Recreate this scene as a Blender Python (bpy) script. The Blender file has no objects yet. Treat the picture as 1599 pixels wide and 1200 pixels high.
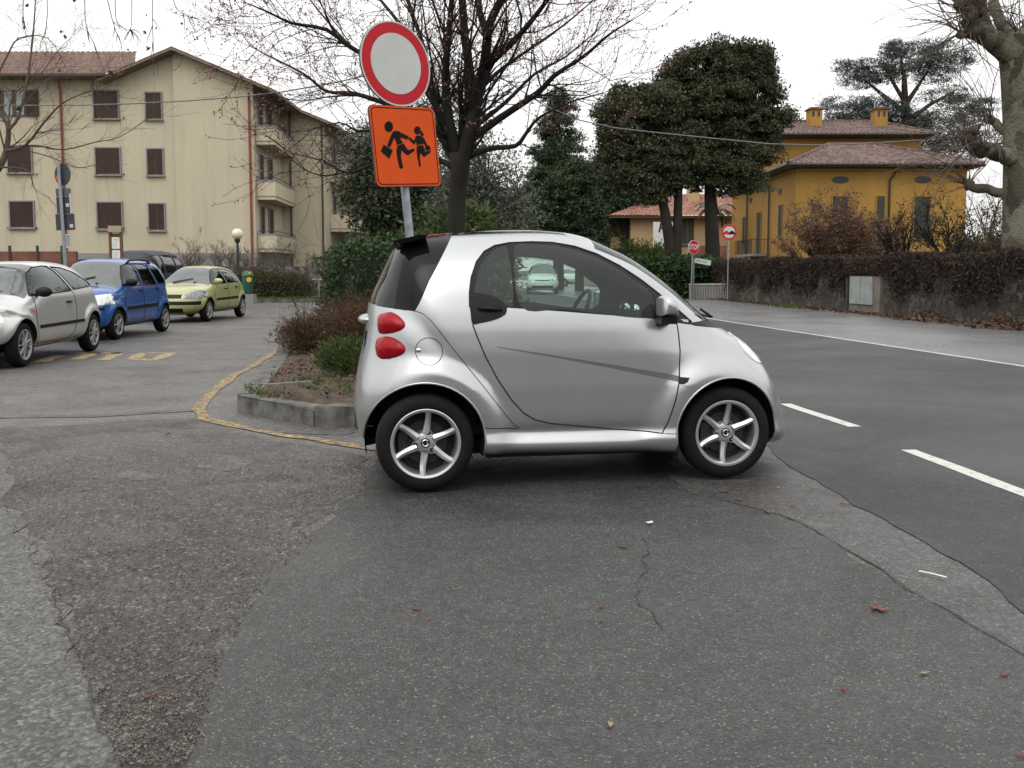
import bpy, bmesh, math, random
import numpy as np
from mathutils import Vector, Matrix, Euler
from mathutils.bvhtree import BVHTree
R = math.radians
scene = bpy.context.scene
C = scene.collection

# ------------------------------------------------------------------ camera
F_PX = 1452.0; PITCH = R(4.5); HOR = 422.0; EYE = 1.307
ROW0 = HOR + F_PX*math.tan(PITCH)
cd = bpy.data.cameras.new("Camera"); cam = bpy.data.objects.new("Camera", cd); C.objects.link(cam)
cam.location = (0, 0, EYE); cam.rotation_euler = (R(90)-PITCH, 0, 0)
cd.sensor_fit = 'HORIZONTAL'; cd.sensor_width = 36.0; cd.lens = 36.0*F_PX/1599.0
cd.shift_y = -(600.0-ROW0)/1599.0
cd.clip_start = 0.05; cd.clip_end = 3000
scene.camera = cam

# ------------------------------------------------------------------ world: bright overcast
world = bpy.data.worlds.new("World"); scene.world = world; world.use_nodes = True
SUN_EL, SUN_ROT = R(55), R(200)
def build_world():
    nt = world.node_tree; nt.nodes.clear()
    out = nt.nodes.new('ShaderNodeOutputWorld'); bg = nt.nodes.new('ShaderNodeBackground')
    sky = nt.nodes.new('ShaderNodeTexSky'); sky.sky_type = 'NISHITA'; sky.sun_disc = False
    sky.sun_elevation = SUN_EL; sky.sun_rotation = SUN_ROT
    sky.air_density = 1.0; sky.dust_density = 6.0; sky.ozone_density = 1.0
    hs = nt.nodes.new('ShaderNodeHueSaturation'); hs.inputs['Saturation'].default_value = 0.07
    hs.inputs['Value'].default_value = 1.0
    # overcast cloud deck: soft bright and dim patches, brighter overhead
    tc = nt.nodes.new('ShaderNodeTexCoord'); sep = nt.nodes.new('ShaderNodeSeparateXYZ')
    mr = nt.nodes.new('ShaderNodeMapRange'); mr.inputs['From Min'].default_value = -0.05; mr.inputs['From Max'].default_value = 1
    mr.inputs['To Min'].default_value = 0.92; mr.inputs['To Max'].default_value = 1.55
    ns = nt.nodes.new('ShaderNodeTexNoise'); ns.inputs['Scale'].default_value = 1.8; ns.inputs['Detail'].default_value = 5
    mn = nt.nodes.new('ShaderNodeMapRange'); mn.inputs['From Min'].default_value = 0.3; mn.inputs['From Max'].default_value = 0.7
    mn.inputs['To Min'].default_value = 0.88; mn.inputs['To Max'].default_value = 1.12
    m1 = nt.nodes.new('ShaderNodeMath'); m1.operation = 'MULTIPLY'
    mix = nt.nodes.new('ShaderNodeMix'); mix.data_type = 'RGBA'; mix.blend_type = 'MIX'; mix.inputs['Factor'].default_value = 0.75
    mix.inputs[7].default_value = (8.8, 8.8, 8.75, 1)
    mul = nt.nodes.new('ShaderNodeMix'); mul.data_type = 'RGBA'; mul.blend_type = 'MULTIPLY'; mul.inputs['Factor'].default_value = 1
    L = nt.links.new
    L(sky.outputs[0], hs.inputs['Color']); L(hs.outputs[0], mix.inputs[6])
    L(tc.outputs['Generated'], sep.inputs[0]); L(sep.outputs['Z'], mr.inputs['Value'])
    L(tc.outputs['Generated'], ns.inputs['Vector']); L(ns.outputs[0], mn.inputs['Value'])
    L(mr.outputs[0], m1.inputs[0]); L(mn.outputs[0], m1.inputs[1])
    L(mix.outputs[2], mul.inputs[6]); L(m1.outputs[0], mul.inputs[7])
    L(mul.outputs[2], bg.inputs['Color']); bg.inputs['Strength'].default_value = 0.148
    L(bg.outputs[0], out.inputs[0])
build_world()
sd = bpy.data.lights.new("Sun", 'SUN'); sd.energy = 0.55; sd.angle = R(40); sd.color = (1, 0.97, 0.93)
sun = bpy.data.objects.new("Sun", sd); C.objects.link(sun)
_d = Vector((math.cos(SUN_EL)*math.sin(SUN_ROT), math.cos(SUN_EL)*math.cos(SUN_ROT), math.sin(SUN_EL)))
sun.rotation_euler = _d.to_track_quat('Z', 'Y').to_euler()
scene.view_settings.view_transform = 'Standard'; scene.view_settings.look = 'None'
scene.view_settings.exposure = 0.0; scene.view_settings.gamma = 1.0
scene.view_settings.use_curve_mapping = False
scene.cycles.max_bounces = 8; scene.cycles.transparent_max_bounces = 12
scene.cycles.caustics_reflective = False; scene.cycles.caustics_refractive = False
scene.cycles.use_denoising = True
scene.cycles.sample_clamp_indirect = 4

# ------------------------------------------------------------------ photo measurements -> metres
def _ray(px, py):
    u = (px-799.5)/F_PX; v = (ROW0-py)/F_PX
    return Vector((u, math.cos(PITCH)+v*math.sin(PITCH), -math.sin(PITCH)+v*math.cos(PITCH)))
def G(px, py, z=0.0):            # point of the ground (or a level z) seen there
    d = _ray(px, py); t = (z-EYE)/d.z; return Vector((t*d.x, t*d.y, EYE+t*d.z))
def A(px, py, y):                # point at distance y seen there
    d = _ray(px, py); t = y/d.y; return Vector((t*d.x, y, EYE+t*d.z))

# ------------------------------------------------------------------ mesh helpers
ORG = {}
class MB:
    """collects simple shapes; build() links them as ONE mesh object"""
    def __init__(s): s.v = []; s.f = []
    def add(s, vs, fs):
        o = len(s.v); s.v += [tuple(p) for p in vs]; s.f += [tuple(i+o for i in f) for f in fs]; return s
    def box(s, c, d, rz=0.0, rx=0.0, ry=0.0):
        m = Euler((rx, ry, rz)).to_matrix(); c = Vector(c)
        vs = [c + m @ Vector((x*d[0]/2, y*d[1]/2, z*d[2]/2)) for x in (-1, 1) for y in (-1, 1) for z in (-1, 1)]
        return s.add(vs, [(0,1,3,2),(4,6,7,5),(0,4,5,1),(2,3,7,6),(0,2,6,4),(1,5,7,3)])
    def bar(s, a, b, w, h):      # rectangular bar from a to b
        a = Vector(a); b = Vector(b); d = (b-a).normalized()
        up = Vector((0,0,1)) if abs(d.z) < .95 else Vector((0,1,0))
        x = d.cross(up).normalized()*w/2; y = x.cross(d).normalized()*h/2
        vs = [a-x-y, a+x-y, a+x+y, a-x+y, b-x-y, b+x-y, b+x+y, b-x+y]
        return s.add(vs, [(0,1,2,3),(7,6,5,4),(0,4,5,1),(1,5,6,2),(2,6,7,3),(3,7,4,0)])
    def tube(s, pts, rad, n=8, cap=True):
        pts = [Vector(p) for p in pts]; m = len(pts)
        if not hasattr(rad, '__len__'): rad = [rad]*m
        o = len(s.v); prev = None
        for i, p in enumerate(pts):
            d = (pts[min(i+1, m-1)]-pts[max(i-1, 0)])
            if d.length < 1e-9: d = Vector((0,0,1))
            d.normalize()
            if prev is None: prev = d.cross(Vector((0,0,1)) if abs(d.z) < .9 else Vector((1,0,0)))
            x = prev - d*prev.dot(d)
            if x.length < 1e-6: x = d.cross(Vector((.3,.5,.8)))
            x.normalize(); prev = x; y = d.cross(x)
            for k in range(n):
                a = 2*math.pi*k/n
                s.v.append(tuple(p + (x*math.cos(a)+y*math.sin(a))*rad[i]))
        for i in range(m-1):
            for k in range(n):
                a = o+i*n+k; b = o+i*n+(k+1) % n
                s.f.append((a, b, b+n, a+n))
        if cap:
            s.f.append(tuple(o+k for k in reversed(range(n)))); s.f.append(tuple(o+(m-1)*n+k for k in range(n)))
        return s
    def prism(s, poly, fn, d):   # poly: 2-D outline, fn(u, v, w): point; extruded w = 0..d
        n = len(poly); vs = [fn(u, v, 0) for u, v in poly]+[fn(u, v, d) for u, v in poly]
        return s.add(vs, [tuple(reversed(range(n))), tuple(range(n, 2*n))]+[(i, (i+1) % n, n+(i+1) % n, n+i) for i in range(n)])
    def lathe(s, prof, fn, n=32, closed=False):    # prof: (r, h); fn(x, y, h): point
        o = len(s.v); m = len(prof)
        for r, h in prof:
            for k in range(n):
                a = 2*math.pi*k/n; s.v.append(tuple(fn(r*math.cos(a), r*math.sin(a), h)))
        for i in range(m-1 if not closed else m):
            for k in range(n):
                j = (i+1) % m
                s.f.append((o+i*n+k, o+i*n+(k+1) % n, o+j*n+(k+1) % n, o+j*n+k))
        return s
    def ball(s, c, r, n=12, m=8):
        c = Vector(c); r = r if hasattr(r, '__len__') else (r, r, r)
        prof = [(math.sin(math.pi*i/m), -math.cos(math.pi*i/m)) for i in range(m+1)]
        prof[0] = (1e-4, -1); prof[-1] = (1e-4, 1)
        return s.lathe(prof, lambda x, y, h: c+Vector((x*r[0], y*r[1], h*r[2])), n)
    def build(s, name, mat, parent=None, smooth=False, local=False, fix=True):
        me = bpy.data.meshes.new(name)
        vs = s.v
        o = bpy.data.objects.new(name, me)
        org = Vector((0,0,0))
        if parent is not None:
            org = ORG.get(parent.name, Vector((0,0,0)))
        if not local and org.length > 0: vs = [(x-org.x, y-org.y, z-org.z) for x, y, z in vs]
        me.from_pydata(vs, [], s.f); me.update()
        if fix:
            bm = bmesh.new(); bm.from_mesh(me); bmesh.ops.recalc_face_normals(bm, faces=bm.faces); bm.to_mesh(me); bm.free()
        if smooth:
            me.polygons.foreach_set('use_smooth', [True]*len(me.polygons))
            if smooth is not True: me.set_sharp_from_angle(angle=R(smooth))
        me.materials.append(mat); C.objects.link(o)
        if parent is not None: o.parent = parent
        ORG[o.name] = Vector((0,0,0)) if local else org
        return o
def tag(o, label=None, cat=None, group=None, kind=None):
    if label: o['label'] = label
    if cat: o['category'] = cat
    if group: o['group'] = group
    if kind: o['kind'] = kind
    return o
def thing(name, loc, label, cat, group=None, rz=0.0, local=False):
    o = bpy.data.objects.new(name, None); C.objects.link(o); o.location = loc; o.rotation_euler = (0, 0, rz)
    o.empty_display_size = .2
    ORG[o.name] = Vector((0,0,0)) if local else Vector(loc)
    return tag(o, label, cat, group)
def struct(name, mb, mat, **k): return tag(mb.build(name, mat, **k), kind='structure')
def bulk(name, v, f, mat, parent=None, smooth=False, local=False):   # numpy arrays of quads
    me = bpy.data.meshes.new(name); nv, nf = len(v), len(f); k = f.shape[1]
    if parent is not None and not local:
        g = ORG.get(parent.name, Vector((0,0,0))); v = v-np.array(g)
    me.vertices.add(nv); me.vertices.foreach_set('co', np.asarray(v, np.float32).ravel())
    me.loops.add(nf*k); me.loops.foreach_set('vertex_index', np.asarray(f, np.int32).ravel())
    me.polygons.add(nf); me.polygons.foreach_set('loop_start', np.arange(0, nf*k, k, dtype=np.int32))
    me.polygons.foreach_set('loop_total', np.full(nf, k, np.int32))
    if smooth: me.polygons.foreach_set('use_smooth', np.ones(nf, bool))
    me.update(calc_edges=True); me.materials.append(mat)
    o = bpy.data.objects.new(name, me); C.objects.link(o)
    if parent is not None: o.parent = parent
    ORG[o.name] = ORG.get(parent.name, Vector((0,0,0))) if parent is not None and not local else Vector((0,0,0))
    return o

# ------------------------------------------------------------------ materials
class NT:
    def __init__(s, name):
        s.m = bpy.data.materials.new(name); s.m.use_nodes = True; s.t = s.m.node_tree; s.t.nodes.clear()
        s.out = s.n('ShaderNodeOutputMaterial'); s.b = s.n('ShaderNodeBsdfPrincipled'); s.l(s.b.outputs[0], s.out.inputs[0])
        s._tc = None
    def n(s, t): return s.t.nodes.new(t)
    def l(s, a, b): s.t.links.new(a, b)
    @property
    def co(s):
        if s._tc is None: s._tc = s.n('ShaderNodeTexCoord')
        return s._tc.outputs['Object']
    def set(s, **k):
        for a, v in k.items():
            i = s.b.inputs[a.replace('_', ' ')]
            i.default_value = (*v, 1) if hasattr(v, '__len__') and len(v) == 3 and i.type == 'RGBA' else v
    def noise(s, scale, detail=4, rough=.55, dist=0, vec=None, sc3=None):
        x = s.n('ShaderNodeTexNoise'); x.inputs['Scale'].default_value = scale; x.inputs['Detail'].default_value = detail
        x.inputs['Roughness'].default_value = rough; x.inputs['Distortion'].default_value = dist
        v = vec or s.co
        if sc3:
            mp = s.n('ShaderNodeMapping'); mp.inputs['Scale'].default_value = sc3; s.l(v, mp.inputs[0]); v = mp.outputs[0]
        s.l(v, x.inputs['Vector']); return x.outputs[0]
    def vor(s, scale, out='Distance', feature='F1'):
        x = s.n('ShaderNodeTexVoronoi'); x.inputs['Scale'].default_value = scale; x.feature = feature; s.l(s.co, x.inputs['Vector']); return x.outputs[out]
    def rmp(s, f, stops):
        x = s.n('ShaderNodeValToRGB'); e = x.color_ramp.elements
        while len(e) < len(stops): e.new(.5)
        for k, (p, c) in enumerate(stops):
            e[k].position = p; e[k].color = (*c, 1) if hasattr(c, '__len__') else (c, c, c, 1)
        s.l(f, x.inputs[0]); return x.outputs[0]
    def mr(s, f, a, b, c, d):
        x = s.n('ShaderNodeMapRange')
        for k, v in zip(('From Min', 'From Max', 'To Min', 'To Max'), (a, b, c, d)): x.inputs[k].default_value = v
        s.l(f, x.inputs['Value']); return x.outputs[0]
    def mix(s, f, a, b, mode='MIX'):
        x = s.n('ShaderNodeMix'); x.data_type = 'RGBA'; x.blend_type = mode
        for i, v in ((0, f), (6, a), (7, b)):
            if hasattr(v, 'is_output'): s.l(v, x.inputs[i])
            elif i == 0: x.inputs[0].default_value = v
            else: x.inputs[i].default_value = (*v, 1) if hasattr(v, '__len__') else (v, v, v, 1)
        return x.outputs[2]
    def math(s, op, a, b=0.0):
        x = s.n('ShaderNodeMath'); x.operation = op
        for i, v in ((0, a), (1, b)):
            if hasattr(v, 'is_output'): s.l(v, x.inputs[i])
            else: x.inputs[i].default_value = v
        return x.outputs[0]
    def bump(s, h, strength=.3, dist=.02):
        x = s.n('ShaderNodeBump'); x.inputs['Strength'].default_value = strength; x.inputs['Distance'].default_value = dist
        s.l(h, x.inputs['Height']); s.l(x.outputs[0], s.b.inputs['Normal'])
    def col(s, c): s.l(c, s.b.inputs['Base Color'])
    def rough(s, r): s.l(r, s.b.inputs['Roughness'])
def plain(name, c, rough=.5, metal=0.0, var=.12, scale=6, bump=0, spec=.5, coat=0):
    t = NT(name); n = t.noise(scale, 5)
    t.col(t.rmp(n, [(.3, tuple(x*(1-var) for x in c)), (.7, tuple(min(1, x*(1+var)) for x in c))]))
    t.set(Roughness=rough, Metallic=metal); t.b.inputs['Specular IOR Level'].default_value = spec
    if coat: t.b.inputs['Coat Weight'].default_value = coat; t.b.inputs['Coat Roughness'].default_value = .04
    if bump: t.bump(t.noise(scale*12, 6), bump, .01)
    return t.m
def leafmat(name, cols, rough=.5, sc=.6, spec=.35, trans=.25):
    t = NT(name); g = t.n('ShaderNodeNewGeometry'); n = t.noise(sc, 3)
    k = t.math('ADD', t.math('MULTIPLY', g.outputs['Random Per Island'], .55), t.math('MULTIPLY', n, .6))
    st = [(.2+.65*i/(len(cols)-1), c) for i, c in enumerate(cols)]
    t.col(t.rmp(k, st)); t.set(Roughness=rough); t.b.inputs['Specular IOR Level'].default_value = spec
    if trans: 
        tr = t.n('ShaderNodeBsdfTranslucent'); mx = t.n('ShaderNodeMixShader'); mx.inputs[0].default_value = trans
        c = t.rmp(k, st); t.l(c, tr.inputs[0]); t.l(t.b.outputs[0], mx.inputs[1]); t.l(tr.outputs[0], mx.inputs[2]); t.l(mx.outputs[0], t.out.inputs[0])
    return t.m
def asphalt(name, dark, light, grain=55, blotch=.7, rough=(.35, .75), bump=.5, chips=.5, tint=None, mott=(.8, 1.15), mid=.18):
    t = NT(name)
    v = t.vor(grain*2.2, 'Color'); sp = t.n('ShaderNodeSeparateColor'); t.l(v, sp.inputs[0])
    n1 = t.noise(grain*1.1, 8, .7); n2 = t.noise(blotch, 6, .6, 1.0); n3 = t.noise(9, 5, .6)
    big = t.noise(.33, 5, .6, .8); base = t.mix(1.0, t.mix(t.mr(n2, .3, .7, 0, 1), dark, light), t.rmp(big, [(.3, .72), (.5, .98), (.7, 1.18)]), 'MULTIPLY')
    gr = t.math('ADD', t.math('MULTIPLY', sp.outputs[0], .55), t.math('MULTIPLY', n1, .6))
    c = t.mix(1.0, base, t.rmp(gr, [(.15, .42), (.55, .9), (.95, 1.75)]), 'MULTIPLY')
    if tint: c = t.mix(t.mr(n3, .45, .75, 0, .55), c, tint)
    chip = t.math('GREATER_THAN', sp.outputs[1], 1-.07*chips)
    c = t.mix(t.math('MULTIPLY', chip, .55), c, (.22, .21, .195))
    c = t.mix(1.0, c, t.rmp(t.noise(24, 4, .7), [(.32, 1-mid), (.5, 1.0), (.68, 1+mid*1.2)]), 'MULTIPLY')
    c = t.mix(1.0, c, t.rmp(n3, [(.3, mott[0]), (.7, mott[1])]), 'MULTIPLY')
    t.col(c); t.rough(t.mr(t.noise(blotch*1.7, 5, .6, .6), .35, .65, rough[0], rough[1]))
    t.bump(t.math('ADD', t.math('MULTIPLY', t.vor(grain*2.2), -1.0), n1), bump, .006)
    return t.m
M = {}
M['asphalt'] = asphalt('worn grey asphalt', (.033,.0328,.0315), (.056,.0555,.053), 70, .5, (.26,.58))
M['rough_asphalt'] = asphalt('coarse brown asphalt', (.036,.031,.027), (.068,.060,.052), 34, .9, (.3,.75), .9, 1.3, (.048,.037,.03), (.72,1.2), .35)
M['pale_asphalt'] = asphalt('pale concrete asphalt', (.074,.073,.066), (.10,.098,.09), 40, .9, (.5,.8), .7, 1.5)
M['lot_asphalt'] = asphalt('parking asphalt', (.064,.059,.055), (.118,.109,.101), 45, .75, (.3,.65), .7, 1.3, (.06,.052,.045), (.62,1.3), .42)
M['road_asphalt'] = asphalt('dark road asphalt', (.027,.027,.028), (.037,.037,.038), 60, .35, (.5,.7), .4, .1)
M['wet_sheen_asphalt'] = asphalt('wet lane asphalt with painted sky sheen', (.165,.163,.164), (.18,.178,.18), 60, .3, (.25,.36), .3, .1)  # base colour lightened to carry the sky sheen of the wet lane
M['strip_asphalt'] = asphalt('edge strip asphalt', (.050,.048,.046), (.080,.077,.074), 50, 1.2, (.2,.65), .5, .6)

def worn_paint(name, c, under, cover=.5):
    t = NT(name); n = t.noise(14, 8, .7); n2 = t.noise(70, 4, .7)
    k = t.math('ADD', t.math('MULTIPLY', n, .7), t.math('MULTIPLY', n2, .35))
    t.col(t.mix(t.mr(k, cover-.05, cover+.05, 0, 1), c, under)); t.set(Roughness=.65); t.bump(n2, .3, .004); return t.m
M['yellow_line'] = worn_paint('worn yellow paint', (.46,.285,.075), (.085,.077,.065), .505)
M['faint_yellow'] = worn_paint('faded yellow paint', (.42,.30,.12), (.10,.094,.085), .535)
M['white_line'] = worn_paint('white road paint', (.52,.51,.47), (.13,.13,.125), .62)
M['dull_white'] = worn_paint('dull white edge line', (.46,.455,.43), (.15,.15,.15), .60)
M['pale_line'] = worn_paint('thin pale road paint', (.40,.39,.36), (.11,.11,.11), .62)
M['crack'] = worn_paint('dirt in the crack', (.018,.016,.014), (.06,.058,.055), .53)
M['stone'] = plain('granite kerb', (.115,.112,.10), .85, var=.65, scale=7, bump=.9)
M['soil'] = plain('soil with litter', (.072,.050,.034), .95, var=.55, scale=7, bump=1.0)
M['grass'] = leafmat('grass blades', [(.03,.05,.012), (.07,.11,.02), (.11,.15,.035)], .6, 2)
# ------------------------------------------------------------------ ground, road, markings
rng = random.Random(7)
def ragged(pts, amp=.04, step=.25, closed=True, seed=1):
    r = random.Random(seed); out = []; n = len(pts)
    for i in range(n if closed else n-1):
        a = Vector(pts[i][:2]); b = Vector(pts[(i+1) % n][:2]); L = (b-a).length; k = max(1, min(160, int(L/step)))
        nn = Vector((-(b-a).y, (b-a).x)).normalized() if L > 0 else Vector((0,0))
        w = 0
        for j in range(k):
            w = .6*w + r.uniform(-1, 1)*amp
            p = a.lerp(b, j/k) + nn*(w if 0 < j else 0); out.append((p.x, p.y))
    if not closed: out.append(tuple(pts[-1][:2]))
    return out
def sheet(name, pts, z, mat, amp=0, step=.3, seed=1):
    if amp: pts = ragged(pts, amp, step, True, seed)
    mb = MB(); mb.add([(p[0], p[1], z) for p in pts], [tuple(range(len(pts)))])
    o = mb.build(name, mat, fix=False)
    me = o.data
    if me.polygons[0].normal.z < 0: me.flip_normals()
    return tag(o, kind='structure')
def strip(name, pts, w, z, mat, amp=0, seed=3, kind='structure'):   # painted line along pts
    pts = [Vector(p[:2]) for p in pts]; r = random.Random(seed); v = []; f = []
    q = [pts[0]]
    for a, b in zip(pts, pts[1:]):
        k = max(1, int((b-a).length/.25)); q += [a.lerp(b, j/k) for j in range(1, k+1)]
    for i, p in enumerate(q):
        d = (q[min(i+1, len(q)-1)]-q[max(i-1, 0)]).normalized(); n = Vector((-d.y, d.x))
        for s in (-1, 1): 
            e = p + n*s*(w/2+r.uniform(-amp, amp)); v.append((e.x, e.y, z))
        if i: f.append((2*i-2, 2*i-1, 2*i+1, 2*i))
    o = MB().add(v, f).build(name, mat, fix=False)
    if o.data.polygons[0].normal.z < 0: o.data.flip_normals()
    return tag(o, kind='structure')
gm = plain('distant earth', (.075,.078,.05), .95, var=.4, scale=.5)
struct('ground', MB().add([(-900,-300,-.03),(900,-300,-.03),(900,1500,-.03),(-900,1500,-.03)], [(0,1,2,3)]), gm, fix=False)
sheet('parking_lot', [(-24,-8),(3,-8),(3,7.4),(-.2,31),(-2,60),(-16,60),(-16,37.6),(-24,37.6)], 0, M['lot_asphalt'])
g = lambda *a: [tuple(G(x, y)[:2]) for x, y in a]
bl = g((560,768),(520,800),(480,840),(440,880),(400,920),(370,970),(340,1030),(315,1100),(290,1199))
ll = g((30,812),(80,930),(130,1040),(190,1199))
sheet('worn_asphalt', bl + [(-.8,-3),(-1.0,-3)] + ll[::-1] + g((0,780),(0,668),(140,662),(310,652),(420,688),(580,716)), .002, M['rough_asphalt'], .05, .16, 4)
sheet('pale_paving', ll + [(-1.0,-3),(-9,-3),(-9,5.2)], .0045, M['pale_asphalt'], .05, .07, 6)
crk = [(1.0,5.7)] + g((1080,775),(1140,785),(1200,800),(1250,818),(1300,845),(1380,893),(1450,940),(1520,980),(1599,1025)) + [(1.86,2.2),(2.1,-3)]
edge = [(2.0,-3),(2.3,2.5)] + g((1599,960),(1500,880),(1420,835),(1330,790),(1260,745),(1205,705))[0:] + [(1.80,8.2)]
sheet('forecourt', bl[::-1] + [(-.95,6.0),(-1.0,6.9),(-1.3,7.66),(1.3,7.7)] + crk + [(-.8,-3)], .0045, M['asphalt'], .035, .07, 9)
strip('crack', ragged(crk, .015, .10, False, 5), .008, .0075, M['crack'], .005)
strip('crack', ragged(g((1003,842),(1002,900),(998,940),(1030,978),(1034,985)), .02, .05, False, 5), .006, .0075, M['crack'], .002)
strip('crack', ragged([(p[0], p[1]) for p in ll[1:]], .015, .07, False, 8), .006, .0075, M['crack'], .005)
strip('asphalt_seam', ragged(g((0,652),(150,650),(310,641)), .01, .3, False, 8), .16, .0045, M['strip_asphalt'], .02)
sheet('edge_strip', [(1.0,5.7),(.6,7.7),(1.75,8.6),(1.90,7.2)] + [(2.2,6),(2.3,2.5),(2.3,-3),(2.1,-3)] + crk[::-1][1:], .002, M['strip_asphalt'], .01, .3, 3)
rl = [(2.35,-12),(2.25,1.0)] + g((1599,960),(1500,880),(1420,835),(1330,790),(1260,745),(1205,705)) + [(1.72,9),(1.4,14),(.75,22),(-.1,32),(-1.2,45),(-2.4,62),(-4,90),(-8,160)]
rr = [(7.5,-12),(7.3,4),(6.94,12.54),(6.3,17.2),(5.54,22.9),(4.6,30.5),(3.2,42),(1.6,58),(0,80),(-4,160)]
sheet('road', ragged(rl, .022, .12, False, 11) + rr[::-1], .006, M['road_asphalt'])
wl = [(13.9,-12),(13.0,4),(11.27,20.43),(9.44,39.68),(8.6,50),(7.2,64),(4,90),(-2,160)]
sheet('road_lane', rr + wl[::-1], .004, M['wet_sheen_asphalt'])
strip('lane_line', rr[1:8], .10, .0085, M['dull_white'], .008)
strip('lane_line', [(x-.35-.1*(y < 30), y) for x, y in wl[1:5]], .09, .0065, M['pale_line'], .012)
for a, b in (((2.66,8.99),(2.85,7.66)), ((2.87,6.66),(3.02,5.05)), ((2.35,11.9),(2.5,10.6)), ((3.12,3.7),(3.3,2.2))):
    strip('lane_dash', [a, b], .115, .0085, M['white_line'], .006, int(a[1]*10))
strip('yellow_line', ragged(g((590,703),(520,692),(450,681),(390,671),(345,662),(318,655),(311,640),(322,622),(342,604),(380,580),(405,565),(432,550)) + [(-4.2,18.5)], .015, .3, False, 2), .105, .0065, M['yellow_line'], .03)
# faded yellow letters on the parking lane
for k, (pp) in enumerate(([(208,561),(222,552),(268,552),(240,563),(208,561)], [(178,552),(186,551),(163,563)], [(150,551),(120,562)], [(92,556),(60,566)], [(105,552),(190,552)])):
    strip('lot_marking', g(*pp), .20, .004, M['faint_yellow'], .03, k)
for k, pp in enumerate(([(300,513),(345,511)], [(345,512),(410,512)])):
    strip('lot_marking', g(*pp), .16, .004, M['faint_yellow'], .03, k+9)

# unseen dark bank added behind the viewpoint to darken the lower half of reflections
mb = MB(); mb.add([(x, y, z) for x in (-60, -25, 0, 25, 60) for y, z in ((-9, -.02), (-13, 2.6), (-19, 5.6), (-40, 9))], [(4*i+j, 4*i+4+j, 4*i+5+j, 4*i+1+j) for i in range(4) for j in range(3)])
struct('reflection_bank', mb, plain('dark reflection bank', (.035,.042,.022), .95, var=.6, scale=.9, bump=1), smooth=True)

# ------------------------------------------------------------------ the planted island: kerb, soil
kl = [(1.55,8.0)] + [tuple(G(x, y)[:2]) for x, y in ((625,668),(555,668),(490,667),(370,643))] + [(-2.78,10.0),(-3.10,11.8),(-3.50,14),(-4.1,19),(-4.3,27),(-3.8,31)]
kr = [(1.6,9.0),(1.2,14),(.5,22),(-.5,31)]
sheet('gutter', g((338,657),(375,648),(422,660),(488,672),(560,674),(540,680),(438,677),(375,667)), .0035, M['pale_asphalt'], .02, .1, 3)
sheet('worn_patch', g((300,722),(318,716),(350,712),(384,716),(396,724),(380,733),(345,738),(312,733)), .0035, M['pale_asphalt'], .035, .06, 5)
sheet('worn_patch', g((180,742),(215,736),(252,741),(245,749),(205,752)), .0035, M['pale_asphalt'], .03, .06, 6)
def offset_in(pts, d):
    out = []
    for i, p in enumerate(pts):
        a = Vector(pts[max(i-1, 0)]); b = Vector(pts[min(i+1, len(pts)-1)]); t = (b-a).normalized()
        q = Vector(p)+Vector((t.y, -t.x))*d; out.append((q.x, q.y))
    return out
def kerb(name, line, w, h, seed, inward=1):
    r = random.Random(seed); mb = MB(); inner = offset_in(line, w*inward)
    for i in range(len(line)-1):
        a, b = Vector(line[i]), Vector(line[i+1]); c, d = Vector(inner[i]), Vector(inner[i+1]); L = (b-a).length; k = max(1, round(L/.95))
        for j in range(k):
            t0 = j/k+.006/L*1.2; t1 = (j+1)/k-.006/L*1.2; dz = r.uniform(-.012,.012); jj = [r.uniform(-.008,.008) for _ in range(8)]
            q = [a.lerp(b, t0), a.lerp(b, t1), c.lerp(d, t1), c.lerp(d, t0)]
            bot = [(p.x, p.y, -.05) for p in q]; top = []
            mid = [(p.x+jj[m], p.y+jj[m+4], h-.018+dz) for m, p in enumerate(q)]
            cc = sum(q, Vector((0,0)))/4
            top = [((p.x-cc.x)*.975+cc.x, (p.y-cc.y)*(.955)+cc.y, h+dz) for p in q]
            s = bot+mid+top; F = []
            for lv in (0, 4):
                F += [(lv+m, lv+(m+1) % 4, lv+4+(m+1) % 4, lv+4+m) for m in range(4)]
            F += [(8,9,10,11)]; mb.add(s, F)
    return struct(name, mb, M['stone'])
kerb('kerb', kl, .2, .165, 2, 1)
kerb('kerb', kr[::1], .16, .16, 5, -1)
inn = offset_in(kl, .15)
def soil_mesh(outline, z0):
    me = bpy.data.meshes.new('soil'); bm = bmesh.new()
    f = bm.faces.new([bm.verts.new((x, y, z0)) for x, y in outline])
    bmesh.ops.triangulate(bm, faces=bm.faces)
    for _ in range(3): bmesh.ops.subdivide_edges(bm, edges=[e for e in bm.edges if e.calc_length() > .25], cuts=1, use_grid_fill=True)
    r = random.Random(5)
    for v in bm.verts:
        if len([e for e in v.link_edges if e.is_boundary]) == 0: v.co.z += r.uniform(0,.05)+.05*math.sin(v.co.x*2)*math.sin(v.co.y*1.7)
    for f in bm.faces: f.smooth = True
    bmesh.ops.recalc_face_normals(bm, faces=bm.faces)
    if sum(f.normal.z for f in bm.faces) < 0: bmesh.ops.reverse_faces(bm, faces=bm.faces)
    bm.to_mesh(me); me.materials.append(M['soil']); o = bpy.data.objects.new('soil', me); C.objects.link(o); return tag(o, kind='structure')
soil_mesh(inn + kr[::-1], .145)
# far verge behind the car park, grass edge and kerb
sheet('verge', [(-24,37.6),(-2.6,37.6),(-2.6,44),(-24,44)], .10, gm)
struct('kerb', MB().box((-13.3,37.55,.05), (21.4,.16,.16)), M['stone'])

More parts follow.
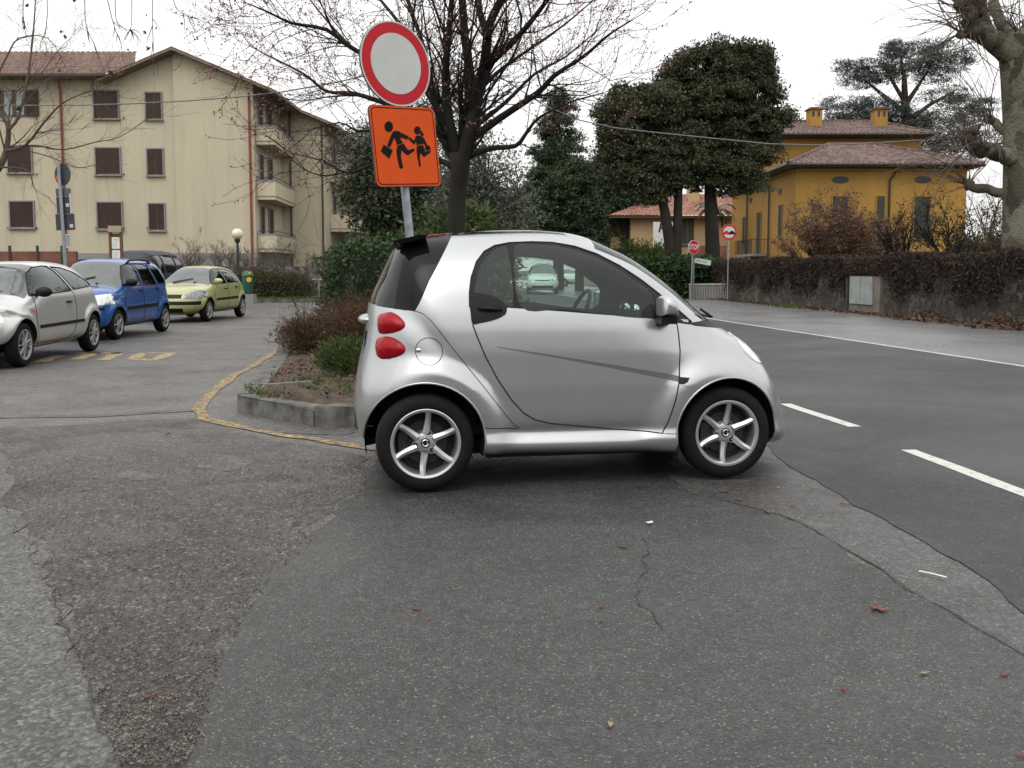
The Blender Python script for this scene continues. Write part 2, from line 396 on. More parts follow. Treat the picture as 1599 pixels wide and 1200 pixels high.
# ------------------------------------------------------------------ buildings
def stucco(name, c, stain=.14):
    t = NT(name); n = t.noise(.35, 6, .6, .5, sc3=(1, 1, .45)); n2 = t.noise(14, 6, .65)
    k = t.mix(t.mr(n, .35, .7, 0, 1), tuple(x*(1-stain) for x in c), tuple(min(1, x*1.05) for x in c))
    st = t.noise(1.5, 5, .6, 0, sc3=(1.6, 1.6, .10))
    k = t.mix(t.mr(st, .5, .78, 0, .38), k, tuple(x*.6 for x in c))
    t.col(t.mix(1.0, k, t.rmp(n2, [(.3, .92), (.7, 1.05)]), 'MULTIPLY')); t.set(Roughness=.9); t.bump(t.noise(40, 6), .25, .01); return t.m
M['cream'] = stucco('cream render', (.52,.455,.33), .09)
M['plinth'] = stucco('grey render', (.27,.26,.25))
M['ochre'] = stucco('ochre render', (.385,.215,.048), .17)
M['peach'] = stucco('peach render', (.50,.34,.19), .10)
M['trim_grey'] = plain('grey stone surround', (.22,.21,.215), .8)
def shuttermat(name, c):
    t = NT(name); s = t.n('ShaderNodeSeparateXYZ'); t.l(t.co, s.inputs[0])
    w = t.math('FRACT', t.math('MULTIPLY', s.outputs[2], 18.0))
    n = t.noise(2.5, 4); cc = t.rmp(n, [(.3, tuple(x*.8 for x in c)), (.7, tuple(x*1.2 for x in c))])
    t.col(cc); t.bump(w, .8, .02); t.set(Roughness=.6); return t.m
M['shutter'] = shuttermat('brown slatted shutter', (.062,.034,.027))
M['shutter_green'] = shuttermat('green slatted shutter', (.062,.064,.055))
M['shutter_blue'] = shuttermat('blue grey slatted shutter', (.05,.065,.075))
M['eave'] = plain('eave boards', (.19,.14,.10), .8)
M['brown_wood'] = plain('brown wood', (.09,.055,.035), .7)
M['glass_dark'] = plain('window glass', (.03,.035,.035), .08, spec=.8)
M['glass_pale'] = plain('pale window glass', (.22,.28,.27), .15, spec=.8)
M['pipe_red'] = plain('dark red pipe', (.22,.045,.035), .5)
M['pipe_brown'] = plain('dark brown pipe', (.06,.04,.03), .5)
M['metal_dark'] = plain('dark metal', (.035,.035,.037), .5, .4)
M['galv'] = plain('galvanised steel', (.30,.32,.34), .45, .75, var=.2, scale=20)
M['white'] = plain('white paint', (.72,.72,.70), .5)
def tilemat(name, a, b, c):
    t = NT(name); v = t.vor(3.2, 'Color'); s = t.n('ShaderNodeSeparateColor'); t.l(v, s.inputs[0]); n = t.noise(.6, 6, .65)
    k = t.rmp(s.outputs[0], [(.1, a), (.5, b), (.9, c)])
    t.col(t.mix(t.mr(n, .45, .75, 0, .65), k, (.09,.075,.06))); t.set(Roughness=.85); t.bump(t.noise(25, 5), .4, .02); return t.m
M['tile'] = tilemat('terracotta tiles', (.10,.054,.038), (.14,.078,.054), (.18,.108,.08))
M['tile_dark'] = tilemat('weathered tiles', (.075,.042,.035), (.11,.064,.054), (.16,.102,.088))
M['tile_red'] = tilemat('red tiles', (.21,.085,.062), (.27,.12,.088), (.33,.17,.125))
def tiles(mb, P0, e, L, up, vmax, pitch=.24, amp=.035, rows=None, course=.38):
    """corrugated tiled slope: P0 eave corner, e eave direction, up slope direction, vmax(x) slope length there"""
    P0 = Vector(P0); e = Vector(e).normalized(); up = Vector(up).normalized(); nn = e.cross(up).normalized()
    if nn.z < 0: nn = -nn
    nx = max(2, int(L/(pitch/6))); o = len(mb.v)
    V = max(vmax(L*i/nx) for i in range(nx+1)); K = rows or max(2, int(V/course))
    for i in range(nx+1):
        x = L*i/nx; vm = max(vmax(x), .001)
        for j in range(K+1):
            v = min(V*j/K, vm); lift = amp*abs(math.sin(math.pi*x/pitch)) + .012*(j % 2)
            mb.v.append(tuple(P0+e*x+up*v+nn*lift))
    for i in range(nx):
        for j in range(K): mb.f.append((o+i*(K+1)+j, o+(i+1)*(K+1)+j, o+(i+1)*(K+1)+j+1, o+i*(K+1)+j+1))
def window(parent, cx, cz, w, h, y, mat, frame=.07, leaves=2, axis='y', frame_mat=None, sill=True, pr=.03):
    """shuttered window on a wall facing -y (axis 'y') or -x (axis 'x', cx is then a y coordinate)"""
    T = (lambda u, d, z: (cx+u, y-d, cz+z)) if axis == 'y' else ((lambda u, d, z: (y-d, cx+u, cz+z)) if axis == 'x' else (lambda u, d, z: (y+d, cx+u, cz+z)))
    S = (lambda a, b, c: (a, b, c)) if axis == 'y' else (lambda a, b, c: (b, a, c))
    f = MB()
    if frame:
        for s in (-1, 1):
            f.box(T(s*(w/2+frame/2), pr/2, 0), S(frame, pr+.1, h+2*frame))
        f.box(T(0, pr/2, h/2+frame/2), S(w, pr+.1, frame))
    f.box(T(0, pr/2-.04, 0), S(w, pr+.0, h))
    o = f.build('window', frame_mat or M['trim_grey'], parent)
    for k in range(leaves):
        lw = w/leaves; u = -w/2+lw*(k+.5); q = MB()
        q.box(T(u, pr+.012, 0), S(lw-.035, .03, h-.04))
        for z in (-h*.33, h*.33): q.box(T(-w/2 if k == 0 else w/2, pr+.03, z), S(.14, .03, .05))
        q.build('shutter', mat, o)
    if sill: MB().box(T(0, pr+.03, -h/2-frame-.02), S(w+2*frame+.08, pr+.16, .06)).build('sill', M['trim_grey'], o)
    return o
Y = 50.0
ap = thing('apartment_building', (-17.7, Y, 0), 'cream three-storey apartment block with brown shutters and a red tiled gable roof', 'building')
x275, x398, x508 = A(276,337,Y).x, A(398,300,Y).x, A(508,300,56).x
PK = (-17.7, 12.86); sl = .415
zr = lambda x: PK[1]-sl*abs(x-PK[0])
pw = MB()
fy = lambda y0: (lambda u, v, d: (u, y0+d, v))
pw.prism([(-48,-.02),(x275,-.02),(x275,zr(x275)-.12),(-20.9,11.38),(-48,11.38)], fy(Y+.22), 12)
pw.prism([(x275,-.02),(x398,-.02),(x398,zr(x398)-.12),(PK[0],PK[1]-.12),(x275,zr(x275)-.12)], fy(Y), 6.1)
pw.prism([(-21,-.02),(x508,-.02),(x508,zr(x508)-.12),(PK[0],PK[1]-.12),(-21,zr(-21)-.12)], fy(56), 9)
pw.prism([(-21,-.02),(x508+1.7,-.02),(x508+1.7,zr(x508+1.7)-.12),(-21,zr(x508+1.7)-.12)], fy(62.5), 6)
pw.build('wall', M['cream'], ap)
pl = MB(); pl.box(((-48+x275)/2, Y+.2, 1.06), (x275+48, .1, 2.3)); pl.box(((x275+x398)/2, Y-.02, 1.06), (x398-x275, .08, 2.3)); pl.box((x398+.02, Y+3, .98), (.08, 6.1, 2.1)); pl.build('plinth', M['plinth'], ap)
rf = MB()
c_, s_ = math.cos(math.atan(sl)), math.sin(math.atan(sl))
tiles(rf, (-12.35, Y-.7, zr(-12.35)), (0,1,0), 6.0, (-c_,0,s_), lambda x: (-12.35-PK[0])/c_)
tiles(rf, (x508+1.0, Y+5.3, zr(x508+1.0)), (0,1,0), 10.5, (-c_,0,s_), lambda x: (x508+1.0-PK[0])/c_)
tiles(rf, (-21.6, Y-.7, zr(-21.6)), (0,1,0), 16, (c_,0,s_), lambda x: (PK[0]+21.6)/c_)
tiles(rf, (-48.5, Y-.75, 11.45), (1,0,0), 28.2, (0,c_,s_), lambda x: 6.0/c_ if x < 26.8 else max(.1, 6.0*(28.9-x)/2.1), pitch=.30, amp=.05)
roof = rf.build('roof', M['tile'], ap)
ev = MB()
def slab(mb, a, b, y0, y1, th=.14):    # thin sloped board under the tiles, in x-z
    (xa, za), (xb, zb) = a, b
    mb.add([(xa,y0,za-th),(xb,y0,zb-th),(xb,y0,zb-.01),(xa,y0,za-.01),(xa,y1,za-th),(xb,y1,zb-th),(xb,y1,zb-.01),(xa,y1,za-.01)],
           [(0,1,2,3),(7,6,5,4),(0,4,5,1),(1,5,6,2),(2,6,7,3),(3,7,4,0)])
slab(ev, PK, (-12.3, zr(-12.3)), Y-.68, Y+5.3); slab(ev, PK, (x508+1.05, zr(x508+1.05)), Y+5.31, Y+15.8); slab(ev, PK, (-21.6, zr(-21.6)), Y-.68, Y+15)
ev.box((-34.8, Y-.22, 11.41), (27.4, 1.0, .12)); ev.build('eaves', M['eave'], roof)
gt = MB(); gt.box((-34.8, Y-.78, 11.42), (27.4, .12, .12)); gt.build('gutter', M['pipe_brown'], roof)
for cx, rows, w in ((171.5, ((142.5,184.5),(232,272),(317,357)), 1.27), (245, ((145.5,185.5),(233.5,273),(319,359)), .80), (34.5, (None,(229,269),(315.5,355)), 1.24), (-118, ((141,183),(230,270),(315,355)), 1.24)):
    for i, r in enumerate(rows):
        if r is None: continue
        z1, z0 = A(cx, r[0], Y+.2).z, A(cx, r[1], Y+.2).z
        window(ap, A(cx, 337, Y+.2).x, (z0+z1)/2, w, z1-z0, Y+.22, M['shutter'])
z1, z0 = A(34, 140, Y).z, A(34, 181, Y).z     # the top left window stands open
wo = MB(); xw = A(30, 337, Y+.2).x
wo.box((xw, Y+.2, (z0+z1)/2), (1.3, .08, z1-z0)); wo = wo.build('window', M['trim_grey'], ap)
for s in (-1, 1):
    MB().box((xw+s*.98, Y+.14, (z0+z1)/2), (.62, .05, z1-z0)).build('shutter', M['shutter'], wo)
    MB().box((xw+s*.29, Y+.15, (z0+z1)/2), (.44, .03, z1-z0-.16)).build('pane', M['glass_pale'], wo)
    mb = MB(); mb.box((xw+s*.6, Y+.14, (z0+z1)/2), (.12, .04, z1-z0)); mb.box((xw+s*.05, Y+.135, (z0+z1)/2), (.08, .04, z1-z0)); mb.build('sash', M['brown_wood'], wo)
for pxx, ztop in ((99, 10.9), (393, 10.2)):
    x = A(pxx, 337, Y).x; y = Y-.08 if pxx > 200 else Y+.14
    MB().tube([(x, y, .2), (x, y, ztop), (x+.1, y-.3, ztop+.35)], .062, 8).build('downpipe', M['pipe_red'], ap)
for xx, yy in ((A(455,300,56).x, 55.9), (x508-.15, 55.9)):
    MB().tube([(xx, yy, .2), (xx, yy, zr(xx)-.3)], .055, 8).build('downpipe', M['pipe_brown'], ap)
# balconies on the recessed flank
bp = [(x398+.02, Y+.35), (A(430,300,Y+.35).x, Y+.35), (A(457,300,55.6).x, 54.9), (A(457,300,55.6).x, 55.95), (x398+.02, 55.95)]
for t, b in ((198,226),(283,312),(367,394)):
    zt, zb = A(415, t, Y+.35).z, A(415, b, Y+.35).z
    mb = MB(); mb.prism(bp, lambda u, v, d: (u, v, zb+d), .18)
    for a, c in zip(bp[:3], bp[1:4]):
        mb.bar((a[0], a[1], (zb+zt)/2+.09), (c[0], c[1], (zb+zt)/2+.09), .10, zt-zb-.2)
    o = mb.build('balcony', M['cream'], ap)
    rl_ = MB()
    for a, c in zip(bp[:3], bp[1:4]): rl_.bar((a[0], a[1], zt+.02), (c[0], c[1], zt+.02), .16, .07)
    rl_.build('coping', M['plinth'], o)
    hr = MB()
    for a, c in zip(bp[:3], bp[1:4]): hr.tube([(a[0], a[1], zt+.2), (c[0], c[1], zt+.2)], .018, 6)
    for a in bp[:4]: hr.tube([(a[0], a[1], zt), (a[0], a[1], zt+.2)], .014, 6)
    hr.build('rail', M['metal_dark'], o)
    for y_, w_ in ((51.25, .75), (53.1, .9)):
        window(ap, y_, zb+.2+1.15, w_, 2.2, x398, M['shutter'], frame=.06, leaves=1, axis='-x', sill=False)
bp2 = [(x508+.02, 57.3), (x508+1.35, 57.3), (x508+1.75, 59), (x508+1.75, 62.2), (x508+.02, 62.2)]
zt, zb = A(525, 335, 57.3).z, A(525, 362, 57.3).z
for dz in (0, 3.05):
    mb = MB(); mb.prism(bp2, lambda u, v, d: (u, v, zb+dz+d), .18)
    for a, c in zip(bp2[:3], bp2[1:4]): mb.bar((a[0], a[1], (zb+zt)/2+.09+dz), (c[0], c[1], (zb+zt)/2+.09+dz), .10, zt-zb-.2)
    o = mb.build('balcony', M['cream'], ap)
    hr = MB()
    for a, c in zip(bp2[:3], bp2[1:4]): hr.tube([(a[0], a[1], zt+dz+.2), (c[0], c[1], zt+dz+.2)], .02, 6)
    hr.build('rail', M['metal_dark'], o)
    window(ap, 58.6, zb+dz+1.3, .9, 2.2, x508, M['shutter'], frame=.06, leaves=1, axis='-x', sill=False)
for cx in (150,193,230,12,57):      # small wall anchors below the windows
    for yy in (185,272,356): MB().ball(A(cx, yy, Y+.17), .045, 6, 4).build('anchor', M['metal_dark'], ap)
an = MB(); p = A(240, 95, 56); an.tube([(p.x, 56, 12.6), (p.x, 56, 16.2)], .02, 6); an.build('antenna', M['galv'], roof)

# ------------------------------------------------------------------ ochre villa
xl, xr = A(1242, 330, 55).x, A(1508, 330, 55).x; ze = 7.35
vi = thing('villa', (xl, 55, 0), 'ochre yellow villa with hipped tiled roofs and two square chimneys', 'house')
w = MB(); w.box(((xl+xr)/2, 61.5, ze/2), (xr-xl, 13, ze)); xu0, xu1 = xl+.004, A(1440, 200, 61).x
w.box(((xu0+xu1)/2, 66, 5), (xu1-xu0, 9.8, 9.95)); w.build('wall', M['ochre'], vi)
r = MB(); zE, zT = 7.42, 9.15; xe0, xe1 = xl-.7, xr+.65; yE, yT = 54.3, 59.2; xa, xb = A(1294, 229, yT).x, A(1364, 229, yT).x
run = math.hypot(yT-yE, zT-zE)
def hipmax(x):
    X = xe0+x
    if X < xa: return run*(X-xe0)/(xa-xe0)
    if X > xb: return run*(xe1-X)/(xe1-xb)
    return run
tiles(r, (xe0, yE, zE), (1,0,0), xe1-xe0, (0,yT-yE,zT-zE), hipmax, pitch=.30, amp=.075)
rl2 = math.hypot(xa-xe0, zT-zE)
tiles(r, (xe0, yE, zE), (0,1,0), 14.5, (xa-xe0,0,zT-zE), lambda v: rl2*min(1, v/(yT-yE)), pitch=.30, amp=.075)
rl3 = math.hypot(xe1-xb, zT-zE)
tiles(r, (xe1, yE, zE), (0,1,0), 12, (xb-xe1,0,zT-zE), lambda v: rl3*min(1, v/(yT-yE)), pitch=.30, amp=.075)
zu, zt2 = 10.0, 11.35; xu0e, xu1e = xu0-.9, xu1+.55; run2 = math.hypot(4, zt2-zu)
tiles(r, (xu0e, 60.3, zu), (1,0,0), xu1e-xu0e, (0,4,zt2-zu), lambda x: run2*min(1, x/2.2, (xu1e-xu0e-x)/2.2), pitch=.30, amp=.075)
tiles(r, (xu1e, 60.3, zu), (0,1,0), 8, (-2.2,0,zt2-zu), lambda v: math.hypot(2.2, zt2-zu)*min(1, v/4, (8-v)/4), pitch=.30, amp=.075)
tiles(r, (xu0e, 68.3, zu), (1,0,0), xu1e-xu0e, (0,-4,zt2-zu), lambda x: run2*min(1, x/2.2, (xu1e-xu0e-x)/2.2), pitch=.30, amp=.075)
vr = r.build('roof', M['tile_dark'], vi)
hp = MB()
for a, b in (((xe0,yE,zE),(xa,yT,zT)),((xb,yT,zT),(xe1,yE,zE)),((xa,yT,zT),(xb,yT,zT)),((xu0e,60.3,zu),(xu0e+2.2,64.3,zt2)),((xu1e,60.3,zu),(xu1e-2.2,64.3,zt2)),((xu0e+2.2,64.3,zt2),(xu1e-2.2,64.3,zt2))):
    a = Vector(a); b = Vector(b); n_ = max(2, int((b-a).length/.4)); hp.tube([a.lerp(b, i/n_)+Vector((0,0,.05)) for i in range(n_+1)], [.10+.025*(i % 2) for i in range(n_+1)], 7)
hp.build('ridge_tiles', M['tile_dark'], vr)
e = MB()
e.box(((xe0+xe1)/2, yE+.42, zE-.10), (xe1-xe0, .84, .12)); e.box((xe0+.4, yE+8, zE-.10), (.8, 14.3, .118)); e.box((xe1-.4, yE+6.6, zE-.10), (.8, 11.5, .118))
e.box(((xu0e+xu1e)/2, 60.75, zu-.10), (xu1e-xu0e, .9, .12)); e.box((xu1e-.3, 65, zu-.10), (.6, 7.5, .118)); e.build('eaves', M['brown_wood'], vr)
cm = MB(); cm.box(((xl+xr)/2, 54.95, 7.14), (xr-xl+.1, .14, .16)); cm.box((xl-.05, 61, 7.14), (.14, 12, .16)); cm.build('cornice', M['ochre'], vi)
gt = MB(); gt.tube([(xe0, yE-.06, zE-.05), (xe1, yE-.06, zE-.05)], .075, 8); gt.tube([(xe0-.06, yE, zE-.05), (xe0-.06, 69, zE-.05)], .075, 8); gt.tube([(xu0e, 60.24, zu-.05), (xu1e, 60.24, zu-.05)], .075, 8); gt.build('gutter', M['metal_dark'], vr)
for px in (1271, 1372.5):
    x = A(px, 190, 63).x; zt = A(px, 176, 63).z
    ch = MB().box((x, 63, zt-1.0), (.82, .82, 2.3)).build('chimney', M['ochre'], vr)
    mb = MB(); mb.box((x, 63, zt+.17), (1.02, 1.02, .08)); mb.box((x, 63, zt+.25), (.72, .72, .10)); mb.build('cap', M['tile_dark'], ch)
    for s in (-.18, .18): MB().box((x+s, 62.585, zt-.15), (.14, .03, .34)).build('vent', M['metal_dark'], ch)
for px in (1312, 1441):
    p = A(px, 281, 55); n = 20
    mb = MB(); mb.prism([(p.x+.5*math.cos(2*math.pi*k/n), p.z+.2*math.sin(2*math.pi*k/n)) for k in range(n)], fy(54.965), .06); o = mb.build('oval_vent', M['metal_dark'], vi)
for px, t, b, wd, lv in ((1311.5,307,372,.92,2), (1374.5,307,372,.46,1), (1439,308,372,.92,2)):
    z1, z0 = A(px, t, 55).z, A(px, b, 55).z; window(vi, A(px, 330, 55).x, (z0+z1)/2, wd, z1-z0, 55, M['shutter_green'], frame=.05, leaves=lv, frame_mat=M['ochre'])
window(vi, 57.9, 4.35, .75, 1.9, xl, M['shutter_blue'], frame=.05, leaves=2, axis='x', frame_mat=M['ochre'])
window(vi, 62.9, 3.75, 1.0, 2.8, xl, M['shutter_blue'], frame=.05, leaves=2, axis='x', frame_mat=M['ochre'], sill=False)
window(vi, 66.9, 4.1, .8, 1.9, xl, M['shutter_blue'], frame=.05, leaves=2, axis='x', frame_mat=M['ochre'])
for yy in (58.2, 65.3):
    mb = MB(); mb.prism([(yy+.36*math.cos(2*math.pi*k/16), 6.15+.2*math.sin(2*math.pi*k/16)) for k in range(16)], lambda u, v, d: (xl-.03+d, u, v), .06); mb.build('oval_vent', M['metal_dark'], vi)
xd = A(1389, 300, 54.9).x
MB().tube([(xd+.3, 54.5, 7.25), (xd+.3, 54.6, 7.05), (xd, 54.88, 6.55), (xd, 54.88, .1)], .06, 8).build('downpipe', M['metal_dark'], vi)
for yy in (60.3, 65.9): MB().tube([(xl-.5, yy, 7.2), (xl-.12, yy, 6.6), (xl-.12, yy, .1)], .06, 8).build('downpipe', M['pipe_brown'], vi)
b = MB().box((xl-.55, 62.9, 2.28), (1.1, 4.6, .16)).build('balcony', M['plinth'], vi)
mb = MB()
for k in range(25): mb.tube([(xl-1.05, 60.75+k*.18, 2.35), (xl-1.05, 60.75+k*.18, 3.3)], .014, 5)
for k in range(5):
    for yy in (60.72, 65.1): mb.tube([(xl-1.05+k*.2, yy, 2.35), (xl-1.05+k*.2, yy, 3.3)], .014, 5)
mb.tube([(xl-.1, 60.72, 3.3), (xl-1.05, 60.72, 3.3), (xl-1.05, 65.1, 3.3), (xl-.1, 65.1, 3.3)], .022, 6); mb.build('railing', M['metal_dark'], b)
ant = MB(); xx = A(1365, 180, 65).x; ant.tube([(xx, 65, 11), (xx, 65, 13.6)], .025, 6)
for k in range(4): ant.tube([(xx-.4+.27*k, 65, 13.3), (xx-.4+.27*k, 65, 13.6+.2*(k % 2))], .015, 5)
ant.tube([(xx-.5, 65, 13.35), (xx+.55, 65, 13.35)], .02, 5); ant.build('antenna', M['galv'], vr)

# ------------------------------------------------------------------ small peach house beyond
D = 74.0
X = lambda px, d=D: A(px, 350, d).x
Z = lambda py, d=D: A(1000, py, d).z
ph = thing('small_house', (X(1040), D, 0), 'low peach house with a red tiled roof behind the tall dark trees', 'house')
w = MB(); w.box(((X(985)+X(1150))/2, D+4, Z(337)/2), (X(1150)-X(985), 8, Z(337))); w.box((X(968), D+4.6, Z(342)/2), (X(985)-X(955)-.3, 6.8, Z(342))); w.build('wall', M['peach'], ph)
r = MB(); e0, e1 = X(950), X(1160); zz = Z(338); run = math.hypot(4.5, 2.0)
tiles(r, (e0, D-.8, zz), (1,0,0), e1-e0, (0,4.5,2.0), lambda x: run*min(1, x/5.0), pitch=.3, amp=.06)
tiles(r, (e0, D-.8, zz), (0,1,0), 9, (5.0,0,2.0), lambda v: math.hypot(5,2)*min(1, v/4.5, (9-v)/4.5), pitch=.3, amp=.06)
hr_ = r.build('roof', M['tile_red'], ph)
MB().box(((e0+e1)/2, D+.2, zz-.1), (e1-e0-.1, 1.9, .12)).build('eaves', M['brown_wood'], hr_)
ch = MB().box((X(1091), D+2.5, Z(300)), (.9, .9, 2.0)).build('chimney', M['peach'], hr_); MB().box((X(1091), D+2.5, Z(300)+1.06), (1.2, 1.2, .12)).build('cap', M['tile_red'], ch)
window(ph, X(1074), (Z(338)+Z(379))/2-.15, 1.0, Z(340)-Z(379), D, M['shutter_green'], frame=.06, leaves=2, frame_mat=M['peach'])
MB().box((X(979), D+1.12, Z(365)), (.7, .1, 2.1)).build('door', M['brown_wood'], ph)
MB().tube([(X(1103), D-.1, .3), (X(1103), D-.1, zz)], .06, 6).build('downpipe', M['pipe_brown'], ph)
mb = MB(); mb.box(((X(1075)+X(1128))/2, D-1.5, Z(389)/2+.2), (X(1128)-X(1075), .2, Z(381)-.4)); mb.build('terrace_wall', M['tile_red'], ph)
bb = thing('billboard', (X(1036, 70), 70, 0), 'plain white board with a black letter A in front of the peach house', 'board')
x0, x1, z0, z1 = X(1020,70), X(1053,70), A(1036,384,70).z, A(1036,347,70).z
MB().box(((x0+x1)/2, 70, (z0+z1)/2), (x1-x0, .12, z1-z0)).build('panel', M['white'], bb)
mb = MB()
for s in (x0+.2, x1-.2): mb.box((s, 70.12, z0/2+.3), (.12, .12, z0+.6))
mb.build('post', M['metal_dark'], bb)
def lettering(txt, size, mat, name='lettering', parent=None, bold=0, extr=.004, spacing=1.0):
    cu = bpy.data.curves.new('tmp', 'FONT'); cu.body = txt; cu.size = size; cu.align_x = 'CENTER'; cu.align_y = 'CENTER'; cu.extrude = extr; cu.offset = bold; cu.space_character = spacing
    t = bpy.data.objects.new('tmp', cu); C.objects.link(t); bpy.context.view_layer.update()
    me = bpy.data.meshes.new_from_object(t.evaluated_get(bpy.context.evaluated_depsgraph_get())); bpy.data.objects.remove(t); bpy.data.curves.remove(cu)
    me.materials.clear(); me.materials.append(mat); me.name = name
    o = bpy.data.objects.new(name, me); C.objects.link(o)
    if parent is not None: o.parent = parent
    return o
M['black'] = plain('black paint', (.012,.012,.013), .5)
la = lettering('A', 1.0, M['black'], parent=bb, bold=.02); la.location = (-.1, -.075, A(1036,355,70).z); la.rotation_euler = (R(90), R(-12), 0)
# ------------------------------------------------------------------ vegetation helpers
def leaf_quads(P, L, W, g, droop=0.0, up=0.0, axis=None):
    """kite-shaped leaves at P (n,3); L, W half length and half width arrays"""
    n = len(P); d = g.normal(size=(n, 3)) if axis is None else axis + g.normal(size=(n, 3))*.35
    d[:, 2] += up - droop; d /= np.linalg.norm(d, axis=1)[:, None]+1e-9
    e = np.cross(d, g.normal(size=(n, 3))); e /= np.linalg.norm(e, axis=1)[:, None]+1e-9
    L = np.broadcast_to(L, n)[:, None]; W = np.broadcast_to(W, n)[:, None]
    nn = np.cross(d, e)
    v = np.stack([P-d*L, P+e*W+nn*W*.25, P+d*L, P-e*W+nn*W*.25], 1).reshape(-1, 3)
    return v, np.arange(4*n).reshape(n, 4)
def clumps(blobs, nc, k, cr, g, shell=(.55, 1.0), flat=1.0):
    vol = np.array([b[3]*b[4]*b[5] for b in blobs])**.55; idx = g.choice(len(blobs), nc, p=vol/vol.sum())
    B = np.array(blobs)[idx]; u = g.normal(size=(nc, 3)); u /= np.linalg.norm(u, axis=1)[:, None]
    rr = g.uniform(shell[0]**3, shell[1]**3, nc)**(1/3.); rr *= np.where(g.uniform(size=nc) < .10, g.uniform(1.02, 1.22, nc), 1); c = B[:, :3]+u*rr[:, None]*B[:, 3:6]
    q = g.normal(size=(nc, k, 3))*.5*cr*g.uniform(.6, 1.3, (nc, 1, 1)); q[:, :, 2] *= flat
    return (c[:, None, :]+q).reshape(-1, 3)
def crown(parent, name, blobs, nc, k, cr, L, W, mat, seed, shell=(.55, 1.0), flat=1.0, droop=0.0, up=0.0, kind=None, ball=False):
    g = np.random.default_rng(seed)
    if ball:       # leaf bunches: leaves sit round the outside of each bunch, most of them on top
        c = clumps(blobs, nc, 1, 0.0, g, shell, flat); u = g.normal(size=(nc, k, 3)); u /= np.linalg.norm(u, axis=2)[:, :, None]; u[:, :, 2] = np.abs(u[:, :, 2]+.35)-.35
        q = u*(cr*g.uniform(.55, 1.25, (nc, 1, 1)))*g.uniform(.55, 1.08, (nc, k, 1)); q[:, :, 2] *= flat; P = (c[:, None, :]+q).reshape(-1, 3)
    else: P = clumps(blobs, nc, k, cr, g, shell, flat)
    v, f = leaf_quads(P, L*g.uniform(.6, 1.3, len(P)), W*g.uniform(.6, 1.3, len(P)), g, droop, up)
    return bulk(name, v, f, mat, parent)
def bark(name, a, b, sc=6, moss=None):
    t = NT(name); n = t.noise(sc, 7, .7, 1.0, sc3=(1, 1, .3)); c = t.rmp(n, [(.3, a), (.7, b)])
    if moss: c = t.mix(t.mr(t.noise(1.3, 4), .45, .62, 0, .8), c, moss)
    t.col(c); t.set(Roughness=.9); t.b.inputs['Specular IOR Level'].default_value = .25; t.bump(t.noise(sc*4, 7, .7, 1, sc3=(1, 1, .25)), .8, .02); return t.m
M['bark_dark'] = bark('dark wet bark', (.010,.008,.007), (.032,.026,.022), 10, (.028,.027,.018))
M['bark_brown'] = bark('brown bark', (.035,.027,.02), (.085,.065,.05), 5)
t = NT('flaking plane bark'); vv = t.n('ShaderNodeTexVoronoi'); vv.inputs['Scale'].default_value = 4.2; mp = t.n('ShaderNodeMapping'); mp.inputs['Scale'].default_value = (1, 1, .45)
nz = t.n('ShaderNodeTexNoise'); nz.inputs['Scale'].default_value = 3; t.l(t.co, nz.inputs['Vector']); wv = t.n('ShaderNodeMix'); wv.data_type = 'VECTOR'; wv.inputs['Factor'].default_value = .22; t.l(t.co, wv.inputs[4]); t.l(nz.outputs['Color'], wv.inputs[5]); t.l(wv.outputs[1], mp.inputs[0]); t.l(mp.outputs[0], vv.inputs['Vector'])
sp = t.n('ShaderNodeSeparateColor'); t.l(vv.outputs['Color'], sp.inputs[0]); c = t.rmp(sp.outputs[0], [(.15, (.08,.07,.05)), (.45, (.15,.135,.10)), (.8, (.235,.22,.165))])
c = t.mix(t.mr(t.noise(1.1, 6, .7, 1), .48, .68, 0, .85), c, (.06,.05,.038)); t.col(t.mix(1.0, c, t.rmp(t.noise(22, 6, .7), [(.3, .75), (.7, 1.15)]), 'MULTIPLY')); t.set(Roughness=.9); t.b.inputs['Specular IOR Level'].default_value = .2
t.bump(t.math('ADD', t.noise(2.2, 7, .65), t.noise(18, 6, .7)), .9, .09); M['bark_plane'] = t.m
M['twig_brown'] = bark('thin brown twigs', (.06,.042,.032), (.12,.09,.07), 4)
M['twig_grey'] = bark('thin grey twigs', (.075,.06,.045), (.15,.125,.10), 4)
M['knob'] = bark('dark pollard knob', (.045,.033,.026), (.11,.08,.062), 5)
def grow(mb, p, d, L, r, depth, rg, tips, kids=(3, 5), bend=.25, up=.05, ratio=(.45, .75), nseg=4, sides=5, spread=.9, rmin=.0019):
    p = Vector(p); d = Vector(d).normalized(); pts = [p.copy()]; dirs = [d.copy()]
    for i in range(nseg):
        d = (d + Vector((rg.gauss(0, bend), rg.gauss(0, bend), rg.gauss(0, bend)+up))).normalized(); p = p+d*L/nseg; pts.append(p.copy()); dirs.append(d.copy())
    rr = [max(rmin, r*(1-.72*i/nseg)) for i in range(nseg+1)]
    mb.tube(pts, rr, sides if r > .012 else 3, cap=False)
    tips += pts[1:] if depth == 0 else pts[-1:]
    if depth > 0:
        for k in range(rg.randint(*kids)):
            t = rg.uniform(.2, 1.0)*nseg; i = min(int(t), nseg-1); q = pts[i].lerp(pts[i+1], t-i)
            nd = dirs[i+1]; s = Vector((rg.gauss(0, 1), rg.gauss(0, 1), rg.gauss(0, 1))); s = (s-nd*s.dot(nd)).normalized()
            grow(mb, q, nd+s*spread*rg.uniform(.5, 1.2), L*rg.uniform(*ratio), max(rmin, rr[i]*.55), depth-1, rg, tips, kids, bend, up, ratio, max(3, nseg-1), sides, spread, rmin)
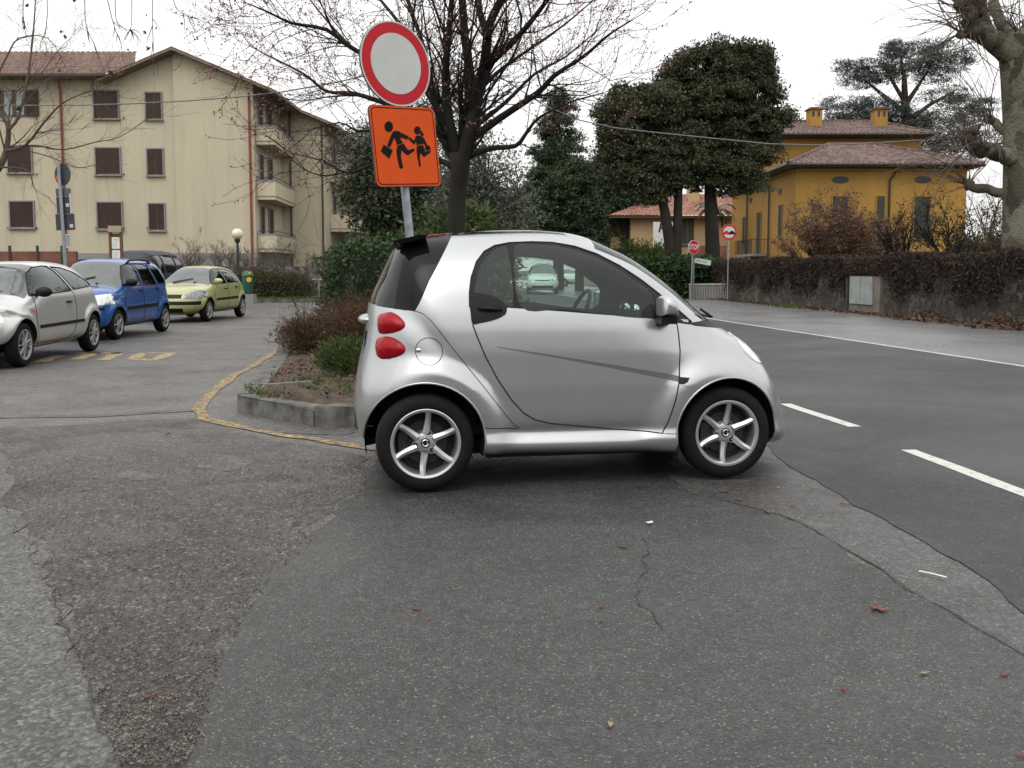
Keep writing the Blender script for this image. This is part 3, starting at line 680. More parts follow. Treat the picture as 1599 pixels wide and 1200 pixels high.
def limb(mb, px, D, r0, r1, rg, tips, dD=0.0, twig=(.5, .9), n=10, depth=1, kids=(2, 4), up=.05, n_side=7, tr=.32):
    """a limb traced through photo points, drifting dD metres in depth along its length, then grown with side twigs"""
    m = len(px); pts = []
    for i, (x, y) in enumerate(px): pts.append(A(x, y, D+dD*(i/(m-1))**1.2))
    q = []
    for i in range(m-1):
        p0, p1, p2, p3 = pts[max(i-1, 0)], pts[i], pts[i+1], pts[min(i+2, m-1)]
        for k in range(3):
            t = k/3; q.append(.5*((2*p1)+(p2-p0)*t+(2*p0-5*p1+4*p2-p3)*t*t+(3*p1-p0-3*p2+p3)*t**3))
    q.append(pts[-1]); K = len(q)
    if 8 < D < 12: r0 *= .86; r1 *= .75
    rr = [r0+(r1-r0)*(i/(K-1))**.8 for i in range(K)]
    mb.tube(q, rr, n_side, cap=True)
    for _ in range(n):
        t = rg.uniform(.18, 1)*(K-1); i = min(int(t), K-2); d = (q[i+1]-q[i]).normalized()
        s = Vector((rg.gauss(0, 1), rg.gauss(0, 1), rg.gauss(0, 1))); s = (s-d*s.dot(d)).normalized()
        grow(mb, q[i].lerp(q[i+1], t-i), d+s*rg.uniform(.5, 1.1), rg.uniform(*twig), max(.004, rr[i]*tr), depth, rg, tips, kids, .22, up)
    grow(mb, q[-1], q[-1]-q[-2], twig[1]*.8, r1*.9, depth, rg, tips, kids, .2, up)
    return q

# ------------------------------------------------------------------ the budding tree in the island
rg = random.Random(21); D = 9.6; tips = []
base = A(712, 600, D); base.z = .1
bt = thing('ornamental_plum_tree', (base.x, D, .1), 'dark bare spreading tree with small pink buds, in the island behind the silver two-seater', 'tree')
mb = MB()
tk = [(base.x, D, .05), A(713,440,D), A(712,365,D), A(714,310,D), A(718,270,D), A(719,240,D)]
mb.tube(tk, [.14,.105,.094,.088,.095,.115], 12)
limb(mb, [(713,335),(716,280),(727,190),(735,130),(726,60),(722,0),(716,-70)], D, .085, .045, rg, tips, .3, n=16, depth=2)
limb(mb, [(714,310),(720,262),(741,170),(757,99),(764,40),(786,-8),(800,-60)], D, .095, .04, rg, tips, -.4, n=18, depth=2)
limb(mb, [(762,60),(748,14),(742,-40)], D-.3, .05, .03, rg, tips, .3, n=7, depth=2)
limb(mb, [(757,105),(790,76),(820,45),(855,0),(885,-45)], D-.2, .05, .02, rg, tips, -.5, n=12, depth=2)
limb(mb, [(742,150),(775,115),(830,75),(880,40),(925,2)], D, .032, .009, rg, tips, .9, n=12, depth=1)
limb(mb, [(730,222),(780,185),(840,145),(866,118),(912,88),(950,55),(985,33)], D, .055, .008, rg, tips, -.9, n=18, depth=2)
limb(mb, [(733,205),(790,160),(835,116),(885,88),(930,50)], D, .035, .008, rg, tips, 1.3, n=12, depth=1)
limb(mb, [(728,246),(765,232),(805,228),(822,208),(842,184),(890,160),(940,146)], D, .042, .007, rg, tips, -.6, n=12, depth=1)
limb(mb, [(712,250),(696,228),(684,180),(674,130),(660,70),(640,10),(626,-40)], D, .06, .02, rg, tips, .6, n=18, depth=2)
limb(mb, [(716,250),(700,180),(696,110),(702,40),(708,-30)], D, .07, .03, rg, tips, -.6, n=16, depth=2)
limb(mb, [(712,264),(690,252),(655,240),(620,246),(583,257),(542,270),(505,252),(457,240)], D, .042, .007, rg, tips, .9, n=14, depth=1)
limb(mb, [(706,236),(660,185),(597,160),(550,146),(510,143),(475,116),(420,88),(398,76)], D, .045, .007, rg, tips, 1.0, n=22, depth=2)
limb(mb, [(600,160),(560,150),(510,152),(470,158),(432,150)], D+.5, .016, .005, rg, tips, .5, n=10, depth=1)
limb(mb, [(694,190),(640,110),(557,80),(510,47),(457,37),(420,20),(385,5)], D, .045, .007, rg, tips, -.7, n=22, depth=2)
limb(mb, [(686,160),(655,90),(622,35),(590,-5),(560,-50)], D, .038, .014, rg, tips, .9, n=16, depth=2)
limb(mb, [(690,205),(640,170),(590,110),(545,70),(500,20),(470,-20)], D, .03, .009, rg, tips, 1.6, n=18, depth=2)
limb(mb, [(700,215),(650,190),(600,200),(560,205),(530,192),(480,205)], D, .026, .006, rg, tips, -1.0, n=12, depth=1)
limb(mb, [(560,262),(510,275),(470,262),(440,230),(415,212)], D+.7, .012, .004, rg, tips, .3, n=8, depth=1)
for k in range(7):
    x = 640+k*30+rg.uniform(-8, 8); limb(mb, [(718-abs(3-k)*2, 235-10*rg.random()), (705+(x-705)*.5, 150), (x, 60), (x+rg.uniform(-15,15), -30)], D, .022, .009, rg, tips, rg.uniform(-1.5, 1.5), n=9, depth=1)
mb.build('trunk', M['bark_dark'], bt, smooth=True, fix=False)
gn = np.random.default_rng(3); T = np.array([tuple(t) for t in tips])
sel = T[gn.choice(len(T), min(len(T), 5200), replace=False)]
P = np.repeat(sel, 3, 0)+gn.normal(size=(len(sel)*3, 3))*.016
M['bud'] = leafmat('pink buds', [(.12,.035,.038), (.24,.08,.085), (.40,.19,.19)], .6, 3)
v, f = leaf_quads(P, .0125*gn.uniform(.5, 1.4, len(P)), .0075*gn.uniform(.5, 1.4, len(P)), gn); bulk('buds', v, f, M['bud'], bt)

# ------------------------------------------------------------------ hedges, shrubs and litter on the island
M['hedge'] = leafmat('dark hedge leaves', [(.010,.024,.009), (.024,.048,.016), (.05,.092,.026)], .5, 1.2, .25)
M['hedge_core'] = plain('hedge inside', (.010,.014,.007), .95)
M['shrub_brown'] = leafmat('rusty winter shrub', [(.05,.028,.017), (.10,.055,.034), (.17,.10,.06)], .7, 2)
M['shrub_olive'] = leafmat('olive shrub tips', [(.045,.05,.018), (.08,.075,.03)], .7, 2)
M['laurel'] = leafmat('bright laurel leaves', [(.014,.036,.010), (.034,.068,.017), (.07,.115,.032), (.13,.14,.04)], .5, 1.0, .3)
def hedge_box(name, label, x0, x1, y0, y1, z0, z1, n, L, W, mat, seed, taper=.12, core=True, cat='hedge', skew=0.0, kernel=.10):
    t = thing(name, ((x0+x1)/2, y0, z0), label, cat); g = np.random.default_rng(seed); P = []
    dx, dy, dz = x1-x0, y1-y0, z1-z0
    ar = np.array([dx*dz, dx*dz*.4, dy*dz, dy*dz, dx*dy]); k = g.choice(5, n, p=ar/ar.sum()); u, v = g.uniform(0, 1, n), g.uniform(0, 1, n); zero = np.zeros(n)
    x = np.where(k == 2, 0, np.where(k == 3, 1, u)); y = np.where(k == 0, 0, np.where(k == 1, 1, np.where(k == 4, v, u))); z = np.where(k == 4, 1, v)
    x = np.where(k < 2, u, x)
    b = .06*np.sin(u*9+seed)+.05*np.sin(v*7+u*5)
    P = np.stack([x0+x*dx+skew*y*dy, y0+y*dy, z0+z*dz], 1); cen = np.array([(x0+x1)/2, (y0+y1)/2, z0+dz*.45])
    P[:, 2] += np.where(k == 4, b, 0); P[:, 1] += np.where(k == 0, b*1.3, 0); P[:, 0] += np.where(k == 3, b, 0)-np.where(k == 2, b, 0)
    P = P + g.normal(size=(n, 3))*kernel
    # round the upper edges
    tz = np.clip((P[:, 2]-(z1-.35))/.35, 0, 1.3)[:, None]; P[:, :2] += (cen[:2]-P[:, :2])*tz**2*taper
    v, f = leaf_quads(P, L*g.uniform(.6, 1.3, n), W*g.uniform(.6, 1.3, n), g, up=.25); bulk('foliage', v, f, mat, t)
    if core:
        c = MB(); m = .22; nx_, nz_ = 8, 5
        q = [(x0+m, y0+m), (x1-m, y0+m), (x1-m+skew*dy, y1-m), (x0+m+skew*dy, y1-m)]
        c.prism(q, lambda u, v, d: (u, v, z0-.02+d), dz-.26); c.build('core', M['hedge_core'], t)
    return t
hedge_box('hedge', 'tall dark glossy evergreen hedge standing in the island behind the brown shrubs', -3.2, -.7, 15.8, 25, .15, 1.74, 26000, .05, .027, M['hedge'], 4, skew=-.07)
def shrub(name, label, c, r, n, k, cr, L, W, mat, seed, mat2=None, stems=14, droop=0, up=.5, cat='shrub', group=None, stem_mat=None):
    t = thing(name, c, label, cat, group); g = np.random.default_rng(seed); r_ = random.Random(seed)
    P = clumps([(c[0], c[1], c[2]+r[2]*.85, r[0], r[1], r[2])], n, k, cr, g, (.35, 1.02)); P = P[P[:, 2] > c[2]+.02]
    ax = P-np.array([c[0], c[1], c[2]]); ax /= np.linalg.norm(ax, axis=1)[:, None]
    v, f = leaf_quads(P, L*g.uniform(.5, 1.4, len(P)), W*g.uniform(.6, 1.3, len(P)), g, axis=ax*.8, up=up*.3); bulk('foliage', v, f, mat, t)
    mb = MB(); tp = []
    for _ in range(stems):
        a = r_.uniform(0, 6.28); d = Vector((math.cos(a)*r[0], math.sin(a)*r[1], r[2]*r_.uniform(.8, 2.0)))
        grow(mb, (c[0]+.1*math.cos(a), c[1]+.1*math.sin(a), c[2]), d, d.length*.95, .014, 2, r_, tp, (2, 4), .2, .1)
    mb.build('stems', stem_mat or M['bark_brown'], t, fix=False)
    if mat2:
        P2 = P[g.choice(len(P), len(P)//4, replace=False)]+g.normal(size=(len(P)//4, 3))*.03
        v, f = leaf_quads(P2, L*.9, W, g); bulk('new_shoots', v, f, mat2, t)
    return t
p = G(487, 572); shrub('heath_shrub', 'low rounded rusty brown shrub at the left corner of the island', (p.x-.02, p.y+.25, .17), (.46,.5,.25), 560, 16, .13, .035, .0055, M['shrub_brown'], 3, M['shrub_olive'])
shrub('heath_shrub', 'taller rusty brown shrub between the low round shrub and the silver two-seater', (-2.05, 12.8, .17), (.66,.75,.33), 760, 16, .14, .035, .0055, M['shrub_brown'], 8, M['shrub_brown'])
shrub('heath_shrub', 'rusty brown shrub in front of the dark hedge, farthest back in the island', (-2.45, 14.6, .17), (.65,.7,.36), 600, 16, .14, .035, .0055, M['shrub_brown'], 9)
shrub('green_shrub', 'small fresh green bush on the soil beside the tail of the silver two-seater', (-1.72, 10.2, .17), (.42,.4,.2), 420, 16, .09, .028, .007, M['laurel'], 5, stems=6)
shrub('laurel_shrub', 'large bright green leafy shrub between the sign post and the bare tree', (-.72, 12.4, .17), (.74,.8,1.06), 560, 26, .22, .055, .024, M['laurel'], 6, up=-1.2)
g_ = np.random.default_rng(2); P = np.stack([g_.uniform(-2.6, .8, 5200), g_.uniform(8.2, 13, 5200), np.full(5200, .19)], 1); k_ = np.sin(P[:, 0]*3.1+1)+np.sin(P[:, 1]*2.3)+np.sin(P[:, 0]*7+P[:, 1]*5)*.7; P = P[k_ > .75]
v, f = leaf_quads(P, .05*g_.uniform(.5, 1.3, len(P)), .006, g_, up=1.6); tag(bulk('grass', v, f, M['grass']), kind='stuff')
M['litter'] = leafmat('dead leaves', [(.042,.022,.014), (.085,.046,.029), (.15,.09,.055)], .7, 4, trans=0)
P = np.stack([g_.uniform(-2.7, 1.1, 2600), g_.uniform(8.1, 13, 2600), g_.uniform(.185, .215, 2600)], 1)
keep = P[:, 0] > -2.35-.16*(P[:, 1]-8.3); P = P[keep]
v, f = leaf_quads(P, .022*g_.uniform(.5, 1.6, len(P)), .012, g_); v[:, 2] = np.clip(v[:, 2], .185, .24); tag(bulk('leaf_litter', v, f, M['litter']), kind='stuff')
p0, p1 = G(415, 613, .17), G(486, 606, .17)
stake = MB(); stake.bar((p0.x, p0.y, .225), (p1.x, p1.y, .215), .05, .045); tag(stake.build('wooden_stake', plain('grey weathered wood', (.20,.18,.15), .8, var=.4, scale=12)), 'weathered grey stake lying on the soil of the island', 'stake')

# ------------------------------------------------------------------ creeper wall along the road
M['rubble'] = None
t = NT('rubble stone wall'); vv = t.vor(7, 'Color'); s = t.n('ShaderNodeSeparateColor'); t.l(vv, s.inputs[0]); dd = t.vor(7, 'Distance', 'DISTANCE_TO_EDGE')
c = t.rmp(s.outputs[0], [(.1, (.05,.042,.036)), (.5, (.10,.087,.073)), (.9, (.19,.17,.145))]); n = t.noise(1.2, 6, .7)
c = t.mix(t.mr(n, .4, .6, 0, .9), c, (.06,.048,.040)); t.col(t.mix(t.mr(dd, 0, .04, .7, 0), c, (.10,.092,.08))); t.set(Roughness=.9); t.bump(t.math('ADD', t.mr(dd, 0, .08, 0, 1), t.noise(30, 6)), .8, .04); M['rubble'] = t.m
M['creeper'] = leafmat('bare purple creeper', [(.016,.012,.010), (.036,.025,.020), (.062,.042,.033), (.085,.068,.05)], .8, 1.5, .2, 0)
M['ivy'] = leafmat('dark ivy', [(.010,.014,.007), (.02,.028,.014), (.038,.045,.024)], .6, 1.5, .2, .1)
wd = Vector((-.0951, 1)).normalized(); wn = Vector((-wd.y, wd.x))     # wall runs along wd, wn points to the road
WX = lambda y: 13.21-.0951*y
def wp(y, off=0, z=0): return (WX(y)-off, y, z)      # off > 0 towards the road
sw = thing('stone_wall', (WX(25), 25, 0), 'old rubble stone wall along the road overgrown with bare purple creeper', 'wall')
mb = MB(); mb.prism([(WX(8), 8), (WX(8)+.45, 8), (WX(42)+.45, 42), (WX(42), 42)], lambda u, v, d: (u, v, -.03+d), 1.28); mb.build('masonry', M['rubble'], sw)
mb = MB(); mb.prism([(WX(8)-.06, 8), (WX(8)+.5, 8), (WX(42)+.5, 42), (WX(42)-.06, 42)], lambda u, v, d: (u, v, 1.2+d), .10); mb.build('coping', M['rubble'], sw)
g_ = np.random.default_rng(12); n = 60000
y = g_.uniform(8, 42, n); top = 1.72+.05*np.sin(y*1.3)+.04*np.sin(y*3.7)
front = g_.uniform(size=n) < .72; z = np.where(front, g_.uniform(.1, 1, n)**.62*(top), top-g_.uniform(0, .5, n)**2)
cover = np.sin(y*1.9)+np.sin(y*4.3+1)*.7+np.sin(y*9)*.4
ok = (z > 1.18) | (z > .78+.34*cover) | (g_.uniform(size=n) < .20)
x = np.where(front, WX(y)-.10-.10*np.clip(z-1.15, 0, .4)+g_.normal(size=n)*.05, WX(y)+g_.uniform(-.15, .5, n))
ok &= ~((y > 26.3) & (y < 28.9) & (z < 1.16))
P = np.stack([x, y, z], 1)[ok]; v, f = leaf_quads(P, .075*g_.uniform(.5, 1.4, len(P)), .011*g_.uniform(.6, 1.6, len(P)), g_, droop=.7); bulk('creeper', v, f, M['creeper'], sw)
mb = MB(); mb.prism([(WX(8)+.02, 8), (WX(8)+.42, 8), (WX(42)+.42, 42), (WX(42)+.02, 42)], lambda u, v, d: (u, v, 1.28+d), .36); mb.build('creeper_stems', plain('tangled stems', (.02,.012,.011), .95, var=.5, scale=5, bump=1), sw)
P = np.stack([WX(y)-.06+g_.normal(size=n)*.03, y, g_.uniform(.75, 1.3, n)], 1)[(cover < .6) & (g_.uniform(size=n) < .12)]; P = P[~((P[:, 1] > 26.3) & (P[:, 1] < 28.9) & (P[:, 2] < 1.16))]
v, f = leaf_quads(P, .05, .03, g_, droop=.3); bulk('ivy', v, f, M['ivy'], sw)
# service cabinet let into the wall
y1_, y0_ = 28.55, 27.1; cb = thing('service_cabinet', (WX(27.8), 27.8, 0), 'pale grey two-door service cabinet set in a concrete surround in the creeper wall', 'cabinet')
ang = math.atan2(-.0951, 1)
def cbx(y, off, z, d): return dict(c=(WX(y)-off, y, z), d=d, rz=-ang*1.0)
mb = MB(); mb.box(**cbx(27.72, -.03, .56, (.26, 1.95, 1.14))); mb.build('surround', plain('stained concrete', (.17,.145,.12), .9, var=.35, scale=2, bump=.5), cb)
for k in range(2): 
    d_ = MB().box(**cbx(28.15-.72*k+.05, -.0+.125, .70, (.04, .70, .82))).build('door', plain('pale grey sheet steel', (.30,.32,.30), .6, var=.2, scale=3), cb)
mb = MB(); mb.box(**cbx(28.72, .12, .55, (.09, .10, 1.05))); mb.build('post', M['crack'], cb)
# dead leaves piled at the wall foot, a little verge
def pile(y0, y1, n, h, seed):
    g = np.random.default_rng(seed); y = g.normal((y0+y1)/2, (y1-y0)/4, n); a = np.abs(g.normal(0, .28, n)); z = .02+np.clip(h*(1-a/.55), 0, 1)*np.exp(-((y-(y0+y1)/2)/((y1-y0)/2.6))**2)*g.uniform(.5, 1, n)
    P = np.stack([WX(y)-.12-a, y, z], 1); v, f = leaf_quads(P, .085*g.uniform(.5, 1.3, n), .05*g.uniform(.5, 1.3, n), g); v[:, 2] = np.maximum(v[:, 2], .022); return v, f
va, fa = pile(20.0, 21.6, 520, .26, 1); vb, fb = pile(22.9, 25.2, 420, .20, 2)
vc, fc = leaf_quads(np.stack([WX(np.linspace(14, 41, 3000))-.15-np.abs(g_.normal(0, .22, 3000)), np.linspace(14, 41, 3000), g_.uniform(.02, .06, 3000)], 1), .06, .035, g_); vc[:, 2] = np.maximum(vc[:, 2], .022)
v = np.vstack([va, vb, vc]); f = np.vstack([fa, fb+len(va), fc+len(va)+len(vb)]); tag(bulk('leaf_litter', v, f, M['litter']), kind='stuff')
P = np.stack([g_.normal(WX(32.5)-.5, .18, 260), g_.normal(32.5, .4, 260), np.full(260, .05)], 1)
v, f = leaf_quads(P, .11, .012, g_, up=1.5); tag(bulk('grass', v, f, M['grass']), kind='stuff')

# ------------------------------------------------------------------ shrubs above the wall
M['shrub_red'] = leafmat('reddish bare shrub', [(.06,.030,.02), (.11,.058,.038), (.17,.10,.065)], .8, 2, .2, 0)
def bare_bush(name, label, px, D, py0, py1, wpx, mat, seed, thick=.03, leaf=None, lm=None, z0=.9, n=16, depth=3, stemsm=None):
    p = A(px, py1, D); w = wpx*D/F_PX/2; h = A(px, py0, D).z-z0; r = random.Random(seed); tp = []
    t = thing(name, (p.x, D, z0), label, 'shrub'); mb = MB()
    for _ in range(n):
        a = r.uniform(0, 6.28); rr = r.uniform(.1, 1)
        d = Vector((math.cos(a)*w*rr, math.sin(a)*w*rr*.8, h*r.uniform(.6, .92)*(1-.25*rr)))
        grow(mb, (p.x+.12*math.cos(a), D+.12*math.sin(a), z0), d, d.length*1.0, thick, depth, r, tp, (3, 5), .18, .08, (.35, .6), rmin=.004)
    mb.build('stems', stemsm or M['twig_brown'], t, fix=False)
    if leaf:
        T = np.array([tuple(q) for q in tp]); g = np.random.default_rng(seed); P = T[g.choice(len(T), leaf)]+g.normal(size=(leaf, 3))*.06
        v, f = leaf_quads(P, .05*g.uniform(.5, 1.3, leaf), .022, g); bulk('foliage', v, f, lm or mat, t)
    return t
bare_bush('bare_shrub', 'big rounded brown leafless shrub above the wall at the corner of the ochre villa', 1284, 33, 318, 402, 108, M['twig_brown'], 5, .035, 9500, M['shrub_red'], n=30)
bare_bush('bare_shrub', 'thin brown shrub between the round shrub and the pruned shrub above the wall', 1352, 34, 338, 402, 80, M['twig_brown'], 6, .02, 4200, M['shrub_red'], n=20)
bare_bush('bare_shrub', 'pruned dark branching shrub with a few russet leaves above the service cabinet', 1412, 30, 316, 400, 95, M['bark_dark'], 7, .07, 900, M['shrub_red'], n=9, depth=3, stemsm=M['bark_dark'])
bare_bush('bare_shrub', 'black twisted upright shrub beside the green bush above the wall', 1487, 29, 318, 400, 80, M['bark_dark'], 8, .06, 1500, M['ivy'], n=11, depth=3, stemsm=M['bark_dark'])
M['bush_green'] = leafmat('yellow green bush', [(.03,.045,.010), (.065,.085,.018), (.10,.125,.03)], .5, 1.2)
p = A(1530, 400, 30.5); shrub('green_bush', 'rounded yellow green bush behind the creeper wall near the plane tree', (p.x, 30.5, .9), (1.0,.9,.75), 420, 26, .25, .06, .025, M['bush_green'], 9)
p = A(1442, 400, 31); shrub('green_bush', 'small green bush low behind the pruned shrubs above the wall', (p.x, 31, .9), (.8,.7,.4), 300, 22, .2, .06, .025, M['bush_green'], 19)
bare_bush('bare_shrub', 'reddish twiggy shrub at the foot of the plane tree', 1592, 24, 300, 398, 70, M['twig_brown'], 11, .02, 900, M['shrub_red'], n=10)

bare_bush('bare_tree', 'bare thin tree behind the right corner of the ochre villa', 1538, 62, 262, 400, 60, M['twig_grey'], 13, .10, n=7, depth=3, z0=0, stemsm=M['twig_grey'])

# ------------------------------------------------------------------ side street corner: ivy hedge and low wall
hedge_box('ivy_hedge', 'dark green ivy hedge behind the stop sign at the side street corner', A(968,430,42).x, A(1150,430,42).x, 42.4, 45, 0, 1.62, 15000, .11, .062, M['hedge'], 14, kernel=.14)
lw = thing('low_wall', (A(1105,460,41.5).x, 41.5, 0), 'low concrete balustrade wall below the ivy hedge', 'wall')
a, b = A(1077, 465, 41.8), A(1144, 465, 40.6)
mb = MB(); mb.bar((a.x, 41.8, .30), (b.x, 40.6, .34), .16, .62); mb.build('slab', plain('concrete slats', (.20,.18,.16), .9, var=.3, scale=3), lw)
mb = MB()
for k in range(16):
    t_ = (k+.5)/16; mb.box((a.x+(b.x-a.x)*t_, 41.68-1.2*t_, .3), (.06, .07, .55), rz=-.5)
mb.build('slats', M['trim_grey'], lw)
MB().bar((a.x, 41.8, .66), (b.x, 40.6, .70), .22, .07).build('coping', plain('pale coping', (.36,.34,.31), .8), lw)
shrub('garden_shrub', 'overgrown green bush in front of the peach house', (A(1003,400,60).x, 60, .6), (2.2,1.2,1.3), 420, 22, .4, .12, .05, M['laurel'], 29, stems=8)
shrub('garden_shrub', 'reddish low bush below the peach house roof, left of the board', (A(968,395,62).x, 62, .8), (1.4,1,.9), 260, 20, .35, .11, .04, M['shrub_red'], 30, stems=8)

# ------------------------------------------------------------------ trees
M['magnolia'] = leafmat('dark leathery leaves', [(.020,.027,.011), (.038,.046,.020), (.062,.069,.032), (.095,.098,.052)], .6, .35, .22, .1)
M['conifer'] = leafmat('dark conifer', [(.011,.024,.013), (.024,.044,.021), (.045,.069,.029), (.07,.092,.037)], .6, .3, .3, .1)
M['cedar'] = leafmat('blue grey cedar', [(.025,.034,.031), (.045,.057,.052), (.08,.092,.083)], .6, .3, .3, .1)
M['olive'] = leafmat('grey green leaves', [(.05,.058,.045), (.09,.10,.078), (.15,.155,.125)], .6, .8, .3, .15)
M['evergreen'] = leafmat('dark evergreen', [(.014,.027,.013), (.030,.047,.021), (.058,.078,.036)], .5, .5, .4, .1)
def bl_(px, py, D, rx, rz, ry=None, dy=0): q = A(px, py, D+dy); s = D/F_PX; return (q.x, q.y, q.z, rx*s, (ry or rx*.8)*s, rz*s)
def tree(name, label, base, trunk_pts, radii, blobs, nc, k, cr, L, W, lm, bm_, seed, shell=(.5, 1.0), flat=1.0, limbs=6, droop=0, cat='tree', group=None, extra=None, ball=False):
    t = thing(name, base, label, cat, group); mb = MB(); r = random.Random(seed); tp = []
    for pts, ra in zip(trunk_pts, radii):
        mb.tube(pts, ra, 9)
    for b in blobs:
        for _ in range(limbs):
            tgt = Vector((b[0]+r.uniform(-.6, .6)*b[3], b[1]+r.uniform(-.6, .6)*b[4], b[2]+r.uniform(-.4, .5)*b[5])); s = Vector(r.choice(trunk_pts)[-1]); 
            m = s.lerp(tgt, .5)+Vector((r.uniform(-.3, .3), r.uniform(-.3, .3), r.uniform(-.2, .5))); mb.tube([s, m, tgt], [radii[0][-1]*.55, radii[0][-1]*.35, .02], 5, cap=False)
    if extra: extra(mb)
    mb.build('trunk', bm_, t, smooth=True, fix=False)
    crown(t, 'crown', blobs, nc, k, cr, L, W, lm, seed, shell, flat, droop, ball=ball)
    return t
D = 47.0
tr = lambda pts, D: [A(x, y, D) if y < 420 else Vector((A(x, 415, D).x, D, 0)) for x, y in pts]
tree('magnolia_tree', 'dense dark evergreen tree on two slanting trunks, left of its taller neighbour', (A(1054,415,D).x, D, 0),
     [tr([(1055,430),(1048,390),(1038,330),(1028,285)], D), tr([(1058,430),(1057,380),(1059,320),(1060,270)], D)], [[.34,.30,.25,.2], [.28,.25,.22,.2]],
     [bl_(1000,215,D,52,56), bl_(966,196,D,30,34), bl_(950,222,D,18,26), bl_(1045,250,D,44,42), bl_(985,268,D,36,28), bl_(1025,168,D,40,32), bl_(960,250,D,18,24), bl_(966,156,D,12,14), bl_(978,138,D,8,9), bl_(1003,150,D,12,16), bl_(990,160,D,16,14), bl_(1020,298,D,24,18), bl_(1050,290,D,20,16), bl_(945,175,D,12,14)], 330, 190, .62, .09, .038, M['magnolia'], M['bark_dark'], 31, (.55, 1.04), flat=.75, ball=True)
D = 48.5
tree('magnolia_tree', 'tallest dense dark evergreen tree on one straight trunk in front of the ochre villa', (A(1113,415,D).x, D, 0),
     [tr([(1114,430),(1113,390),(1110,320),(1108,260)], D)], [[.42,.38,.33,.26]],
     [bl_(1160,74,D,14,9), bl_(1192,98,D,10,10), bl_(1222,182,D,9,8), bl_(1062,96,D,12,12), bl_(1090,90,D,14,12), bl_(1115,160,D,62,52), bl_(1165,195,D,46,44), bl_(1090,215,D,60,50), bl_(1140,108,D,46,34), bl_(1172,92,D,24,22), bl_(1188,122,D,24,24), bl_(1150,255,D,48,36), bl_(1208,205,D,22,20), bl_(1218,190,D,12,10), bl_(1085,112,D,34,28), bl_(1052,118,D,22,20), bl_(1040,140,D,22,22), bl_(1120,86,D,22,16), bl_(1100,270,D,44,28), bl_(1200,165,D,16,16), bl_(1168,288,D,24,16), bl_(1205,140,D,12,10), bl_(1195,240,D,22,18), bl_(1125,295,D,20,14)], 560, 190, .66, .09, .038, M['magnolia'], M['bark_dark'], 33, (.55, 1.04), flat=.75, ball=True)
D = 62.0
def cone_blobs(px, top, bot, w, D, n=9):
    out = []
    for i in range(n):
        t = (i+.5)/n; out.append(bl_(px+(6*math.sin(i*2.4)), top+(bot-top)*t, D, 11+w*t**.8, (bot-top)/n*.85))
    return out
tree('conifer_tree', 'tall narrow dark green conifer rising behind the silver two-seater', (A(871,415,D).x, D, 0), [tr([(872,430),(872,300),(872,165)], D)], [[.4,.25,.06]], cone_blobs(872, 140, 345, 54, D)+[bl_(840,330,D,36,66), bl_(885,350,D,55,55), bl_(862,290,D,34,52)], 640, 120, .6, .12, .035, M['conifer'], M['bark_dark'], 41, (.4, 1.0), flat=.7, limbs=2, ball=True)
D = 58.0
tree('conifer_tree', 'bushy lower conifer with yellow green tips beside the tall narrow one', (A(905,415,D).x, D, 0), [tr([(905,430),(905,340),(905,270)], D)], [[.3,.2,.06]], cone_blobs(905, 255, 395, 34, D, 6)+[bl_(850,345,D,40,44), bl_(870,300,D,26,30), bl_(930,345,D,22,50)], 300, 100, .6, .13, .04, M['conifer'], M['bark_dark'], 43, (.4, 1.0), flat=.7, limbs=2, ball=True)
D = 76.0
tree('broadleaf_tree', 'dark green tree filling the gap between the conifers and the peach house', (A(955,415,D).x, D, 0), [tr([(955,430),(955,360),(958,310)], D)], [[.4,.3,.2]], [bl_(945,330,D,34,62), bl_(980,345,D,26,50), bl_(930,280,D,20,34), bl_(962,280,D,16,30), bl_(1010,320,D,18,30)], 800, 26, .7, .16, .07, M['evergreen'], M['bark_dark'], 45, (.4, 1.0))
D = 28.0
tree('olive_tree', 'sparse grey green tree behind the bare budding tree', (A(765,415,D).x, D, 0), [tr([(765,430),(768,360),(760,290)], D)], [[.16,.12,.07]], [bl_(775,290,D,55,62), bl_(730,240,D,46,70), bl_(795,340,D,48,44), bl_(745,330,D,44,46), bl_(715,150,D,34,60), bl_(700,310,D,30,50)], 820, 16, .42, .075, .022, M['olive'], M['bark_brown'], 47, (.2, 1.0), limbs=5)
D = 33.0
tree('evergreen_tree', 'dark evergreen tree beside the right end of the cream apartment block', (A(585,415,D).x, D, 0), [tr([(585,430),(585,360),(590,300)], D)], [[.2,.16,.1]], [bl_(590,300,D,55,60), bl_(620,330,D,46,50), bl_(640,270,D,40,46), bl_(600,240,D,36,36), bl_(665,340,D,40,40)], 800, 22, .5, .10, .042, M['evergreen'], M['bark_dark'], 49, (.3, 1.0))
D = 36.0
tree('olive_tree', 'pale olive tree above the dark evergreen, behind the school sign', (A(610,415,D).x, D, 0), [tr([(612,430),(612,300),(606,230)], D)], [[.2,.16,.1]], [bl_(585,230,D,50,36), bl_(650,215,D,46,44), bl_(560,215,D,30,22), bl_(675,170,D,30,60), bl_(530,245,D,26,30)], 420, 16, .45, .085, .026, M['olive'], M['bark_brown'], 51, (.2, 1.0), limbs=5)
D = 60.0
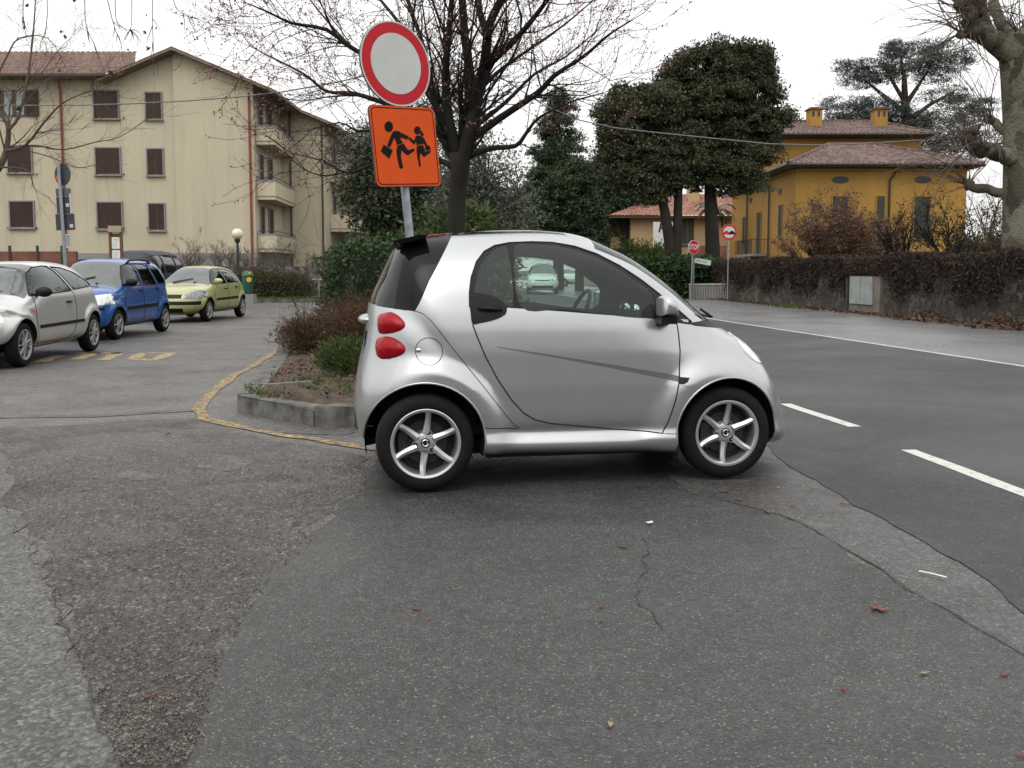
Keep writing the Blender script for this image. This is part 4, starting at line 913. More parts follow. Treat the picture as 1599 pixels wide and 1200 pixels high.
for k, (px, py, rx, rz) in enumerate(((720,340,60,60), (790,350,50,50), (660,345,50,46), (575,350,30,44))):
    tree('broadleaf_tree', ('dark leafy tree in the row behind the bare budding tree, near its trunk', 'dark leafy tree in the row behind the silver roof of the two-seater', 'dark leafy tree in the row behind the school sign post', 'dark leafy tree at the corner of the apartment block')[k],
         (A(px,415,D).x, D+2*k, 0), [tr([(px,430),(px,370),(px,330)], D+2*k)], [[.3,.25,.15]], [bl_(px, py, D+2*k, rx, rz), bl_(px-rx*.4, py-rz*.6, D+2*k, rx*.5, rz*.5), bl_(px+rx*.5, py-rz*.4, D+2*k, rx*.5, rz*.5)], 420, 24, .7, .15, .065, M['evergreen'], M['bark_dark'], 60+k, (.3, 1.0))
D = 82.0
ced = [bl_(1420,95,D,48,22), bl_(1460,110,D,40,20), bl_(1375,112,D,36,18), bl_(1330,105,D,26,12), bl_(1345,125,D,30,12), bl_(1400,76,D,22,12), bl_(1455,75,D,26,13), bl_(1495,90,D,22,14), bl_(1325,165,D,40,14), bl_(1375,170,D,44,16), bl_(1310,185,D,22,10), bl_(1350,188,D,40,12), bl_(1420,190,D,40,16), bl_(1480,150,D,36,16), bl_(1520,170,D,34,20), bl_(1460,200,D,50,24), bl_(1530,215,D,30,24), bl_(1490,240,D,44,26), bl_(1440,230,D,40,20)]
def cedar_limbs(mb):
    for pts, ra in (([(1413,160),(1412,120),(1405,80)],.3), ([(1413,165),(1430,140),(1450,110)],.25), ([(1412,175),(1380,150),(1350,125)],.25), ([(1413,160),(1395,130),(1380,105)],.2), ([(1418,190),(1450,165),(1495,140)],.25), ([(1418,200),(1370,185),(1320,180)],.25)):
        mb.tube(tr(pts, D), [ra, ra*.7, .06], 6)
tree('cedar_tree', 'wide layered blue grey cedar towering behind the ochre villa', (A(1420,415,D).x, D, 0), [tr([(1425,430),(1422,300),(1417,200),(1413,160)], D)], [[.75,.6,.45,.35]], ced, 1500, 30, .7, .2, .028, M['cedar'], M['bark_brown'], 71, (.1, 1.1), flat=.3, limbs=0, extra=cedar_limbs)
# palm by the peach house
D = 66.0; p = A(1117, 330, D); pm = thing('palm_tree', (p.x, D, 0), 'small palm with drooping fronds in front of the peach house', 'tree'); mb = MB(); mb.tube([(p.x, D, 0), (p.x, D, p.z)], [.2, .17], 8); mb.build('trunk', M['bark_brown'], pm)
V = []; Fq = []; r = random.Random(3)
for k in range(26):
    a = r.uniform(0, 6.28); e_ = r.uniform(-.3, 1.2); prev = Vector((p.x, D, p.z))
    for j in range(5):
        d = Vector((math.cos(a)*math.cos(e_), math.sin(a)*math.cos(e_), math.sin(e_))); q = prev+d*.36; s = Vector((-math.sin(a), math.cos(a), 0))*(.20-.032*j); o_ = len(V)
        V += [tuple(prev-s-Vector((0,0,.09))), tuple(prev), tuple(prev+s-Vector((0,0,.09))), tuple(q+s*.8-Vector((0,0,.09))), tuple(q), tuple(q-s*.8-Vector((0,0,.09)))]; Fq += [(o_, o_+1, o_+4, o_+5), (o_+1, o_+2, o_+3, o_+4)]
        prev = q; e_ -= .42
bulk('fronds', np.array(V), np.array(Fq), M['evergreen'], pm)

# ------------------------------------------------------------------ pollarded plane at the right edge
D = 23.0; rg = random.Random(5); tips = []
pt = thing('plane_tree', (A(1592,415,D).x, D, 0), 'pollarded pale barked plane tree with knobbly stubs at the right edge', 'tree'); mb = MB(); tw = MB()
mb.tube([(A(1594,415,D).x, D, 0)] + [A(x, y, D) for x, y in ((1593,400),(1589,320),(1588,250),(1587,180),(1584,120),(1582,85),(1590,60))], [.48,.42,.34,.31,.31,.31,.33,.30], 14)
def stub(px, rad, dy, knobs):
    pts = [A(x, y, D+dy*i/(len(px)-1)) for i, (x, y) in enumerate(px)]; n_ = len(pts); q = []
    for i in range(n_-1):
        for k in range(3): q.append(pts[i].lerp(pts[i+1], k/3)+Vector((rg.uniform(-.03,.03), 0, rg.uniform(-.03,.03))))
    q.append(pts[-1]); rr = [rad[0]+(rad[1]-rad[0])*i/(len(q)-1) for i in range(len(q))]; rr = [x*rg.uniform(.92, 1.12) for x in rr]; mb.tube(q, rr, 10)
    for x, y, s in knobs:
        c = A(x, y, D+dy); kb = MB()
        for _ in range(5): kb.ball(c+Vector((rg.gauss(0, s*.35), rg.gauss(0, s*.35), rg.gauss(0, s*.35))), (s*rg.uniform(.5,.85), s*rg.uniform(.5,.85), s*rg.uniform(.5,.85)), 8, 6)
        kb.build('knob', M['knob'], pt, smooth=True)
        for _ in range(16):
            a = Vector((rg.gauss(-.55, .7), rg.gauss(-.2, .5), rg.gauss(.45, .5)))
            grow(tw, c, a, rg.uniform(.7, 2.1), .016, 1, rg, tips, (1, 3), .12, -.02, (.4, .7), 5, 4, .6, .005)
stub([(1584,95),(1560,72),(1536,52),(1518,44)], (.26,.24), -.5, [(1518,48,.16), (1500,52,.11)])
stub([(1536,55),(1525,30),(1520,5),(1512,-25)], (.26,.26), -.5, [(1512,22,.22), (1533,14,.2), (1506,4,.18)])
stub([(1583,70),(1562,35),(1550,5),(1555,-40)], (.14,.12), .3, [(1573,56,.14)])
stub([(1590,70),(1605,50),(1630,30)], (.24,.2), .3, [(1592,58,.18), (1603,62,.2)])
stub([(1583,255),(1568,243),(1545,236),(1528,234),(1514,222)], (.2,.17), -.9, [(1510,215,.2), (1520,226,.16), (1538,232,.14)])
stub([(1584,318),(1566,302),(1542,296),(1520,292),(1510,285)], (.14,.1), .6, [(1512,290,.11)])
stub([(1583,215),(1562,200),(1548,188)], (.12,.10), .4, [(1546,186,.11)])
mb.build('trunk', M['bark_plane'], pt, smooth=True, fix=False); tw.build('twigs', M['twig_grey'], pt, fix=False)

# ------------------------------------------------------------------ bare tree at the left edge
D = 15.0; rg = random.Random(9); tips = []
lt = thing('birch_tree', (A(-60,415,D).x, D, 0), 'bare fine-twigged tree reaching in at the left edge above the silver hatchback', 'tree'); mb = MB()
mb.tube([(A(-60,415,D).x, D, 0), A(-58,400,D), A(-46,330,D), A(-25,290,D)], [.18,.15,.13,.10], 10)
limb(mb, [(-25,292),(-2,262),(9,238),(13,200),(2,180),(-10,150)], D, .07, .02, rg, tips, .3, n=10, depth=2, twig=(.5,1.1))
limb(mb, [(9,236),(40,227),(70,190),(100,160),(145,140)], D, .03, .006, rg, tips, -.7, n=14, depth=2, twig=(.4,.9))
limb(mb, [(12,204),(30,180),(45,110),(53,40),(56,-20)], D, .03, .008, rg, tips, .6, n=12, depth=2, twig=(.5,1.0))
limb(mb, [(30,228),(60,228),(100,234),(150,222),(185,215),(225,190)], D, .018, .004, rg, tips, .5, n=10, depth=1, twig=(.4,.8), up=0)
limb(mb, [(20,232),(60,240),(90,250),(120,262),(150,258)], D, .012, .004, rg, tips, -.5, n=8, depth=1, twig=(.3,.6), up=-.1)
limb(mb, [(-5,262),(20,262),(45,268),(52,290),(57,300)], D, .02, .005, rg, tips, -.2, n=8, depth=1, twig=(.2,.5), up=-.15)
limb(mb, [(13,205),(20,150),(60,120),(90,80),(110,60)], D, .016, .004, rg, tips, .8, n=10, depth=2, twig=(.5,.9))
limb(mb, [(-20,150),(10,90),(30,60),(75,60),(100,100)], D, .02, .004, rg, tips, .8, n=10, depth=1, twig=(.4,.8), up=-.1)
mb.build('trunk', M['twig_brown'], lt, fix=False)
# twigs with dead leaves hanging in from above
D = 6.0; ot = thing('plane_branch', A(190, -60, D), 'thin drooping twigs with a few dead brown leaves hanging in at the top left', 'branch'); mb = MB(); rg = random.Random(4); tips = []; lv = []
limb(mb, [(-60,-140),(60,-110),(180,-80),(300,-70),(420,-60)], D, .03, .008, rg, tips, .3, n=0, depth=1, twig=(.2,.3))
for px in ([(133,-80),(133,30),(145,65),(158,100)], [(150,-80),(175,30),(188,66),(191,85)], [(180,-80),(180,15),(186,40),(205,48)], [(240,-80),(238,20),(240,95)], [(262,-80),(272,5),(288,22),(300,28)], [(205,-80),(206,20),(204,48)], [(38,-90),(36,20),(38,45)], [(70,-90),(74,20),(68,60)]):
    limb(mb, px, D, .0035, .0014, rg, tips, .1, n=4, depth=0, twig=(.05,.12), up=-.3)
mb.build('twigs', M['twig_grey'], ot, fix=False)
gl = np.random.default_rng(6); pts_ = [(237,90,1),(230,74,.9),(226,51,.7),(101,58,.7),(95,50,.5),(284,37,.5),(291,46,.4),(275,20,.4),(200,78,.4),(132,72,.35),(204,47,.4),(38,44,.5),(43,8,.6),(229,24,.5),(244,45,.4),(116,1,.7),(172,118,.9),(92,112,.6),(30,170,1.0),(60,115,.4)]
P = np.array([tuple(A(x, y, D)) for x, y, s in pts_]); S_ = np.array([s for _, _, s in pts_])
v, f = leaf_quads(P, .026*S_, .017*S_, gl, droop=1.0); v2, f2 = leaf_quads(P+gl.normal(size=P.shape)*.006, .022*S_, .016*S_, gl, droop=1.0); bulk('dead_leaves', np.vstack([v, v2]), np.vstack([f, f2+len(v)]), M['litter'], ot)

# ------------------------------------------------------------------ far verge: hedge, stone wall, shrubs, grass
M['hedge_olive'] = leafmat('olive clipped hedge', [(.028,.028,.012), (.055,.052,.02), (.085,.075,.03)], .7, 1.5)
hedge_box('clipped_hedge', 'low clipped olive brown hedge beside the green litter bin', A(300,450,39).x, A(476,450,39).x, 38.9, 40.2, .1, 1.06, 12000, .055, .022, M['hedge_olive'], 22)
rw = thing('retaining_wall', (-11, 42.6, 0), 'low dark rubble wall in front of the cream apartment block', 'wall'); mb = MB(); mb.box((-18, 42.9, .72), (33, .5, 1.5)); mb.build('masonry', M['rubble'], rw)
gl_ = thing('garden_rail', (A(500,445,40.6).x, 40.6, 0), 'thin rail on short posts right of the clipped hedge', 'railing'); mb = MB(); mb.tube([(A(474,445,40.6).x, 40.6, .88), (A(522,443,40.6).x, 40.6, .9)], .045, 6)
for px in (477, 498, 519): mb.tube([(A(px,445,40.6).x, 40.6, 0), (A(px,445,40.6).x, 40.6, .88)], .04, 6)
mb.build('rail', plain('weathered concrete rail', (.25,.24,.22), .9), gl_)
for k, (px, w_, top) in enumerate(((300,60,378), (350,70,385), (392,70,386), (440,80,384), (495,50,392))):
    bare_bush('bare_shrub', 'bare grey brown shrub over the low rubble wall, %s' % ('behind the yellow hatchback roof', 'left of the globe lamp', 'by the red downpipe', 'below the lowest balcony', 'rightmost beside the dark hedge')[k], px, 43.6, top, 430, w_, M['twig_grey'], 80+k, .03, None, None, z0=.8, n=14, stemsm=M['twig_grey'])
P = np.stack([g_.uniform(-12.5, -6, 2600), 37.75+np.abs(g_.normal(0, .5, 2600)), np.full(2600, .13)], 1)
v, f = leaf_quads(P, .11*g_.uniform(.5, 1.2, 2600), .016, g_, up=1.6); tag(bulk('grass', v, f, M['grass']), kind='stuff')
fn_ = thing('garden_fence', (A(40,395,46).x, 46, 0), 'low reddish wall with dark green posts behind the silver hatchback', 'fence'); a, b = A(-120,395,46).x, A(120,395,46).x
MB().box(((a+b)/2, 46, A(50,393,46).z/2), (b-a, .25, A(50,393,46).z)).build('base_wall', plain('brick red render', (.17,.075,.05), .9, var=.4, scale=2), fn_)
for px in (-60, -20, 18, 61, 99): MB().box((A(px,395,46).x, 45.85, A(18,384,46).z/2), (.10, .10, A(18,384,46).z)).build('post', plain('dark green post', (.018,.04,.03), .6), fn_)

# ------------------------------------------------------------------ overhead cables
def cable(label, pts, D0, D1, r):
    n_ = len(pts); q = [A(x, y, D0+(D1-D0)*i/(n_-1)) for i, (x, y) in enumerate(pts)]; mb = MB(); mb.tube(q, r, 6); tag(mb.build('overhead_cable', plain('cable', (.15,.16,.16), .6), smooth=True), label, 'cable')
cable('twisted overhead cable crossing in front of the cream apartment block', [(-120,163),(0,165),(100,165),(190,163),(290,158),(370,152),(440,144),(520,130),(600,112)], 47, 40, .03)
cable('pale overhead cable running across the dark evergreens to the ochre villa', [(780,120),(850,165),(905,188),(960,200),(1030,208),(1120,217),(1200,225),(1270,227),(1340,225),(1440,219)], 40, 40.5, .026)
# ------------------------------------------------------------------ traffic signs and street furniture
M['sign_red'] = plain('red sign film', (.46,.020,.030), .5, var=.06, spec=.12)
M['sign_white'] = plain('grey white sign film', (.50,.52,.49), .5, var=.05, spec=.15)
M['sign_orange'] = plain('orange sign film', (.64,.082,.012), .5, var=.06, spec=.12)
M['sign_black'] = plain('black sign film', (.008,.007,.008), .6, spec=.1)
M['sign_back'] = plain('grey sign back', (.045,.05,.06), .5, .3)
def disc_fn(y): return lambda u, v, d: (u, y+d, v)
def circ(cx, cz, r, n=48): return [(cx+r*math.cos(2*math.pi*k/n), cz+r*math.sin(2*math.pi*k/n)) for k in range(n)]
def ring(mb, cx, cz, r0, r1, y, n=48, d=.002):
    vs = []
    for r_, yy in ((r0, y), (r1, y), (r1, y+d), (r0, y+d)): vs += [(u, yy, v) for u, v in circ(cx, cz, r_, n)]
    fs = []
    for q in range(4):
        for k in range(n): fs.append((q*n+k, q*n+(k+1) % n, ((q+1) % 4)*n+(k+1) % n, ((q+1) % 4)*n+k))
    mb.add(vs, fs)
def rrect(x0, x1, z0, z1, r, n=6):
    out = []
    for cx, cz, a0 in ((x1-r, z1-r, 0), (x0+r, z1-r, 90), (x0+r, z0+r, 180), (x1-r, z0+r, 270)):
        for k in range(n+1): a = R(a0+90*k/n); out.append((cx+r*math.cos(a), cz+r*math.sin(a)))
    return out
# the big sign in the island: leans to the left, panel turned 42 degrees
D = 7.95; S = 1452/D; b0 = A(667, 640, D)
ss = thing('road_sign', (b0.x, D, .14), 'leaning grey post with a round red and white no-entry-for-vehicles disc above an orange children panel', 'road sign', local=True)
zc = A(620, 101, D).z-.14; zp = A(634, 230, D).z-.14; tl = math.tan(R(5.4))
ss.rotation_euler = (0, R(-5.4), 0)
k_ = 1/math.cos(R(5.4)); zc *= 1.002; zp *= 1.002
MB().tube([(0,0,-.1), (0,0,zc+.2)], .036, 14).build('post', M['galv'], ss, smooth=30, local=True)
yaw = R(42)
rd = .352
dp = MB(); dp.prism(circ(0, 0, rd), disc_fn(-.055), .016); dp = dp.build('round_panel', M['sign_back'], ss, local=True); dp.location = (0, 0, zc); dp.rotation_euler = (0, 0, yaw)
mb = MB(); mb.prism(circ(0, 0, rd*.965), disc_fn(-.058), .002); mb.build('red_ring', M['sign_red'], dp, local=True)
mb = MB(); mb.prism(circ(0, 0, rd*.715), disc_fn(-.061), .0025); mb.build('white_field', M['sign_white'], dp, local=True)
mb = MB(); ring(mb, 0, 0, rd*.962, rd*1.0, -.0595); mb.build('rim', M['sign_white'], dp, local=True)
w2, h2 = .335, .335
op = MB(); op.prism(rrect(-w2, w2, -h2, h2, .045), disc_fn(-.055), .016); op = op.build('children_panel', M['sign_back'], ss, local=True); op.location = (.012, 0, zp); op.rotation_euler = (0, 0, yaw)
mb = MB(); mb.prism(rrect(-w2+.004, w2-.004, -h2+.004, h2-.004, .042), disc_fn(-.058), .002); mb.build('orange_field', M['sign_orange'], op, local=True)
mb = MB(); o1, o2 = rrect(-w2+.018, w2-.018, -h2+.018, h2-.018, .04), rrect(-w2+.025, w2-.025, -h2+.025, h2-.025, .035); n = len(o1)
mb.add([(u, -.0600, v) for u, v in o1]+[(u, -.0600, v) for u, v in o2], [(i, (i+1) % n, n+(i+1) % n, n+i) for i in range(n)]); mb.build('border_line', M['sign_black'], op, local=True)
o_ = np.array([930, 655.]); U = np.array([390, 35.]); V_ = np.array([34, 507.]); IM = np.linalg.inv(np.stack([U, V_], 1))
def pan(pts):
    out = []
    for x, y in pts: u, v = IM @ (np.array([x, y])-o_); out.append((-w2+2*w2*u, h2-2*h2*v))
    return out
def picto(name, polys, z=-.0606):
    mb = MB()
    for p in polys: mb.prism(pan(p), disc_fn(z), .0015)
    mb.build(name, M['sign_black'], op, local=True)
el = lambda cx, cy, rx, ry: [(cx+rx*math.cos(2*math.pi*k/20), cy+ry*math.sin(2*math.pi*k/20)) for k in range(20)]
picto('boy_figure', [el(1043,797,25,33), [(1070,826),(1096,826),(1118,842),(1158,862),(1150,884),(1108,866),(1114,888),(1124,903),(1087,913),(1083,888),(1072,868),(1046,926),(1030,914),(1054,852)],
  [(1089,917),(1127,907),(1140,930),(1154,950),(1188,941),(1195,954),(1152,981),(1140,975),(1113,948),(1108,985),(1119,1054),(1112,1064),(1098,1055),(1086,990),(1084,945)], [(1010,906),(1063,944),(1040,994),(992,946)]])
picto('girl_figure', [el(1213,829,20,26), [(1230,838),(1244,832),(1240,846),(1255,853),(1246,858),(1252,870),(1236,864),(1228,850)], [(1204,862),(1230,862),(1253,882),(1272,925),(1260,931),(1240,900),(1246,917),(1205,921),(1203,898),(1190,917),(1155,878),(1163,868),(1191,893)],
  [(1207,927),(1245,923),(1251,942),(1257,967),(1290,961),(1291,974),(1250,999),(1236,986),(1226,970),(1222,1010),(1228,1054),(1219,1063),(1208,1000),(1204,955)], [(1256,931),(1283,927),(1293,955),(1261,963)]])
mb = MB()
for z in (zc-.1, zc+.12, zp-.16, zp+.16): mb.box((0, 0, z), (.10, .09, .035), rz=yaw)
mb.build('clamp', M['galv'], ss, local=True)

def small_sign(label, px, py, D, r, kind, base_y=None, yaw=0.0, lean=0.0):
    c = A(px, py, D); t = thing('road_sign', (c.x, D, 0), label, 'road sign', local=True); t.rotation_euler = (0, R(lean), 0)
    MB().tube([(0,0,-.1), (0,0,c.z+.1)], .035, 10).build('post', M['galv'], t, smooth=30, local=True)
    n = 8 if kind == 'stop' else 40
    poly = circ(0, 0, r, n) if n > 8 else [(r/math.cos(R(22.5))*math.cos(R(22.5+45*k)), r/math.cos(R(22.5))*math.sin(R(22.5+45*k))) for k in range(8)]
    p = MB(); p.prism(poly, disc_fn(-.07), .02); p = p.build('panel', M['sign_white'], t, local=True); p.location = (0, 0, c.z); p.rotation_euler = (0, 0, yaw)
    if kind == 'stop':
        mb = MB(); mb.prism([(u*.95, v*.95) for u, v in poly], disc_fn(-.074), .003); mb.build('red_field', M['sign_red'], p, local=True)
        l = lettering('STOP', r*.92, M['sign_white'], parent=p, bold=r*.016, extr=.001); l.location = (0, -.077, 0); l.rotation_euler = (R(90), 0, 0); l.scale = (.82, 1.15, 1)
    else:
        mb = MB(); ring(mb, 0, 0, r*.76, r*.99, -.074, 40, .003); mb.build('red_ring', M['sign_red'], p, local=True)
        for s, m in ((-1, M['sign_red']), (1, M['sign_black'])):
            q = [(-.17,-.10),(-.15,-.02),(-.10,0),(-.06,.07),(.06,.07),(.10,0),(.16,-.02),(.17,-.10)]
            mb = MB(); mb.prism([(s*r*.36+u*r/.30*.75, v*r/.30*.75) for u, v in q], disc_fn(-.0735), .003)
            for dx in (-.09, .09): mb.prism(circ(s*r*.36+dx*r/.30*.75, -.10*r/.30*.75, .04*r/.30*.75, 12), disc_fn(-.0745), .003)
            mb.build('car_symbol', m, p, local=True)
    return t
small_sign('red octagonal STOP sign on a slim grey post before the ivy hedge', 1080, 386.5, 41.0, .30, 'stop', yaw=R(30), lean=1.2)
small_sign('round red rimmed no-overtaking sign with two small cars on a grey post', 1138, 363, 39.5, .325, 'cars')
D = 41.3; c = A(1097, 409, D); sn = thing('street_name_sign', (A(1079,430,D).x+.12, D, 0), 'pale street name board tilted on the wall hedge beside the stop sign', 'sign', local=True)
dx = c.x-sn.location.x
MB().tube([(0,0,0), (.0,0,c.z+.12)], .03, 8).build('post', M['galv'], sn, local=True)
p = MB().box((0,0,0), (.72, .03, .22)).build('panel', M['sign_white'], sn, local=True); p.location = (dx, -.05, c.z); p.rotation_euler = (0, R(11), 0)
mb = MB(); 
for k, (a, b) in enumerate(((-.26,-.02),(.02,.12),(.15,.2))): mb.box(((a+b)/2-.02, -.0165, .0), (b-a, .003, .045))
mb.build('faded_text', plain('faded blue lettering', (.12,.15,.2), .6), p, local=True)

# the sign seen from behind over the parked cars, at left
D = 24.0; c = A(87, 272, D); bs = thing('road_sign', (c.x+.2, D, 0), 'grey back of a round road sign over two dark square plates, behind the silver hatchback', 'road sign', local=True); bs.rotation_euler = (0, R(-1.6), 0)
Zs = lambda py: A(90, py, D).z
MB().tube([(0,0,0), (0,0,Zs(254))], .045, 10).build('post', M['galv'], bs, smooth=30, local=True)
s_ = D/F_PX
q = MB(); q.prism(circ(.04, 0, 18.5*s_*.92, 36), disc_fn(.05), .02); q = q.build('round_panel', M['sign_back'], bs, local=True); q.location = (0, 0, Zs(272.5)); q.rotation_euler = (0, 0, R(-25))
mb = MB(); mb.box((-.14, .047, -.07), (.11, .004, .12)); mb.build('sticker', M['sign_orange'], q, local=True)
for (x0, x1, t_, b_), mt in (((-9, 14, 294, 307), plain('grey plate back', (.10,.105,.11), .5, .3)), ((-9, 14, 307, 334), M['sign_back']), ((-12, 17, 334, 360), M['sign_back'])):
    pz = MB().box(((x0+x1)/2*s_, .06, (Zs(t_)+Zs(b_))/2), ((x1-x0)*s_, .02, Zs(t_)-Zs(b_)-.01)).build('plate', mt, bs, local=True)
    if b_ > 330: MB().box(((8 if b_ < 350 else 12)*s_, .047, (Zs(t_)+Zs(b_))/2-(0 if b_ < 350 else .1)), (.09, .004, .09)).build('sticker', M['sign_white'], pz, local=True)
mb = MB(); mb.box((13.5*s_, .03, Zs(318)), (.035, .03, .5)); mb.build('pale_edge', M['sign_white'], bs, local=True)
# small printed notice and wooden notice board
D = 25.0; c = A(107, 377, D); nb = thing('notice_sign', (c.x, D, 0), 'small white printed notice on a thin post between two parked cars', 'sign', local=True)
MB().tube([(-.1,0,0), (-.1,0,c.z+.2)], .025, 8).build('post', M['metal_dark'], nb, local=True)
p = MB().box((0, -.03, c.z), (.17, .015, .36)).build('panel', M['sign_white'], nb, local=True); mb = MB()
for k in range(6): mb.box((0, -.039, c.z+.13-.05*k), (.12-.03*(k % 2), .002, .016))
mb.build('print', M['sign_black'], p, local=True)
D = 27.0; c = A(181, 378, D); s_ = D/F_PX; wb = thing('notice_board', (c.x, D, 0), 'wooden notice board with white papers above the blue car roof', 'notice board', local=True); zt = A(181, 357, D).z
M['wood'] = plain('red brown wood', (.13,.055,.03), .7)
mb = MB()
for s in (-8.5, 8.5): mb.box((s*s_, 0, zt/2), (.07, .07, zt))
mb.build('post', M['wood'], wb, local=True)
MB().box((0, 0, zt-.02), (20*s_, .16, 10*s_)).build('header', plain('pale wood header', (.34,.29,.2), .7), wb, local=True)
p = MB().box((0, .01, zt-.75), (15*s_, .03, 1.2)).build('back_panel', M['wood'], wb, local=True)
for k in range(2): 
    q = MB().box((.0, -.012, zt-.42-.37*k), (12.5*s_, .006, .33)).build('paper', M['white'], wb, local=True); mb = MB()
    for j in range(5): mb.box((-.01, -.0165, zt-.32-.37*k-.05*j), (.13-.02*(j % 3), .001, .012))
    mb.build('print', plain('grey print', (.3,.3,.32), .7), q, local=True)
# globe lamp
D = 41.0; c = A(370.5, 366, D); lp = thing('street_lamp', (c.x, D, 0), 'globe street lamp on a dark post before the cream apartment block', 'lamp', local=True); r_ = 8.6*D/F_PX
MB().tube([(0,0,0), (0,0,.9), (0,0,.95), (0,0,c.z-r_-.1)], [.09,.09,.055,.05], 10).build('post', M['metal_dark'], lp, local=True)
MB().lathe([(.05,-.14),(.11,-.1),(.13,.0),(.12,.02)], lambda x, y, h: (x, y, c.z-r_+h), 16).build('holder', M['metal_dark'], lp, local=True)
MB().ball((0, 0, c.z), r_, 20, 14).build('globe', plain('cream opal globe', (.72,.66,.48), .3, var=.05), lp, smooth=True, local=True)
# green litter bin
D = 36.6; c = A(387, 445, D); s_ = D/F_PX; bn = thing('litter_bin', (c.x, D, 0), 'green litter bin with a yellow sticker on a post beside the yellow hatchback', 'bin', local=True)
M['bin_green'] = plain('dark green plastic', (.015,.075,.045), .4, var=.15)
zt, zb = A(387, 423, D).z, A(387, 459, D).z
mb = MB(); mb.lathe([(.001,zb),(.19,zb),(.21,zb+.05),(.225,zt-.2),(.21,zt-.08),(.15,zt-.02),(.001,zt)], lambda x, y, h: (x, y*.8, h), 20); bo = mb.build('body', M['bin_green'], bn, smooth=40, local=True)
MB().lathe([(.228,zt-.22),(.232,zt-.2),(.232,zt-.15),(.2,zt-.1)], lambda x, y, h: (x*1.02, y*.83, h), 20).build('lid', plain('pale green lid', (.05,.12,.08), .4), bn, smooth=True, local=True)
ys_ = plain('yellow sticker', (.6,.38,.03), .5)
MB().prism(circ(.10, (zt+zb)/2+.1, .10, 16), disc_fn(-.185), .02).build('sticker', ys_, bo, local=True); MB().prism(circ(.13, zt-.1, .05, 12), disc_fn(-.19), .02).build('sticker', ys_, bo, local=True)
MB().tube([(0,.16,0), (0,.16,zt-.1)], .035, 8).build('post', M['galv'], bn, local=True)
mb = MB(); mb.box((0,.05,.18), (.5,.5,.36)); mb.build('base', M['plinth'], bn, local=True)

# ------------------------------------------------------------------ leaves and scraps on the forecourt
M['leaf_rust'] = plain('rusty dead leaf', (.16,.052,.028), .6, var=.35, scale=40)
M['leaf_pale'] = plain('pale dead leaf', (.34,.26,.17), .7, var=.3, scale=40)
def dead_leaf(label, px, py, L, wr, mat, seed, star=False):
    c = G(px, py); r = random.Random(seed); a = r.uniform(0, 6.28); n = 22; vs = []; mb = MB()
    for i in range(n):
        t = 2*math.pi*i/n; k = 1+(.45*math.cos(5*t)*(1 if star else .15))+r.uniform(-.10, .10)
        u, v = L*k*math.cos(t), L*wr*k*math.sin(t); vs.append((c.x+u*math.cos(a)-v*math.sin(a), c.y+u*math.sin(a)+v*math.cos(a), .009+.25*abs(v)+r.uniform(0, .004)))
    m = len(vs); lo = [(x, y, z-.0015) for x, y, z in vs]; vs += [(c.x, c.y, .0095)] + lo + [(c.x, c.y, .0080)]
    fs = [(i, (i+1) % n, n) for i in range(n)] + [(n+1+(i+1) % n, n+1+i, 2*n+1) for i in range(n)] + [((i+1) % n, i, n+1+i, n+1+(i+1) % n) for i in range(n)]
    mb.add(vs, fs); d = Vector((math.cos(a), math.sin(a), 0)); mb.bar((c.x-d.x*L, c.y-d.y*L, .0105), (c.x-d.x*L*1.7, c.y-d.y*L*1.7, .012), .002, .002)
    return tag(mb.build('fallen_leaf', mat, smooth=True), label, 'leaf', 'dead leaves on the forecourt')
for k, a in enumerate((('bright russet leaf just below the front wheel of the silver two-seater', 1131, 770, .026, .5, 1, 0), ('dark red curled leaf a hand right of the russet leaf by the front wheel', 1153, 783, .026, .35, 1, 0),
    ('tiny pinkish leaf scrap on the wet strip right of the front wheel', 1215, 764, .010, .5, 0, 0), ('curled brown leaf with a pale stalk by the seam of the edge strip', 1238, 792, .016, .35, 1, 0), ('long dark leaf lying near the road edge on the edge strip', 1318, 790, .028, .22, 1, 0),
    ('flat orange brown leaf in the dirt at the start of the seam', 1198, 802, .028, .35, 1, 0), ('dark torn leaf left of the small white scrap', 972, 857, .022, .4, 1, 1), ('star shaped russet leaf in the right middle of the forecourt', 1372, 955, .030, .8, 1, 1),
    ('pale beige leaf at the lower right of the forecourt', 1442, 1056, .014, .45, 0, 0), ('dark brown leaf near the lower right corner by the seam', 1568, 1058, .014, .5, 1, 0), ('small upright russet leaf low on the forecourt', 1316, 1081, .009, .7, 1, 0),
    ('pale leaf in the lower middle of the forecourt', 953, 1136, .014, .5, 0, 0), ('orange scrap of leaf in the very bottom right corner', 1596, 1186, .012, .6, 1, 0), ('pale red leaf on the boundary of the rough brown asphalt', 461, 820, .022, .4, 1, 0),
    ('russet leaf at the bottom of the rough brown asphalt', 228, 1093, .013, .6, 1, 0), ('long tan leaf next to the russet leaf on the rough asphalt', 258, 1090, .022, .2, 1, 0), ('faint red leaf in the middle of the forecourt', 1450-800, 955, .016, .5, 1, 0),
    ('upper of the two tiny red leaves left of the long crack', 938, 952, .009, .6, 1, 0), ('lower of the two tiny red leaves left of the long crack', 938, 975, .009, .6, 1, 0), ('reddish leaf litter scrap left of the yellow curve', 262, 678, .03, .4, 1, 0))):
    dead_leaf(*a[:5], M['leaf_rust'] if a[5] else M['leaf_pale'], 40+k, a[6])
c = G(1014, 821); mb = MB(); mb.box((c.x, c.y, .017), (.028, .02, .003), rz=.4); mb.box((c.x+.012, c.y+.006, .0195), (.012, .014, .003), rz=1.0); tag(mb.build('paper_scrap', M['white']), 'tiny white paper scrap on the forecourt at the top of the long crack', 'scrap')
